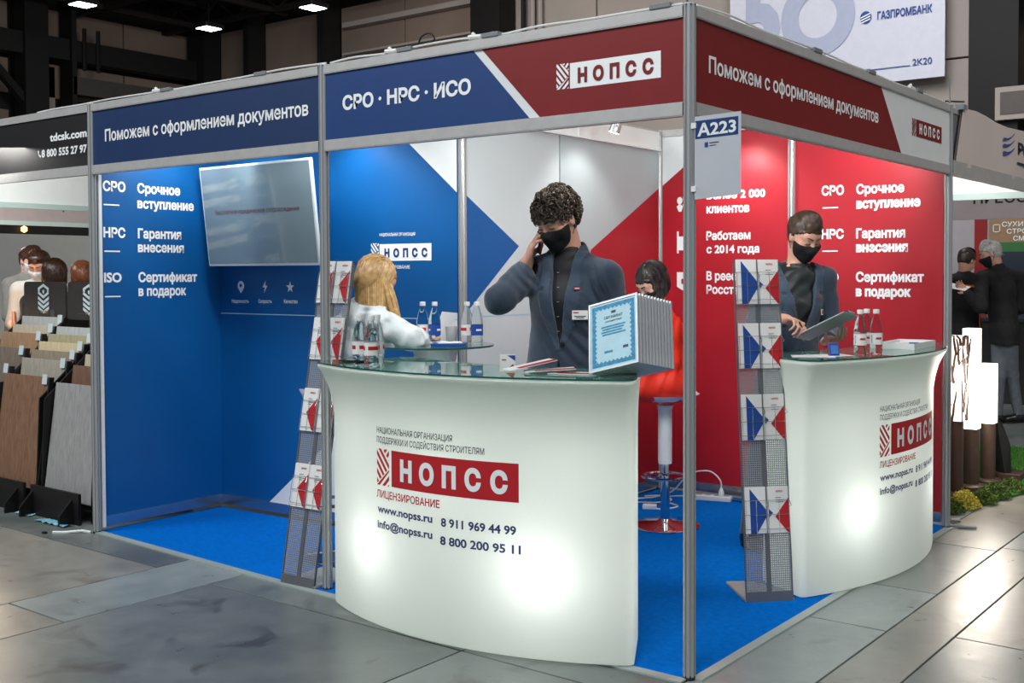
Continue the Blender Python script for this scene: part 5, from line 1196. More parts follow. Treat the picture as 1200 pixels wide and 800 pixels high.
# garden bollard lamps
BRZ = mat('brown_bollard', (74, 58, 50), .45, .3, var=.12, scale=20); LG = glow('bollard_glow', (255, 246, 232), 2.6)
def bollard(x, y, z0, z1, w_, label, cut=False, rad=.052):
    t = thing('garden_lamp', label, 'lamp', (x, y, 0), 'garden lamps on the turf')
    mb = MB(); mb.lathe([(.095, .012), (.095, .045), (.085, .055), (rad, .06)], (x, y, 0), 24); mb.build('base', BRZ, t, smooth=True)
    mb = MB(); mb.lathe([(rad, .055), (rad, z0)], (x, y, 0), 24); mb.build('post', BRZ, t, smooth=True)
    mb = MB(); mb.box((x, y, (z0 + z1) / 2), (w_ * .9, w_ * .9, z1 - z0)); mb.build('glowing_head', glow('soft_bollard_glow', (255, 240, 222), 1.3) if cut else LG, t)
    if cut:
        mb = MB(); random.seed(11)
        for sx_, sy_ in ((0, -1), (1, 0)):
            for k in range(9):
                h0 = z0 + (z1 - z0) * k / 9; p = Vector((x + (.5 * w_ * sx_ if sx_ else random.uniform(-.4, .4) * w_), y + (.5 * w_ * sy_ if sy_ else random.uniform(-.4, .4) * w_), h0))
                pts = [p]
                dirn = random.choice((-1, 1))
                for q in range(4):
                    st = Vector((0 if sx_ else dirn * random.uniform(.0, .022), 0 if sy_ else dirn * random.uniform(.0, .022), random.uniform(.03, .06)))
                    p = p + st; p.z = min(p.z, z1); pts.append(p)
                mb.tube(pts, .004, 4, rs=[.010, .009, .008, .007, .005])
                if len(pts) > 2: mb.tube([pts[0], pts[0] + Vector((0 if sx_ else -dirn * .03, 0 if sy_ else -dirn * .03, .05))], .0035, 4)
        for a, b in ((-.5, -.5), (.5, -.5), (.5, .5), (-.5, .5)): mb.box((x + a * w_, y + b * w_, (z0 + z1) / 2), (.006, .006, z1 - z0))
        mb.build('branch_cutout', BRZ, t)
    l = bpy.data.lights.new('garden_lamp_glow', 'POINT'); l.energy = 9; l.color = (1, .90, .78); l.shadow_soft_size = .12; lo = bpy.data.objects.new('garden_lamp_glow', l); COL.objects.link(lo); lo.location = (x + .12, y - .16, (z0 + z1) / 2)
bollard(-.215, 3.86, .53, 1.095, .125, 'glowing garden lamp with dark branch cutout, nearest the booth end post', True)
bollard(-.205, 4.18, .44, 1.13, .11, 'tall plain glowing garden lamp, between the cutout one and the short one')
bollard(-.170, 4.46, .45, .87, .11, 'shorter plain glowing garden lamp beside the slanted black one')
t = thing('garden_lamp', 'short black garden lamp with slanted top on a square base', 'lamp', (-.10, 4.72, 0), 'garden lamps on the turf')
mb = MB(); mb.box((-.08, 4.70, .045), (.20, .20, .065)); mb.build('base', BRZ, t, bevel=.006)
mb = MB(); mb.add([(-.17, 4.66, .07), (-.09, 4.60, .07), (-.06, 4.66, .07), (-.14, 4.74, .07), (-.20, 4.64, .50), (-.15, 4.60, .46), (-.07, 4.66, .28), (-.15, 4.74, .42)], [(0, 3, 2, 1), (4, 5, 6, 7), (0, 1, 5, 4), (1, 2, 6, 5), (2, 3, 7, 6), (3, 0, 4, 7)]); mb.build('slanted_post', BLACK, t)
# outrigger rods by the end post
for p, q, la in (((-.07, 3.14, .012), (.03, 3.18, .014), 'short chrome rod lying on the floor against the end post foot'), ((.02, 3.02, .012), (.16, 3.06, .012), 'second short white rod lying on the floor past the end post')):
    t = thing('floor_rod', la, 'rod', p); mb = MB(); mb.tube([Vector(p) + (Vector(q) - Vector(p)) * k for k in (0, .25, .3, .7, 1)], .010, 8, rs=[.008, .008, .012, .010, .010]); mb.build('rod', mat('dull_metal_rod', (150, 150, 148), .5, .2), t, smooth=True)
t = thing('red_capped_post', 'low dark post with a round red cap at the very edge of the frame', 'post', (.63, 2.72, 0))
mb = MB(); mb.lathe([(.05, 0), (.045, .10), (.05, .13)], (.63, 2.72, 0), 20); mb.build('post_body', DARK, t, smooth=True); mb = MB(); mb.lathe([(.05, .12), (.085, .14), (.10, .18), (.088, .225), (.05, .255), (0, .262)], (.63, 2.72, 0), 24); mb.build('red_cap', mat('glossy_red', (200, 44, 36), .35), t, smooth=True)
# ================================================================== PEOPLE: blended distance fields meshed as one surface
def sdf_mesh(prims, res, pad=.03, post=None):
    """prims: list of (fn, lo, hi, k, op); returns verts, quads of the zero surface"""
    lo = np.min([p[1] for p in prims if p[4] == 'u'], axis=0) - pad; hi = np.max([p[2] for p in prims if p[4] == 'u'], axis=0) + pad
    n = np.ceil((hi - lo) / res).astype(int) + 1
    F = np.full(n, 1.0, np.float32)
    ax = [lo[i] + res * np.arange(n[i]) for i in range(3)]
    for fn, a, b, k, op in prims:
        m_ = k + 4 * res
        i0 = np.maximum(0, np.floor((a - m_ - lo) / res).astype(int)); i1 = np.minimum(n, np.ceil((b + m_ - lo) / res).astype(int) + 1)
        if (i1 <= i0).any(): continue
        sl = tuple(slice(i0[j], i1[j]) for j in range(3))
        X, Y, Z = np.meshgrid(ax[0][sl[0]], ax[1][sl[1]], ax[2][sl[2]], indexing='ij')
        d = fn(X, Y, Z).astype(np.float32); S_ = F[sl]
        if op == 'u':
            if k > 0: h = np.clip(.5 + .5 * (S_ - d) / k, 0, 1); F[sl] = S_ * (1 - h) + d * h - k * h * (1 - h)
            else: F[sl] = np.minimum(S_, d)
        elif op == 's':
            if k > 0: h = np.clip(.5 + .5 * (S_ + d) / k, 0, 1); F[sl] = np.maximum(S_ * h * 0 + S_, -d) if k == 0 else -((-S_) * (1 - (1 - h)) * 0 + np.minimum(-S_, d) - k * (np.maximum(k - np.abs(-S_ - d), 0) / k) ** 2 * .25)
            else: F[sl] = np.maximum(S_, -d)
        elif op == 'i': F[sl] = np.maximum(S_, d)
        elif op == 'b': F[sl] = S_ - d          # relief
    s = F < 0
    c = s[:-1, :-1, :-1].astype(np.int8)
    tot = np.zeros_like(c)
    for dx in (0, 1):
        for dy in (0, 1):
            for dz in (0, 1): tot += s[dx:n[0] - 1 + dx, dy:n[1] - 1 + dy, dz:n[2] - 1 + dz]
    act = (tot > 0) & (tot < 8)
    idx = np.argwhere(act)
    if len(idx) == 0: return np.zeros((0, 3)), np.zeros((0, 4), int)
    vid = np.full(act.shape, -1, np.int64); vid[act] = np.arange(len(idx))
    cn = [(dx, dy, dz) for dx in (0, 1) for dy in (0, 1) for dz in (0, 1)]
    V = {q: F[idx[:, 0] + q[0], idx[:, 1] + q[1], idx[:, 2] + q[2]] for q in cn}
    acc = np.zeros((len(idx), 3)); cnt = np.zeros(len(idx))
    for q in cn:
        for a in range(3):
            if q[a] == 0:
                r = list(q); r[a] = 1; r = tuple(r); v0, v1 = V[q], V[r]
                m_ = (v0 < 0) != (v1 < 0); t = np.where(m_, v0 / np.where(m_, v0 - v1, 1), 0)
                P = np.tile(np.array(q, float), (len(idx), 1)); P[:, a] += t
                acc[m_] += P[m_]; cnt[m_] += 1
    vs = (idx + acc / cnt[:, None]) * res + lo
    quads = []
    for a in range(3):
        b, c_ = (a + 1) % 3, (a + 2) % 3
        s0 = [slice(None)] * 3; s1 = [slice(None)] * 3; s0[a] = slice(0, -1); s1[a] = slice(1, None)
        A, B = s[tuple(s0)], s[tuple(s1)]; e = np.argwhere(A != B)
        e = e[(e[:, b] > 0) & (e[:, c_] > 0) & (e[:, b] < n[b] - 1) & (e[:, c_] < n[c_] - 1)]
        ins = A[e[:, 0], e[:, 1], e[:, 2]]
        def g_(db, dc):
            q = e.copy(); q[:, b] += db; q[:, c_] += dc; return vid[q[:, 0], q[:, 1], q[:, 2]]
        Q = np.stack([g_(-1, -1), g_(0, -1), g_(0, 0), g_(-1, 0)], 1)
        Q[~ins] = Q[~ins][:, ::-1]; quads.append(Q)
    Q = np.concatenate(quads); Q = Q[(Q >= 0).all(1)]
    return vs, Q

def link_arrays(name, vs, Q, mats, parent, mi=None):
    me = bpy.data.meshes.new(name); off = np.array(root_of(parent)) if parent is not None else np.zeros(3)
    me.vertices.add(len(vs)); me.vertices.foreach_set('co', (vs - off).astype(np.float32).ravel())
    me.loops.add(Q.size); me.loops.foreach_set('vertex_index', Q.ravel().astype(np.int32))
    me.polygons.add(len(Q)); me.polygons.foreach_set('loop_start', np.arange(0, Q.size, 4, dtype=np.int32))
    try: me.polygons.foreach_set('loop_total', np.full(len(Q), 4, np.int32))
    except Exception: pass
    for m_ in (mats if isinstance(mats, (list, tuple)) else [mats]): me.materials.append(m_)
    me.polygons.foreach_set('use_smooth', np.ones(len(Q), bool))
    if mi is not None: me.polygons.foreach_set('material_index', mi.astype(np.int32))
    me.update(calc_edges=True); me.validate()
    return link(bpy.data.objects.new(name, me), parent)

A3 = lambda q: np.array(q, float)
def nrm(v): v = A3(v); return v / max(1e-9, np.linalg.norm(v))
def cone(a, b, ra, rb, k=.02, op='u', inf=0.0):
    a, b = A3(a), A3(b); ra += inf; rb += inf; ab = b - a; L2 = max(1e-9, ab @ ab); r = max(ra, rb)
    def f(X, Y, Z):
        t = np.clip(((X - a[0]) * ab[0] + (Y - a[1]) * ab[1] + (Z - a[2]) * ab[2]) / L2, 0, 1)
        return np.sqrt((X - a[0] - t * ab[0]) ** 2 + (Y - a[1] - t * ab[1]) ** 2 + (Z - a[2] - t * ab[2]) ** 2) - (ra + (rb - ra) * t)
    return (f, np.minimum(a, b) - r, np.maximum(a, b) + r, k, op)
def ell(c, r, R=None, k=.02, op='u', inf=0.0):
    """ellipsoid; R rows are its axes"""
    c = A3(c); r = A3(r) + inf; R = np.eye(3) if R is None else A3(R); rm = r.max(); mn = r.min()
    def f(X, Y, Z):
        dx, dy, dz = X - c[0], Y - c[1], Z - c[2]
        u = (R[0, 0] * dx + R[0, 1] * dy + R[0, 2] * dz) / r[0]; v = (R[1, 0] * dx + R[1, 1] * dy + R[1, 2] * dz) / r[1]; w_ = (R[2, 0] * dx + R[2, 1] * dy + R[2, 2] * dz) / r[2]
        k0 = np.sqrt(u * u + v * v + w_ * w_); k1 = np.sqrt((u / r[0]) ** 2 + (v / r[1]) ** 2 + (w_ / r[2]) ** 2)
        return k0 * (k0 - 1) / np.maximum(k1, 1e-6)
    return (f, c - rm, c + rm, k, op)
def ecap(a, b, ra, rb, side, k=.04, op='u', inf=0.0):
    """capsule with elliptical section: ra, rb = (half width along side, half depth)"""
    a, b = A3(a), A3(b); ab = b - a; L2 = ab @ ab; ax = nrm(ab); s = A3(side); s = nrm(s - ax * (s @ ax)); fr = np.cross(ax, s)
    ra, rb = A3(ra) + inf, A3(rb) + inf; rm = max(ra.max(), rb.max())
    def f(X, Y, Z):
        dx, dy, dz = X - a[0], Y - a[1], Z - a[2]
        t = np.clip((dx * ab[0] + dy * ab[1] + dz * ab[2]) / L2, 0, 1)
        dx, dy, dz = dx - t * ab[0], dy - t * ab[1], dz - t * ab[2]
        u = dx * s[0] + dy * s[1] + dz * s[2]; v = dx * fr[0] + dy * fr[1] + dz * fr[2]; w_ = dx * ax[0] + dy * ax[1] + dz * ax[2]
        rx = ra[0] + (rb[0] - ra[0]) * t; ry = ra[1] + (rb[1] - ra[1]) * t; rz = np.minimum(rx, ry)
        k0 = np.sqrt((u / rx) ** 2 + (v / ry) ** 2 + (w_ / rz) ** 2); k1 = np.sqrt((u / rx ** 2) ** 2 + (v / ry ** 2) ** 2 + (w_ / rz ** 2) ** 2)
        return k0 * (k0 - 1) / np.maximum(k1, 1e-6)
    return (f, np.minimum(a, b) - rm, np.maximum(a, b) + rm, k, op)
def fld(fn, lo, hi, k=0.0, op='s'): return (fn, A3(lo), A3(hi), k, op)

def frame(yawvec, pitch=0.0, roll=0.0):
    """rows: person's left, front, up for a head or torso facing the horizontal vector yawvec; pitch < 0 looks down"""
    f = nrm((yawvec[0], yawvec[1], 0)); u = A3((0, 0, 1)); l = np.cross(u, f)
    c, s = math.cos(pitch), math.sin(pitch); f2 = f * c + u * s; u2 = u * c - f * s
    c, s = math.cos(roll), math.sin(roll); l2 = l * c + u2 * s; u3 = u2 * c - l * s
    return np.array([l2, f2, u3])
def headp(c, R, inf=0.0, s=1.0, ears=True, detail=True, jaw=1.0):
    """skull, face, nose, ears in the head frame (left, front, up); c = centre between the ears"""
    g_ = lambda q: A3(c) + (R.T @ (A3(q) * s))
    P = [ell(g_((0, -.018, .032)), A3((.076, .098, .086)) * s, R, .02, inf=inf), ell(g_((0, .022, -.022)), A3((.066, .070, .085)) * s, R, .03, inf=inf),
         ell(g_((0, .034, -.072)), A3((.050 * jaw, .052, .044)) * s, R, .03, inf=inf), ell(g_((0, .068, -.098)), A3((.024 * jaw, .020, .018)) * s, R, .03, inf=inf),
         ell(g_((0, .062, .030)), A3((.056, .030, .028)) * s, R, .03, inf=inf)]
    for sd in (-1, 1):
        P.append(ell(g_((sd * .046, .058, -.030)), A3((.022, .024, .024)) * s, R, .025, inf=inf))
        if detail:
            P.append(ell(g_((sd * .031, .098, .004)), A3((.017, .014, .011)) * s, R, .012, 's'))
            P.append(ell(g_((sd * .031, .080, .003)), A3((.0145, .0125, .0105)) * s, R, .004))
        if ears:
            P.append(ell(g_((sd * .076, -.008, -.006)), A3((.009, .020, .030)) * s, R, .010)); 
            if detail: P.append(ell(g_((sd * .086, -.004, -.004)), A3((.006, .010, .017)) * s, R, .005, 's'))
    P += [cone(g_((0, .088, .012)), g_((0, .112, -.030)), .0075 * s, .0115 * s, .012, inf=inf), ell(g_((0, .104, -.034)), A3((.017, .012, .009)) * s, R, .010, inf=inf)]
    if detail: P += [ell(g_((0, .092, -.064)), A3((.023, .010, .006)) * s, R, .006), ell(g_((0, .090, -.074)), A3((.019, .010, .006)) * s, R, .006)]
    return P
def face_bits(t, c, R, s=1.0, brow=(40, 30, 26), closed=True, lips=False):
    g_ = lambda q: Vector(A3(c) + (R.T @ (A3(q) * s)))
    mb = MB()
    for sd in (-1, 1):
        if closed: mb.tube([g_((sd * (.031 + .016 * q), .0935 - .004 * abs(q) , .0015 - .004 * (1 - q * q))) for q in (-1, -.5, 0, .5, 1)], .0014 * s, 4)
        mb.tube([g_((sd * (.012 + .038 * q), .0985 - .022 * q * q, .026 + .007 * math.sin(q * 2.6))) for q in (0, .25, .5, .75, 1)], .003 * s, 5, rs=[.0032, .0036, .0034, .0026, .0014])
    mb.build('brow', mat('brow_%d' % brow[0], brow, .8), t, smooth=True)
    if not closed:
        mb = MB()
        for sd in (-1, 1):
            cc = g_((sd * .031, .0785, .003)); vs = []; 
            mb.lathe([(.0, -.012), (.006, -.0104), (.0104, -.006), (.012, 0), (.0104, .006), (.006, .0104), (0, .012)], cc, 12)
        mb.build('eye', mat('eye_white', (226, 222, 216), .2), t, smooth=True)
        mb = MB()
        for sd in (-1, 1): mb.tube([g_((sd * .031, .0895, .001)), g_((sd * .031, .0915, .001))], .0055, 10)
        mb.build('iris', mat('iris_dark', (30, 22, 18), .15), t)
    if lips:
        mb = MB(); mb.tube([g_((x, .1005 - abs(x) * .3, -.069 + abs(x) * .05)) for x in (-.022, -.011, 0, .011, .022)], .003, 5, rs=[.001, .0035, .004, .0035, .001]); mb.build('lips', mat('lip_colour', (160, 70, 66), .4), t, smooth=True)
def mask_part(t, c, R, s=1.0, col=(18, 18, 20), res=.004, name='face_mask'):
    P = [q for q in headp(c, R, .0065, s, ears=False, detail=False)]
    g_ = lambda q: A3(c) + (R.T @ (A3(q) * s))
    P += [ell(g_((0, .088, -.042)), A3((.030, .024, .034)) * s, R, .03, inf=.003)]
    cc = A3(c)
    def cut(X, Y, Z):
        dx, dy, dz = X - cc[0], Y - cc[1], Z - cc[2]
        x = R[0, 0] * dx + R[0, 1] * dy + R[0, 2] * dz; y = R[1, 0] * dx + R[1, 1] * dy + R[1, 2] * dz; z = R[2, 0] * dx + R[2, 1] * dy + R[2, 2] * dz
        top = z - (-.010 - .10 * np.abs(x) + .0) ; top = np.where(np.abs(x) < .02, z - (-.006 - .5 * np.abs(x) + .0 * x), z - (-.016 + .02 * (np.abs(x) - .02)))
        return np.maximum(np.maximum(top, (.018 + .25 * np.maximum(0, -.06 - z)) - y), -.128 - z)
    lo = cc - .16; hi = cc + .16
    P.append((cut, lo, hi, 0, 'i'))
    vs, Q = sdf_mesh(P, res); t = link_arrays(name, vs, Q, mat('mask_%d' % col[0], col, .85, var=.1, scale=60, bump=.1, bscale=200), t)
    mb = MB(); V_ = lambda q: Vector(g_(q))
    for sd in (-1, 1):
        mb.tube([V_((sd * .066, .022, -.030)), V_((sd * .078, .0, .012)), V_((sd * .082, -.014, .030)), V_((sd * .083, -.026, .005)), V_((sd * .080, -.018, -.030)), V_((sd * .070, .008, -.070))], .0018, 4)
    mb.build('ear_loop', mat('mask_%d' % col[0], col, .85), t)
def handp(W, d, n, s, curl=(.4, .6, .4), spread=.10, sc=1.0, thumb=(.5, .6, .3), tcurl=.4, kk=.006, per=None):
    """palm, four fingers, thumb. d: wrist to knuckles, n: out of the palm, s: thumb side"""
    W, d, n, s = A3(W), nrm(d), A3(n), A3(s); n = nrm(n - d * (n @ d)); s = nrm(s - d * (s @ d) - n * (s @ n))
    R = np.array([s, d, n])
    P = [ell(W + d * .050 * sc, A3((.040, .056, .0155)) * sc, R, .012), ell(W + d * .030 * sc + s * .018 * sc + n * .006 * sc, A3((.020, .032, .014)) * sc, R, .012), cone(W - d * .03 * sc, W + d * .02 * sc, .025 * sc, .026 * sc, .015)]
    lens = [(.043, .026, .021), (.047, .030, .022), (.044, .028, .021), (.034, .021, .019)]
    for i in range(4):
        off = (.030 - .0205 * i) * sc; base = W + d * (.088 - .004 * abs(i - 1.2)) * sc + s * off
        dd = nrm(d + s * (spread * (1.4 - i) * .5)); cu = per[i] if per else curl
        ang = 0; p = base; r0 = (.0092, .0094, .0090, .0078)[i] * sc; P.append(cone(W + d * .045 * sc + s * off * .8, base, .0100 * sc, r0, .008))
        for j in range(3):
            ang += cu[j]; v = dd * math.cos(ang) + n * math.sin(ang); q = p + v * lens[i][j] * sc
            P.append(cone(p, q, r0 * (1 - .07 * j), r0 * (1 - .07 * (j + 1)), kk * .5)); p = q
    b = W + d * .022 * sc + s * .024 * sc; v = nrm(d * thumb[0] + s * thumb[1] + n * thumb[2]); q = b + v * .046 * sc
    P.append(cone(b, q, .0135 * sc, .0108 * sc, .010)); v2 = nrm(v * math.cos(tcurl) + nrm(d * .4 + n * .6 - s * .6) * math.sin(tcurl)); q2 = q + v2 * .034 * sc; P.append(cone(q, q2, .0106 * sc, .0082 * sc, .006))
    return P
def wrinkle(amp, dirs, seed=0):
    rnd = random.Random(seed); W_ = [(A3([rnd.gauss(0, 1) for _ in range(3)]) * f_, rnd.uniform(0, 6)) for f_ in dirs]
    def f(X, Y, Z):
        o = 0
        for i, (k_, ph) in enumerate(W_):
            o = o + np.sin(X * k_[0] + Y * k_[1] + Z * k_[2] + ph + (1.5 * np.sin(o) if i else 0)) / (1 + .3 * i)
        return amp * o
    return f
SKIN = mat('skin', (206, 156, 134), .5, var=.06, scale=14, sss=.12, bump=.05, bscale=120)
SKIN2 = mat('skin_pale', (214, 168, 148), .5, var=.06, scale=14, sss=.12, bump=.05, bscale=120)
def build(name, P, res, m_, t): vs, Q = sdf_mesh(P, res); return link_arrays(name, vs, Q, m_, t)
def torso(J, T, inf=0.0, w=1.0, dp=1.0, low=True, shoulders=True, chest_k=1.0):
    """T rows: left, front, up"""
    l, f, u = T; pel, chest, neck = A3(J['pel']), A3(J['chest']), A3(J['neck'])
    P = [ecap(pel, pel + (chest - pel) * .45, (.155 * w, .105 * dp), (.138 * w, .098 * dp), l, .05, inf=inf),
         ecap(pel + (chest - pel) * .45, chest, (.138 * w, .098 * dp), (.160 * w, .112 * dp * chest_k), l, .05, inf=inf),
         ecap(chest, chest + (neck - chest) * .62, (.160 * w, .112 * dp * chest_k), (.130 * w, .085 * dp), l, .05, inf=inf)]
    if shoulders:
        for sd, nm in ((1, 'shL'), (-1, 'shR')):
            P.append(cone(neck + (chest - neck) * .25, A3(J[nm]) , .060 * w, .056 * w, .05, inf=inf))
    return P
def arm(J, sd, inf=0.0, w=1.0, wr=True, k=.03):
    a, b, c = A3(J['sh' + sd]), A3(J['el' + sd]), A3(J['wr' + sd])
    return [cone(a, b, .052 * w, .041 * w, k, inf=inf), cone(b, c, .041 * w, .027 * w, k, inf=inf)]
def legs(J, w=1.0, inf=0.0, foot=True):
    P = []
    for sd in 'LR':
        h, kn, an = A3(J['hip' + sd]), A3(J['kn' + sd]), A3(J['an' + sd])
        P += [cone(h, kn, .086 * w, .057 * w, .04, inf=inf), cone(kn, an, .056 * w, .038 * w, .03, inf=inf)]
    return P
def shoe(t, an, f, m_, L_=.19):
    an, f = A3(an), nrm((f[0], f[1], 0)); l = np.cross((0, 0, 1), f); z0 = 0.012
    b = A3((an[0], an[1], z0)); R = np.array([l, f, (0, 0, 1)])
    P = [ell(b + f * .04 + A3((0, 0, .038)), (.046, .13, .040), R, .02), ell(b + f * .13 + A3((0, 0, .028)), (.048, .07, .030), R, .02), cone(A3(an) , b + A3((0, 0, .05)), .046, .044, .03),
         fld(lambda X, Y, Z: (z0 + .0) - Z, b - .25, b + .25, 0, 'i')]
    t = build('shoe', P, .008, m_, t)
    mb = MB(); pts = []
    for k in range(20):
        a = 2 * PI * k / 20; q = b + f * (.055 + .125 * math.sin(a)) + l * (.046 * math.cos(a)); pts.append((q[0], q[1]))
    mb.prism(pts, .007, .020); mb.build('sole', BLACK, t)
def hair_strands(name, roots, m_, t, r=.0028, n=4): 
    mb = MB()
    for pts in roots: mb.tube(pts, r, n, cap=False, rs=[r * (1 - .5 * i / (len(pts) - 1)) for i in range(len(pts))])
    return mb.build(name, m_, t, smooth=True)
HAIRN = lambda nm, c, c2: mat(nm, c, .38, rgb2=c2, scale=40, detail=6, spec=.6)

# ------------------------------------------------------------------ man on the phone
CLOTHN = mat('navy_wool', (38, 54, 72), .75, var=.14, scale=90, bump=.08, bscale=300, sheen=.35)
CLOTHN2 = mat('navy_wool_lapel', (44, 62, 82), .75, var=.12, scale=90, bump=.08, bscale=300, sheen=.35)
SHIRTB = mat('black_shirt_cloth', (22, 24, 28), .6, var=.1, scale=60, bump=.06, bscale=200)
TROU = mat('dark_trousers', (30, 34, 44), .8, var=.1, scale=60)
LEATH = mat('black_leather', (18, 17, 17), .3, coat=.3)

def jacket_fields(J, T, open_w, button, neck_h, lapel=True, lw=.065):
    """relief and V opening fields in torso coordinates (x to the person's left, y front, z up) around chest"""
    c = A3(J['chest']); l, f, u = T
    def loc(X, Y, Z):
        dx, dy, dz = X - c[0], Y - c[1], Z - c[2]
        return (l[0] * dx + l[1] * dy + l[2] * dz, f[0] * dx + f[1] * dy + f[2] * dz, u[0] * dx + u[1] * dy + u[2] * dz)
    zb, zt = button, neck_h
    def vee(X, Y, Z):
        x, y, z = loc(X, Y, Z); k = np.clip((z - zb) / (zt - zb), 0, 1.3); hw = open_w * k ** .8
        low = np.clip((zb - z) / .30, 0, 1); hw = np.where(z < zb, -.004 + .05 * low ** 1.3, hw)
        return np.maximum(np.abs(x - .0) - hw, .0 - y)
    def relief(X, Y, Z):
        x, y, z = loc(X, Y, Z); k = np.clip((z - zb) / (zt - zb), 0, 1.25); hw = open_w * k ** .8; ax_ = np.abs(x)
        wl = lw * np.clip(np.sin(np.clip(k, 0, 1) * 2.2 + .25), .12, 1); notch = (z > zt - .085) & (z < zt - .068)
        m_ = (ax_ < hw + wl) & (y > 0) & (z > zb - .01) & ~(notch & (ax_ > hw + wl * .55))
        return np.where(m_, .0055, 0.0)
    return vee, relief, loc

fc = nrm((.586, -.81, 0)); rc = A3((.810, .586, 0))
M1 = dict(head=(-0.930, 0.415, 1.752), neck=(-0.905, 0.489, 1.585), chest=(-0.905, 0.475, 1.385), pel=(-0.945, 0.455, 0.985),
          shR=(-1.078, 0.425, 1.512), elR=(-1.060, 0.165, 1.395), wrR=(-1.046, 0.335, 1.545), shL=(-0.728, 0.510, 1.498), elL=(-0.700, 0.562, 1.220), wrL=(-0.665, 0.385, 1.045),
          hipL=(-.86, .47, .95), hipR=(-1.03, .44, .95), knL=(-.85, .45, .52), knR=(-1.05, .42, .52), anL=(-.84, .49, .09), anR=(-1.06, .46, .09))
T1 = frame((.26, -.965)); H1 = frame((-.02, -1.0), -.50, .05)
t = thing('person', 'curly haired man in navy jacket and black mask holding a phone to his ear', 'person', (-.945, .455, 0))
P = headp(M1['head'], H1) + [cone(A3(M1['head']) + H1.T @ A3((0, -.03, -.05)), A3(M1['neck']), .054, .058, .03)] + torso(M1, T1, -.006) + arm(M1, 'R', -.004) + arm(M1, 'L', -.004) + legs(M1, .95, -.006)
P += handp(M1['wrR'], (.42, -.02, 1.0), (.72, .62, -.1), (-.3, .95, 0), per=[(.35, .75, .45), (.25, .75, .45), (.22, .7, .45), (.25, .7, .4)], thumb=(.75, .35, .45), tcurl=.2, sc=1.14)
P += handp(M1['wrL'], (.02, -.4, -.9), (-.9, -.1, 0), (0, -1, 0), curl=(.3, .4, .3))
for sd in 'LR': P += [cone(A3(M1['an' + sd]), A3(M1['an' + sd]) + A3((.02, -.10, -.05)), .035, .03, .02)]
body = build('body', P, .0055, SKIN, t)
face_bits(t, M1['head'], H1)
mask_part(t, M1['head'], H1)
# shirt
sh = torso(M1, T1, .004) + [cone(A3(M1['neck']) + A3((0, .0, -.03)), A3(M1['neck']) + A3((-.012, -.015, .052)), .062, .060, .02)]
zc = A3(M1['neck'])
sh.append(fld(lambda X, Y, Z: (Z - (zc[2] + .050)) , zc - .3, zc + .3, 0, 'i'))
build('shirt', sh, .007, SHIRTB, t)
mb = MB()
for k in range(6):
    q = A3(M1['chest']) + T1.T @ A3((-.004, .128 + .0 * k, .13 - .065 * k)); mb.lathe([(.0, 0), (.005, 0), (.005, .003), (0, .003)], q, 8)
mb.build('shirt_button', mat('button_pearl', (150, 150, 150), .3), t)
# jacket
vee, relief, loc = jacket_fields(M1, T1, .046, -.20, .135)
jk = torso(M1, T1, .020) + arm(M1, 'R', .019) + arm(M1, 'L', .019)
pel = A3(M1['pel']); jk += [ecap(pel + A3((0, 0, .02)), pel + A3((0, 0, -.10)), (.178, .130), (.190, .140), T1[0], .04)]
jk += [cone(A3(M1['neck']) + A3((.0, .012, -.03)), A3(M1['neck']) + A3((.0, .012, .012)), .070, .074, .02)]
wr1 = wrinkle(.0046, (14, 22, 34), 3); lo_, hi_ = A3((-1.35, -.05, .6)), A3((-.4, .85, 1.75))
elb = A3(M1['elR']); shd = A3(M1['shR'])
def folds(X, Y, Z):
    d1 = np.sqrt((X - elb[0]) ** 2 + (Y - elb[1]) ** 2 + (Z - elb[2]) ** 2); d2 = np.sqrt((X - elb[0]) ** 2 + (Y - elb[1] - .12) ** 2 + (Z - elb[2] - .06) ** 2)
    a = np.exp(-(d2 / .09) ** 2) * .0042 * np.sin((Z * .7 + Y * .6) * 120 + X * 60 + 2.0 * np.sin(X * 45 + Z * 30))
    x, y, z = loc(X, Y, Z); b = np.exp(-((z + .17) / .12) ** 2 - ((x - .07) / .13) ** 2) * .0060 * np.sin((z * .8 + x * 1.0) * 95) * (y > 0)
    c = np.exp(-((z + .0) / .16) ** 2 - ((x - .17) / .05) ** 2) * .005 * np.sin((z * .5 + x * 1.3) * 110)
    return a + b + c + wr1(X, Y, Z) * .8
jk.append(fld(folds, lo_, hi_, 0, 'b')); jk.append(fld(relief, lo_, hi_, 0, 'b'))
jk.append(fld(vee, lo_, hi_, 0, 's'))
hd = A3(M1['neck']) + A3((-.006, -.008, .05))
jk.append(cone(A3(M1['neck']) + A3((0, 0, -.10)), hd + A3((0, 0, .08)), .055, .068, 0, 's'))
wR = A3(M1['wrR']); dR = nrm(wR - elb)
jk.append(fld(lambda X, Y, Z: np.maximum(-((X - wR[0]) * dR[0] + (Y - wR[1]) * dR[1] + (Z - wR[2]) * dR[2] + .015), np.sqrt((X - wR[0]) ** 2 + (Y - wR[1]) ** 2 + (Z - wR[2]) ** 2) - .060), wR - .075, wR + .075, 0, 's'))
wL = A3(M1['wrL']); dL = nrm(wL - A3(M1['elL']))
jk.append(fld(lambda X, Y, Z: -((X - wL[0]) * dL[0] + (Y - wL[1]) * dL[1] + (Z - wL[2]) * dL[2] + .01), wL - .08, wL + .08, 0, 's'))
vs, Q = sdf_mesh(jk, .0058)
cen = vs[Q].mean(1); mi = (relief(cen[:, 0], cen[:, 1], cen[:, 2]) > 0).astype(int)
link_arrays('jacket', vs, Q, [CLOTHN, CLOTHN2], t, mi)
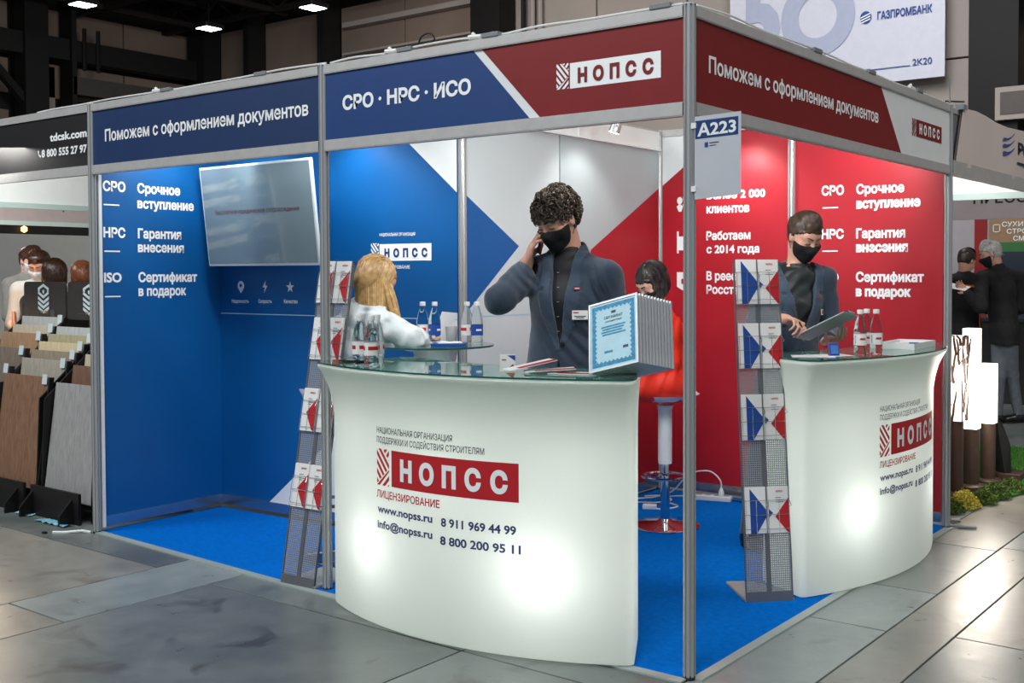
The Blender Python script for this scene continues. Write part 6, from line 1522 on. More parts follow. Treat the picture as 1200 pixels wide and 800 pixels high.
def on_torso(J, T, x, z, y): return Vector(A3(J['chest']) + T.T @ A3((x, y, z)))
def surf_depth(vs, J, T, x, z):
    q = (vs - A3(J['chest'])) @ T.T; m_ = (np.abs(q[:, 0] - x) < .012) & (np.abs(q[:, 2] - z) < .012)
    return q[m_, 1].max() if m_.any() else .13
def badge(vs, J, T, x, z, w_, h_, t, mats, name='name_badge', rot_=0.0):
    y = surf_depth(vs, J, T, x, z) + .002; c = on_torso(J, T, x, z, y); U_ = Vector(T[0]) ; V_ = Vector(T[2])
    # lie on the cloth: tilt with the chest side
    y2 = surf_depth(vs, J, T, x + .03, z) + .002; U_ = (on_torso(J, T, x + .03, z, y2) - c).normalized(); N_ = U_.cross(V_).normalized()
    if N_.dot(Vector(T[1])) < 0: N_ = -N_
    mb = MB(); mb.obox(c - U_ * w_ / 2 - V_ * h_ / 2, U_ * w_, V_ * h_, N_ * .003); o = mb.build(name, mats[0], t)
    sf = flat(c + N_ * .0032, U_ * -1 if U_.dot(Vector(rc)) < 0 else U_, V_, N_)
    return sf, o
sf, o = badge(vs, M1, T1, .098, -.055, .070, .040, t, [PAPER])
mb = MB(); rect(mb, sf, -.030, .008, -.006, .013, .0006); mb.build('badge_logo', LRED, o); mb = MB(); rect(mb, sf, -.026, -.008, .026, -.004, .0006); rect(mb, sf, -.018, -.014, .018, -.011, .0006); mb.build('badge_text', GREYTXT, o)
sf, o = badge(vs, M1, T1, .085, .062, .030, .009, t, [LRED], 'lapel_pin')
mb = MB(); rect(mb, sf, -.010, -.002, .010, .002, .0006); mb.build('pin_mark', PAPER, o)
y_ = surf_depth(vs, M1, T1, .02, -.185); c_ = on_torso(M1, T1, .018, -.185, y_)
mb = MB(); mb.tube([c_, c_ + Vector(T1[1]) * .006], .010, 10); mb.build('jacket_button', BLACK, t)
for k in range(3):
    q = elb + (wR - elb) * (.62 + .12 * k); mb = MB(); q = Vector(q) + Vector(fc) * .046 + Vector((0, 0, -.012)); mb.tube([q, q + Vector(fc) * .006], .0075, 8); mb.build('cuff_button', BLACK, t)
# trousers, shoes
tr_ = legs(M1, 1.0, .012) + [ecap(pel + A3((0, 0, .03)), pel + A3((0, 0, -.06)), (.150, .105), (.160, .110), T1[0], .05)]
build('trousers', tr_, .010, TROU, t)
for sd in 'LR': shoe(t, M1['an' + sd], T1[1], LEATH)
# curly hair: scalp cap with many curls
def curls(t, c, R, n, seed, m_, s=1.0, rmin=.008, rmax=.016, front=.060, thick=.022, res=.0045):
    rnd = random.Random(seed); g_ = lambda q: A3(c) + (R.T @ (A3(q) * s)); P = []
    base = headp(c, R, .008, s, ears=False, detail=False) + [ell(g_((0, -.024, .040)), A3((.084, .104, .093)) * s, R, .01), ell(g_((0, -.055, -.025)), A3((.060, .050, .060)) * s, R, .03)]
    cc = A3(c)
    def cutf(X, Y, Z):
        Z = Z + .006 * np.sin(X * 160 + Y * 90) * np.sin(Y * 150 - X * 110) + .004 * np.sin((X - Y) * 420)
        dx, dy, dz = X - cc[0], Y - cc[1], Z - cc[2]
        y = R[1, 0] * dx + R[1, 1] * dy + R[1, 2] * dz; z = R[2, 0] * dx + R[2, 1] * dy + R[2, 2] * dz
        return np.where(y > .012, (.012 + .55 * np.minimum(y - .012, .07)) - z, np.where(y < -.028, -.068, -.004 + 1.6 * (y - .012)) - z)
    base.append(fld(cutf, cc - .2, cc + .2, 0, 'i'))
    vs_, Q_ = sdf_mesh(base, .006); t = link_arrays('hair', vs_, Q_, m_, t)
    mb = MB()
    for i in range(n):
        while True:
            d = A3([rnd.gauss(0, 1) for _ in range(3)]); d = d / np.linalg.norm(d)
            if d[2] > -.95 and not (d[1] > .62 and d[2] < .02) and not (d[1] > .34 and d[2] < -.22) and not (d[1] > -.02 and d[2] < -.40) and not (d[2] < -.8 and d[1] > -.5) and not (abs(d[0]) > .72 and -.12 < d[1] < .30 and d[2] < -.12): break
        p = A3((0, -.024, .040)) + d * A3((.086, .107, .096)) * rnd.uniform(.97, 1.15)
        ax1 = nrm(np.cross(d, [rnd.gauss(0, 1) for _ in range(3)])); ax2 = np.cross(d, ax1); ra = rnd.uniform(rmin, rmax); turns = rnd.uniform(1.0, 1.8); st = 12
        drift = A3((0, .2, -.8)); drift = drift - d * (drift @ d) * .8
        pts = []
        for k in range(st + 1):
            q = k / st; a = q * turns * 2 * PI; pts.append(Vector(g_(p + ax1 * math.cos(a) * ra * (1 - .25 * q) + d * (math.sin(a) * ra * .55 + ra * .3) + drift * .024 * q)))
        mb.tube(pts, .003 * s, 5, cap=False, rs=[.0042 * s * (1 - .45 * abs(2 * k / st - 1)) for k in range(st + 1)])
    mb.build('hair_curls', m_, t, smooth=True)
curls(t, M1['head'], H1, 760, 5, HAIRN('dark_curly_hair', (28, 22, 18), (104, 90, 76)))  # lighter tone paints the hair's highlights into its colour
# phone in his hand
ph = thing('mobile_phone', 'black mobile phone held to the ear of the curly haired man', 'phone', (-1.0, .37, 1.66))
mb = MB(); o_ = Vector((-1.012, .395, 1.600)); U_ = Vector((.10, .20, .97)).normalized(); V_ = Vector((-.45, .88, -.12)); V_ = (V_ - U_ * V_.dot(U_)).normalized(); N_ = U_.cross(V_)
mb.obox(o_ - V_ * .036, U_ * .145, V_ * .070, N_ * .009); mb.build('case', mat('phone_black', (14, 14, 16), .4), ph, bevel=.003)

# ------------------------------------------------------------------ man with the clipboard
M2 = dict(head=(-0.485, 2.060, 1.712), neck=(-0.540, 2.085, 1.540), chest=(-0.560, 2.075, 1.345), pel=(-0.585, 2.075, .965),
          shR=(-0.690, 1.985, 1.475), elR=(-0.655, 1.840, 1.235), wrR=(-0.462, 1.765, 1.272), shL=(-0.425, 2.190, 1.475), elL=(-0.390, 2.200, 1.205), wrL=(-0.315, 1.990, 1.150),
          hipL=(-.52, 2.14, .92), hipR=(-.65, 2.01, .92), knL=(-.50, 2.12, .50), knR=(-.68, 1.93, .50), anL=(-.50, 2.18, .09), anR=(-.735, 1.90, .09))
T2 = frame((.80, -.60)); H2 = frame((.86, -.50), -.52)
t = thing('person', 'short haired man in navy jacket and black mask writing on a clipboard', 'person', (-.585, 2.075, 0))
P = headp(M2['head'], H2) + [cone(A3(M2['head']) + H2.T @ A3((0, -.035, -.05)), A3(M2['neck']), .052, .056, .03)] + torso(M2, T2, -.006, .93) + arm(M2, 'R', -.004) + arm(M2, 'L', -.004) + legs(M2, .92, -.006)
P += handp(M2['wrR'], (.96, -.20, -.12), (-.1, -.35, -1), (.25, .75, .5), per=[(.55, .9, .4), (.7, 1.0, .5), (.85, 1.0, .5), (.95, 1.0, .5)], thumb=(.85, .25, -.1), tcurl=.3)
P += handp(M2['wrL'], (.78, -.42, .12), (-.25, -.15, 1), (-.45, -.8, .1), per=[(.35, .45, .3), (.35, .5, .3), (.4, .5, .3), (.45, .5, .3)], thumb=(.6, .5, .5), tcurl=.2)
for sd in 'LR': P += [cone(A3(M2['an' + sd]), A3(M2['an' + sd]) + A3((.05, -.06, -.05)), .035, .03, .02)]
build('body', P, .0055, SKIN, t); face_bits(t, M2['head'], H2, brow=(58, 44, 34)); mask_part(t, M2['head'], H2)
sh = torso(M2, T2, .004, .93) + [cone(A3(M2['neck']) + A3((0, 0, -.03)), A3(M2['neck']) + A3((.015, -.006, .030)), .062, .060, .02)]
zc2 = A3(M2['neck']); wr2 = wrinkle(.003, (25, 40, 60), 9); sh.append(fld(wr2, zc2 - .7, zc2 + .3, 0, 'b'))
sh.append(fld(lambda X, Y, Z: Z - (zc2[2] + .026), zc2 - .3, zc2 + .3, 0, 'i')); build('shirt', sh, .007, mat('dark_green_shirt', (30, 36, 38), .5, var=.12, scale=50), t)
vee2, relief2, loc2 = jacket_fields(M2, T2, .085, -.20, .13, lw=.055)
pel = A3(M2['pel']); jk = torso(M2, T2, .020, .93) + arm(M2, 'R', .017) + arm(M2, 'L', .017) + [ecap(pel + A3((0, 0, .02)), pel + A3((0, 0, -.10)), (.165, .125), (.178, .135), T2[0], .04), cone(A3(M2['neck']) + A3((-.004, .008, -.03)), A3(M2['neck']) + A3((-.004, .008, .008)), .070, .073, .02)]
wr2b = wrinkle(.0034, (18, 30, 45), 13); lo_, hi_ = A3((-1.0, 1.6, .6)), A3((-.1, 2.5, 1.72)); e2 = A3(M2['elR'])
def folds2(X, Y, Z):
    d2 = np.sqrt((X - e2[0]) ** 2 + (Y - e2[1]) ** 2 + (Z - e2[2]) ** 2); return np.exp(-(d2 / .10) ** 2) * .004 * np.sin((Z * .8 + X * .5) * 120 + 2.0 * np.sin(Y * 50 + Z * 25)) + wr2b(X, Y, Z)
jk += [fld(folds2, lo_, hi_, 0, 'b'), fld(relief2, lo_, hi_, 0, 'b'), fld(vee2, lo_, hi_, 0, 's'), cone(A3(M2['neck']) + A3((0, 0, -.10)), A3(M2['neck']) + A3((.012, -.01, .12)), .055, .068, 0, 's')]
for a_, b_ in (('wrR', 'elR'), ('wrL', 'elL')):
    q_ = A3(M2[a_]); d_ = nrm(q_ - A3(M2[b_])); jk.append(fld(lambda X, Y, Z, q_=q_, d_=d_: -((X - q_[0]) * d_[0] + (Y - q_[1]) * d_[1] + (Z - q_[2]) * d_[2] + .012), q_ - .07, q_ + .07, 0, 's'))
vs, Q = sdf_mesh(jk, .0058); cen = vs[Q].mean(1); mi = (relief2(cen[:, 0], cen[:, 1], cen[:, 2]) > 0).astype(int); link_arrays('jacket', vs, Q, [CLOTHN, CLOTHN2], t, mi)
sf, o = badge(vs, M2, T2, .112, -.045, .030, .032, t, [PAPER]); mb = MB(); rect(mb, sf, -.010, -.011, .010, .011, .0006); mb.build('badge_mark', LRED, o)
sf, o = badge(vs, M2, T2, .085, .035, .022, .007, t, [LRED], 'lapel_pin')
build('trousers', legs(M2, .98, .012) + [ecap(pel + A3((0, 0, .03)), pel + A3((0, 0, -.06)), (.140, .105), (.150, .110), T2[0], .05)], .010, CLOTHN, t)
for sd in 'LR': shoe(t, M2['an' + sd], T2[1], LEATH)
def _unused(): pass
def combed(t, c, R, n, seed, m_, s=1.0, vol=1.0, side=.3):
    """short hair combed back over the crown"""
    rnd = random.Random(seed); g_ = lambda q: A3(c) + (R.T @ (A3(q) * s)); cc = A3(c)
    base = headp(c, R, .007, s, ears=False, detail=False) + [ell(g_((0, -.024, .036)), A3((.081, .102, .089)) * s, R, .01), ell(g_((0, -.055, -.025)), A3((.058, .046, .055)) * s, R, .03), ell(g_((0, .030, .085)), A3((.056, .052, .036)) * s * vol, R, .02)]
    def cutf(X, Y, Z):
        Z = Z + .006 * np.sin(X * 160 + Y * 90) * np.sin(Y * 150 - X * 110) + .004 * np.sin((X - Y) * 420)
        dx, dy, dz = X - cc[0], Y - cc[1], Z - cc[2]; y = R[1, 0] * dx + R[1, 1] * dy + R[1, 2] * dz; z = R[2, 0] * dx + R[2, 1] * dy + R[2, 2] * dz
        return np.where(y > .012, (.020 + .60 * np.minimum(y - .012, .07)) - z, np.where(y < -.030, -.062, -.002 + 1.4 * (y - .012)) - z)
    base.append(fld(cutf, cc - .2, cc + .2, 0, 'i')); vs_, Q_ = sdf_mesh(base, .0055); t = link_arrays('hair', vs_, Q_, m_, t)
    st = []
    for i in range(n):
        x = rnd.uniform(-.062, .062); y0 = .066 - 4 * x * x + rnd.uniform(-.012, .004); pts = []
        L_ = rnd.uniform(.05, .12); ph = rnd.uniform(0, 6)
        for k in range(7):
            q = k / 6; y = y0 - L_ * q; xx = x + side * .03 * q + .002 * math.sin(ph + 5 * q)
            u_ = xx / .080; v_ = (y + .024) / .103; r2 = max(.02, 1 - u_ * u_ - v_ * v_); z = .036 + .088 * math.sqrt(r2) + (.022 * vol * math.exp(-((y - .03) / .05) ** 2)) + .0065 + rnd.uniform(0, .005) + .004 * math.sin(ph)
            pts.append(Vector(g_((xx, y, z))))
        st.append(pts)
    for i in range(n // 2):
        sd = rnd.choice((-1, 1)); y = rnd.uniform(-.10, .004); z0 = rnd.uniform(.0, .09) if y > -.03 else rnd.uniform(-.04, .09); pts = []
        for k in range(5):
            q = k / 4; z = z0 - .035 * q; yy = y - .022 * q; u2 = max(.0, 1 - ((yy + .024) / .103) ** 2 - ((z - .036) / .090) ** 2); pts.append(Vector(g_((sd * (.0815 * math.sqrt(u2) + .001), yy, z))))
        st.append(pts)
    hair_strands('hair_strands', st, m_, t, .0034, 4)
combed(t, M2['head'], H2, 420, 7, HAIRN('brown_short_hair', (46, 34, 26), (84, 64, 48)))
# clipboard and pen
t = thing('clipboard', 'grey clipboard held by the short haired man above the right counter', 'clipboard', (-.26, 1.84, 1.26))
vv = nrm(rc * .72 + fc * .42 + A3((0, 0, .42))); uu = nrm(np.cross(vv, (0, 0, 1))); uu = nrm(uu * 1.0 + A3((0, 0, .16))); uu = nrm(uu - vv * (uu @ vv)); nn_ = np.cross(uu, vv); nn_ = nn_ if nn_[2] > 0 else -nn_
cb = A3((-.262, 1.840, 1.232)); mb = MB(); mb.obox(Vector(cb - vv * .15 - uu * .11), Vector(vv * .30), Vector(uu * .22), Vector(nn_ * .005)); mb.build('board', mat('grey_board', (166, 172, 174), .4, var=.04), t, bevel=.002)
mb = MB(); mb.obox(Vector(cb - vv * .14 - uu * .10 + nn_ * .006), Vector(vv * .26), Vector(uu * .20), Vector(nn_ * .002)); mb.build('paper_sheet', PAPER, t)
mb = MB(); mb.obox(Vector(cb + vv * .125 - uu * .05 + nn_ * .006), Vector(vv * .03), Vector(uu * .10), Vector(nn_ * .012)); mb.build('clip', CHROME, t, bevel=.002)
t = thing('pen', 'dark pen in the writing hand of the clipboard man', 'pen', (-.37, 1.77, 1.30)); mb = MB(); pw = A3(M2['wrR']) + A3((.085, -.02, -.01)); mb.tube([Vector(pw + A3((.035, -.01, -.035))), Vector(pw + A3((.028, -.008, -.026))), Vector(pw + A3((-.04, .0, .075)))], .004, 8, rs=[.001, .004, .004]); mb.build('barrel', BLACK, t, smooth=True)

# ------------------------------------------------------------------ blonde woman, seated, seen from behind
W1 = dict(head=(-2.100, 0.430, 1.478), neck=(-2.135, 0.385, 1.335), chest=(-2.195, 0.360, 1.165), pel=(-2.385, 0.440, .875),
          shR=(-1.995, 0.335, 1.268), elR=(-1.865, 0.430, 1.190), wrR=(-1.955, 0.600, 1.175), shL=(-2.265, 0.465, 1.270), elL=(-2.250, 0.640, 1.190), wrL=(-2.10, 0.720, 1.175),
          hipL=(-2.42, .50, .86), hipR=(-2.32, .37, .86), knL=(-2.12, .62, .80), knR=(-1.98, .50, .80), anL=(-2.18, .58, .36), anR=(-2.04, .46, .36))
T3 = frame((.64, .77), -.25); H3 = frame((.22, .97), -.50)
t = thing('person', 'blonde woman in a white blouse leaning over the round glass table, seen from behind', 'person', (-2.385, .44, 0))
P = headp(W1['head'], H3, s=.95) + [cone(A3(W1['head']) + H3.T @ A3((0, -.03, -.05)), A3(W1['neck']), .045, .048, .03)] + torso(W1, T3, -.006, .82, .85) + arm(W1, 'R', -.006, .85) + arm(W1, 'L', -.006, .85) + legs(W1, .9, -.006)
P += handp(W1['wrR'], (-.3, .9, -.05), (0, 0, -1), (-.9, -.3, 0), curl=(.3, .4, .3), sc=.88) + handp(W1['wrL'], (.6, .5, -.05), (0, 0, -1), (.7, -.6, 0), curl=(.3, .4, .3), sc=.88)
for sd in 'LR': P += [cone(A3(W1['an' + sd]), A3(W1['an' + sd]) + A3((.09, .10, -.05)), .032, .024, .02)]
build('body', P, .007, SKIN2, t); face_bits(t, W1['head'], H3, .95, brow=(120, 90, 60))
BLOU = mat('white_blouse_cloth', (214, 222, 224), .7, var=.04, scale=20, bump=.06, bscale=120)
bl = torso(W1, T3, .020, .86, .95) + arm(W1, 'R', .026, .9, k=.05) + arm(W1, 'L', .026, .9, k=.05) + [cone(A3(W1['neck']) + A3((-.01, -.01, -.02)), A3(W1['neck']) + A3((0, 0, .01)), .062, .060, .03)]
w3 = wrinkle(.0060, (16, 26, 40, 60), 21); lo_, hi_ = A3((-2.6, 0, .7)), A3((-1.7, .95, 1.5)); bl.append(fld(w3, lo_, hi_, 0, 'b'))
bl.append(cone(A3(W1['neck']) + A3((0, 0, -.04)), A3(W1['neck']) + A3((.01, .01, .1)), .048, .056, 0, 's'))
build('blouse', bl, .0065, BLOU, t)
pel = A3(W1['pel']); build('jeans', legs(W1, .95, .010) + [ecap(pel + A3((0, 0, .05)), pel + A3((0, 0, -.03)), (.145, .12), (.16, .13), T3[0], .05)], .010, mat('dark_jeans', (34, 52, 84), .85, var=.15, scale=60), t)
for sd in 'LR':
    an = A3(W1['an' + sd]); R = frame((.7, .7)); build('shoe', [ell(an + A3((.04, .045, -.055)), (.042, .12, .035), R, .02), cone(an, an + A3((.01, .01, -.04)), .042, .042, .02)], .008, mat('white_trainer', (190, 190, 188), .5), t)
def long_hair(t, c, R, n, seed, m_, m2, s=1.0, length=.30, gather=(0, 0, 0), wave=.004, flow=None, face_gap=.55):
    rnd = random.Random(seed); cc = A3(c); g_ = lambda q: A3(c) + (R.T @ (A3(q) * s))
    base = headp(c, R, .008, s, ears=False, detail=False) + [ell(g_((0, -.024, .036)), A3((.083, .104, .091)) * s, R, .01), ell(g_((0, -.060, -.03)), A3((.074, .058, .085)) * s, R, .05)]
    def cutf(X, Y, Z):
        Z = Z + .006 * np.sin(X * 160 + Y * 90) * np.sin(Y * 150 - X * 110) + .004 * np.sin((X - Y) * 420)
        dx, dy, dz = X - cc[0], Y - cc[1], Z - cc[2]; y = R[1, 0] * dx + R[1, 1] * dy + R[1, 2] * dz; z = R[2, 0] * dx + R[2, 1] * dy + R[2, 2] * dz
        return np.where(y > .0, (.016 + .50 * np.minimum(y, .08)) - z, np.where(y > -.02, -.05 - z, -.115 - z))
    base.append(fld(cutf, cc - .2, cc + .2, 0, 'i')); vs_, Q_ = sdf_mesh(base, .006); t = link_arrays('hair', vs_, Q_, m_, t)
    st = [[], []]; dn = A3((0, 0, -1)) if flow is None else nrm(flow)
    for i in range(n):
        a = rnd.uniform(-PI * (1 - face_gap * .35), PI * (1 - face_gap * .35)); # 0 = back
        yy = -math.cos(a); xx = math.sin(a); pts = []; L_ = length * rnd.uniform(.80, 1.05); ph = rnd.uniform(0, 6)
        # over the skull from the parting
        for k in range(6):
            th = (k / 5) * 1.75 * rnd.uniform(.98, 1.02) + .05; rr = 1.02 + rnd.uniform(0, .05)
            pts.append(g_((.084 * xx * math.sin(th) * rr, -.024 + .105 * yy * math.sin(th) * rr, .036 + .092 * math.cos(th) * rr)))
        p = pts[-1]; v = nrm(p - pts[-2])
        for k in range(8):
            v = nrm(v * .55 + dn * .6 + rc * wave * 10 * math.sin(ph + k * .9) * .1); p = p + v * L_ / 8 + A3(gather) * (k / 8) * .01; pts.append(p)
        st[i % 2].append([Vector(q) for q in pts])
    hair_strands('hair_strands', st[0], m_, t, .0046, 4); hair_strands('hair_strands', st[1], m2, t, .0042, 4)
long_hair(t, W1['head'], H3, 900, 2, HAIRN('blonde_hair', (150, 112, 66), (196, 160, 108)), HAIRN('blonde_hair_light', (186, 146, 92), (222, 190, 136)), .95, .20)
# loose lock falling forward on her right side
mb = MB(); rnd = random.Random(4)
for i in range(60):
    p = A3(W1['head']) + H3.T @ A3((-.070 + rnd.uniform(-.012, .012), .01 + rnd.uniform(-.03, .03), .0)); pts = []
    for k in range(9): pts.append(Vector(p)); p = p + A3((.006 + rnd.uniform(-.003, .003), .004, -.026))
    mb.tube(pts, .004, 4, cap=False, rs=[.0035 * (1 - .06 * k) for k in range(9)])
mb.build('loose_lock', HAIRN('blonde_hair_light', (186, 146, 92), (222, 190, 136)), t, smooth=True)

# ------------------------------------------------------------------ woman in red, seated behind the certificates
W2 = dict(head=(-1.440, 2.015, 1.455), neck=(-1.425, 2.050, 1.315), chest=(-1.395, 2.065, 1.150), pel=(-1.360, 2.080, .885),
          shL=(-1.315, 1.985, 1.235), elL=(-1.275, 1.960, 1.000), wrL=(-1.455, 1.82, .930), shR=(-1.54, 2.14, 1.235), elR=(-1.64, 2.08, 1.0), wrR=(-1.60, 1.90, .93),
          hipL=(-1.30, 2.02, .87), hipR=(-1.42, 2.14, .87), knL=(-1.585, 1.735, .84), knR=(-1.70, 1.855, .84), anL=(-1.535, 1.785, .42), anR=(-1.65, 1.905, .42))
T4 = frame((-.70, -.71)); H4 = frame((-.30, -.95), -.62)
t = thing('person', 'black haired woman in a red dress seated on the stool behind the framed certificates', 'person', (-1.372, 2.07, 0))
P = headp(W2['head'], H4, s=.95) + [cone(A3(W2['head']) + H4.T @ A3((0, -.03, -.05)), A3(W2['neck']), .045, .048, .03)] + torso(W2, T4, -.006, .82, .85) + arm(W2, 'R', -.006, .85) + arm(W2, 'L', -.006, .85) + legs(W2, .88, -.006)
P += handp(W2['wrR'], (.6, -.7, -.2), (0, 0, -1), (.7, .6, 0), curl=(.4, .5, .3), sc=.88) + handp(W2['wrL'], (-.3, -.9, -.3), (0, 0, -1), (-.9, .3, 0), curl=(.4, .5, .3), sc=.88)
for sd in 'LR': P += [cone(A3(W2['an' + sd]), A3(W2['an' + sd]) + A3((-.08, -.08, -.06)), .032, .024, .02)]
build('body', P, .007, SKIN2, t); face_bits(t, W2['head'], H4, .95, brow=(30, 24, 22)); mask_part(t, W2['head'], H4, .95)
REDC = mat('red_dress_cloth', (226, 42, 16), .6, var=.06, scale=20, bump=.05, bscale=100)
pel = A3(W2['pel']); dr = torso(W2, T4, .014, .85, .92) + arm(W2, 'R', .016, .9) + arm(W2, 'L', .016, .9) + [ecap(pel + A3((0, 0, .05)), pel + A3((0, 0, -.02)), (.15, .12), (.165, .13), T4[0], .05)]
for sd in 'LR': dr.append(cone(A3(W2['hip' + sd]), A3(W2['hip' + sd]) + (A3(W2['kn' + sd]) - A3(W2['hip' + sd])) * .96, .100, .082, .05))
dr.append(fld(wrinkle(.005, (16, 28, 45), 31), A3((-1.8, 1.5, .6)), A3((-1.0, 2.4, 1.5)), 0, 'b')); dr.append(cone(A3(W2['neck']) + A3((0, 0, -.06)), A3(W2['neck']) + A3((0, -.01, .1)), .045, .058, 0, 's'))
build('dress', dr, .0065, REDC, t)
for sd in 'LR':
    an = A3(W2['an' + sd]); R = frame((-.7, -.7)); build('shoe', [ell(an + A3((-.04, -.045, -.055)), (.038, .11, .032), R, .02), cone(an, an + A3((0, 0, -.04)), .036, .036, .02)], .008, LEATH, t)
long_hair(t, W2['head'], H4, 700, 3, HAIRN('black_hair', (20, 17, 16), (40, 34, 32)), HAIRN('black_hair_sheen', (34, 30, 29), (84, 76, 72)), .95, .12, face_gap=.35)

# ------------------------------------------------------------------ background people
def bystander(label, J, Tv, Hv, pitch, top, trous, hairc, hairk, mask=None, res=.012, extra=None, w=1.0, skin=SKIN, arms_inf=.022, seat=False, group=None):
    T, R = frame(Tv), frame(Hv, pitch); pel = A3(J['pel']); t = thing('person', label, 'person', (pel[0], pel[1], 0))
    l, f = T[0], T[1]
    for sd, s_ in (('L', 1), ('R', -1)):
        J.setdefault('hip' + sd, pel + l * .085 * s_ + A3((0, 0, -.03))); J.setdefault('kn' + sd, pel + l * .10 * s_ + f * .03 + A3((0, 0, -.46))); J.setdefault('an' + sd, A3((pel[0], pel[1], .09)) + l * .11 * s_)
    P = headp(J['head'], R) + [cone(A3(J['head']) + R.T @ A3((0, -.03, -.05)), A3(J['neck']), .052, .056, .03)] + torso(J, T, -.004, .95 * w) + arm(J, 'R') + arm(J, 'L') + legs(J, .95)
    for sd, s_ in (('R', 1), ('L', -1)):
        d = nrm(A3(J['wr' + sd]) - A3(J['el' + sd])); P += handp(J['wr' + sd], d, l * s_, f, curl=(.35, .45, .3), kk=.01)
    build('body', P, res * .8, skin, t); face_bits(t, J['head'], R)
    if mask: mask_part(t, J['head'], R, 1.0, mask, .007)
    tp = torso(J, T, .022, .97 * w) + arm(J, 'R', arms_inf) + arm(J, 'L', arms_inf) + [ecap(pel + A3((0, 0, .02)), pel + A3((0, 0, -.10)), (.175 * w, .13), (.18 * w, .135), T[0], .04), cone(A3(J['neck']) + A3((0, 0, -.03)), A3(J['neck']) + A3((0, 0, .015)), .066, .066, .02)]
    c = A3(J['chest']); tp.append(fld(wrinkle(.0035, (14, 24, 38), len(label)), c - .7, c + .5, 0, 'b')); tp.append(cone(A3(J['neck']), A3(J['neck']) + A3((0, 0, .1)), .05, .06, 0, 's'))
    hz = pel[2] - .13; tp.append(fld(lambda X, Y, Z: hz + .006 * np.sin(X * 30 + Y * 22) - Z, c - 1.0, c + .5, 0, 'i'))
    vs, Q = sdf_mesh(tp, res * .8); link_arrays('jacket', vs, Q, top, t)
    build('trousers', legs(J, 1.0, .010) + [ecap(pel, pel + A3((0, 0, -.06)), (.135, .095), (.14, .098), T[0], .05)], res, trous, t)
    for sd in 'LR': shoe(t, J['an' + sd], f, LEATH)
    hk = A3(J['head'])
    if hairk == 'long': long_hair(t, J['head'], R, 200, 9, hairc, hairc, 1.0, .08)
    else: combed(t, J['head'], R, 90, 9, hairc, 1.0, hairk)
    if extra: extra(t, J, T, vs)
    return t
BJ = mat('black_jacket_cloth', (26, 26, 28), .8, var=.15, scale=30); GJ = mat('grey_jeans', (98, 104, 112), .85, var=.12, scale=30)
def stripes(t, J, T, vs):
    O = mat('orange_piping', (206, 96, 28), .6)
    q = (vs - A3(J['chest'])) @ T.T
    mb = MB(); pts = []
    for x in np.linspace(-.20, .20, 15):
        z = .10 - .10 * abs(x) * 1.3; m_ = (np.abs(q[:, 0] - x) < .02) & (np.abs(q[:, 2] - z) < .03)
        if m_.any(): pts.append(Vector(A3(J['chest']) + T.T @ A3((x, q[m_, 1].min() - .001, z))))
    if len(pts) > 2: mb.tube(pts, .010, 5)
    for x in (-.15,):
        pts = []
        for z in np.linspace(-.1, -.45, 10):
            m_ = (np.abs(q[:, 0] - x) < .02) & (np.abs(q[:, 2] - z) < .03)
            if m_.any(): pts.append(Vector(A3(J['chest']) + T.T @ A3((x, q[m_, 1].min() - .001, z))))
        if len(pts) > 2: mb.tube(pts, .007, 5)
    mb.build('orange_piping', O, t)
bystander('man in a black jacket with orange piping, seen from behind beyond the end post', dict(head=(-1.458, 8.220, 1.640), neck=(-1.480, 8.200, 1.49), chest=(-1.480, 8.190, 1.28), pel=(-1.470, 8.200, .88),
          shR=(-1.335, 8.280, 1.41), elR=(-1.290, 8.400, 1.14), wrR=(-1.240, 8.570, 1.18), shL=(-1.650, 8.100, 1.41), elL=(-1.690, 8.220, 1.12), wrL=(-1.570, 8.400, 1.15)), (-.45, .89), (.3, .95), -.5, BJ, BJ, HAIRN('bystander_dark_hair', (36, 28, 24), (60, 48, 40)), 1.0, extra=stripes, res=.010)
M4 = dict(head=(-1.115, 7.86, 1.705), neck=(-1.055, 7.90, 1.555), chest=(-1.025, 7.91, 1.34), pel=(-.985, 7.91, .92),
          shR=(-1.16, 7.74, 1.46), elR=(-1.13, 7.60, 1.18), wrR=(-1.24, 7.50, 1.32), shL=(-.90, 8.08, 1.46), elL=(-.88, 8.06, 1.16), wrL=(-1.06, 7.95, 1.16), knR=(-1.02, 7.85, .48), knL=(-.93, 7.98, .48), anR=(-1.03, 7.86, .09), anL=(-.87, 8.02, .09))
bystander('grey haired man in black jacket and grey jeans reading a paper', M4, (-.75, -.65), (-.85, -.35), -.40, BJ, GJ, HAIRN('grey_hair', (150, 148, 144), (190, 188, 184)), 1.0, mask=(22, 24, 30), res=.010)
t = thing('paper_sheet', 'white sheet of paper in the hand of the grey haired man', 'paper', (-1.30, 7.40, 1.36)); mb = MB(); mb.add([(-1.42, 7.36, 1.375), (-1.24, 7.44, 1.335), (-1.20, 7.52, 1.375), (-1.38, 7.44, 1.415)], [(0, 1, 2, 3)]); mb.build('sheet', PAPER, t)
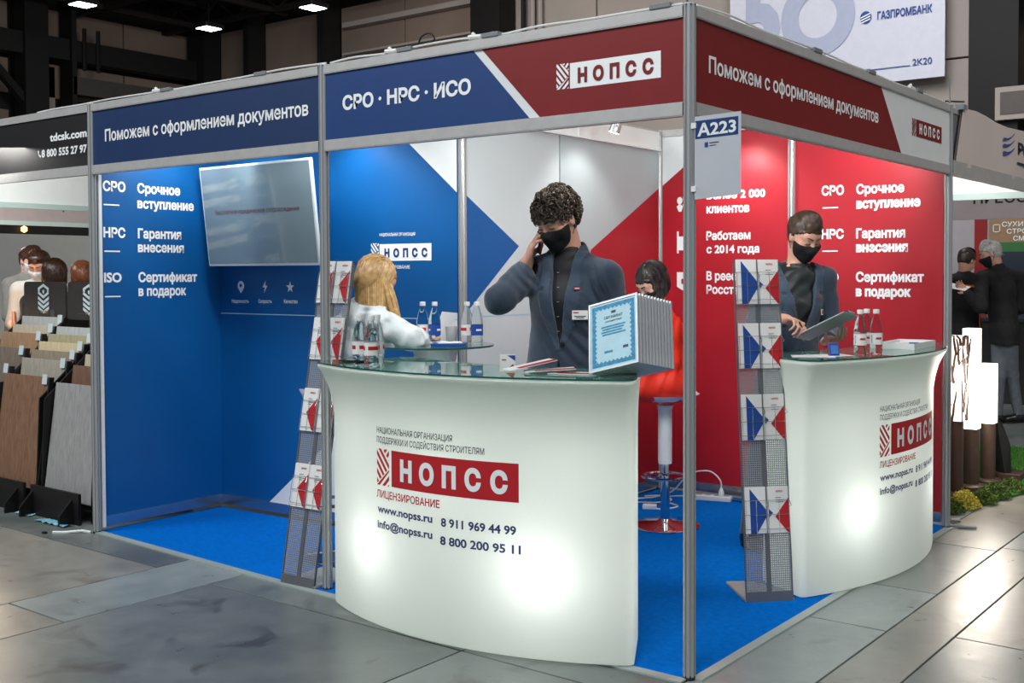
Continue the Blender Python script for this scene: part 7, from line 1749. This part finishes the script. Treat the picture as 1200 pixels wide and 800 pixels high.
GSW = mat('grey_sweater', (132, 132, 126), .85, var=.1, scale=30); DKS = mat('dark_grey_top', (60, 62, 64), .85, var=.1); WSH = mat('white_top', (206, 206, 202), .8, var=.05)
DKH = HAIRN('dark_brown_hair', (40, 24, 16), (74, 44, 28)); DKT = mat('dark_casual_trousers', (40, 40, 46), .85)
def pj(x, y, zt, fv, lean=.0, sit=0.0):
    """simple standing joints under a head whose centre is at height zt"""
    f = nrm((fv[0], fv[1], 0)); l = np.cross((0, 0, 1), f); h = A3((x, y, zt)); nk = h - f * .04 - A3((0, 0, .15)); ch = nk - f * lean * .1 - A3((0, 0, .20)); pl = ch - f * lean * .3 - A3((0, 0, .40))
    J = dict(head=h, neck=nk, chest=ch, pel=pl)
    for sd, s_ in (('L', 1), ('R', -1)):
        J['sh' + sd] = nk + l * .165 * s_ - A3((0, 0, .07)); J['el' + sd] = J['sh' + sd] + l * .04 * s_ + f * .05 - A3((0, 0, .27)); J['wr' + sd] = J['el' + sd] + f * .20 - l * .05 * s_ + A3((0, 0, .0))
    J['knL'] = A3((pl[0], pl[1], pl[2] * .53)) + l * .1 + f * .03; J['knR'] = A3((pl[0], pl[1], pl[2] * .53)) - l * .1 + f * .03
    return J
bystander('young person in grey sweater and white mask standing behind the samples, tallest there', pj(-7.87, 1.644, 1.635, (.9, .1), .2), (.9, -.2), (.95, .2), -.35, GSW, DKT, DKH, 1.3, mask=(206, 210, 214), skin=SKIN2)
bystander('brown haired person in white top behind the samples, second tallest there', pj(-7.21, 1.376, 1.590, (.7, -.6), .2), (.7, -.6), (.6, -.7), -.5, WSH, DKT, DKH, 1.1, mask=(206, 210, 214))
bystander('person with dark brown bobbed hair in dark top behind the first header board', pj(-6.24, .985, 1.500, (-.7, .6), .3), (-.7, .6), (-.7, .6), -.3, DKS, DKT, DKH, 'long')
bystander('person with reddish brown bobbed hair behind the second header board by the booth post', pj(-7.30, 1.80, 1.500, (-.9, .2), .3), (-.9, .2), (-.9, .1), -.3, DKS, DKT, HAIRN('red_brown_hair', (84, 44, 24), (122, 68, 38)), 'long')
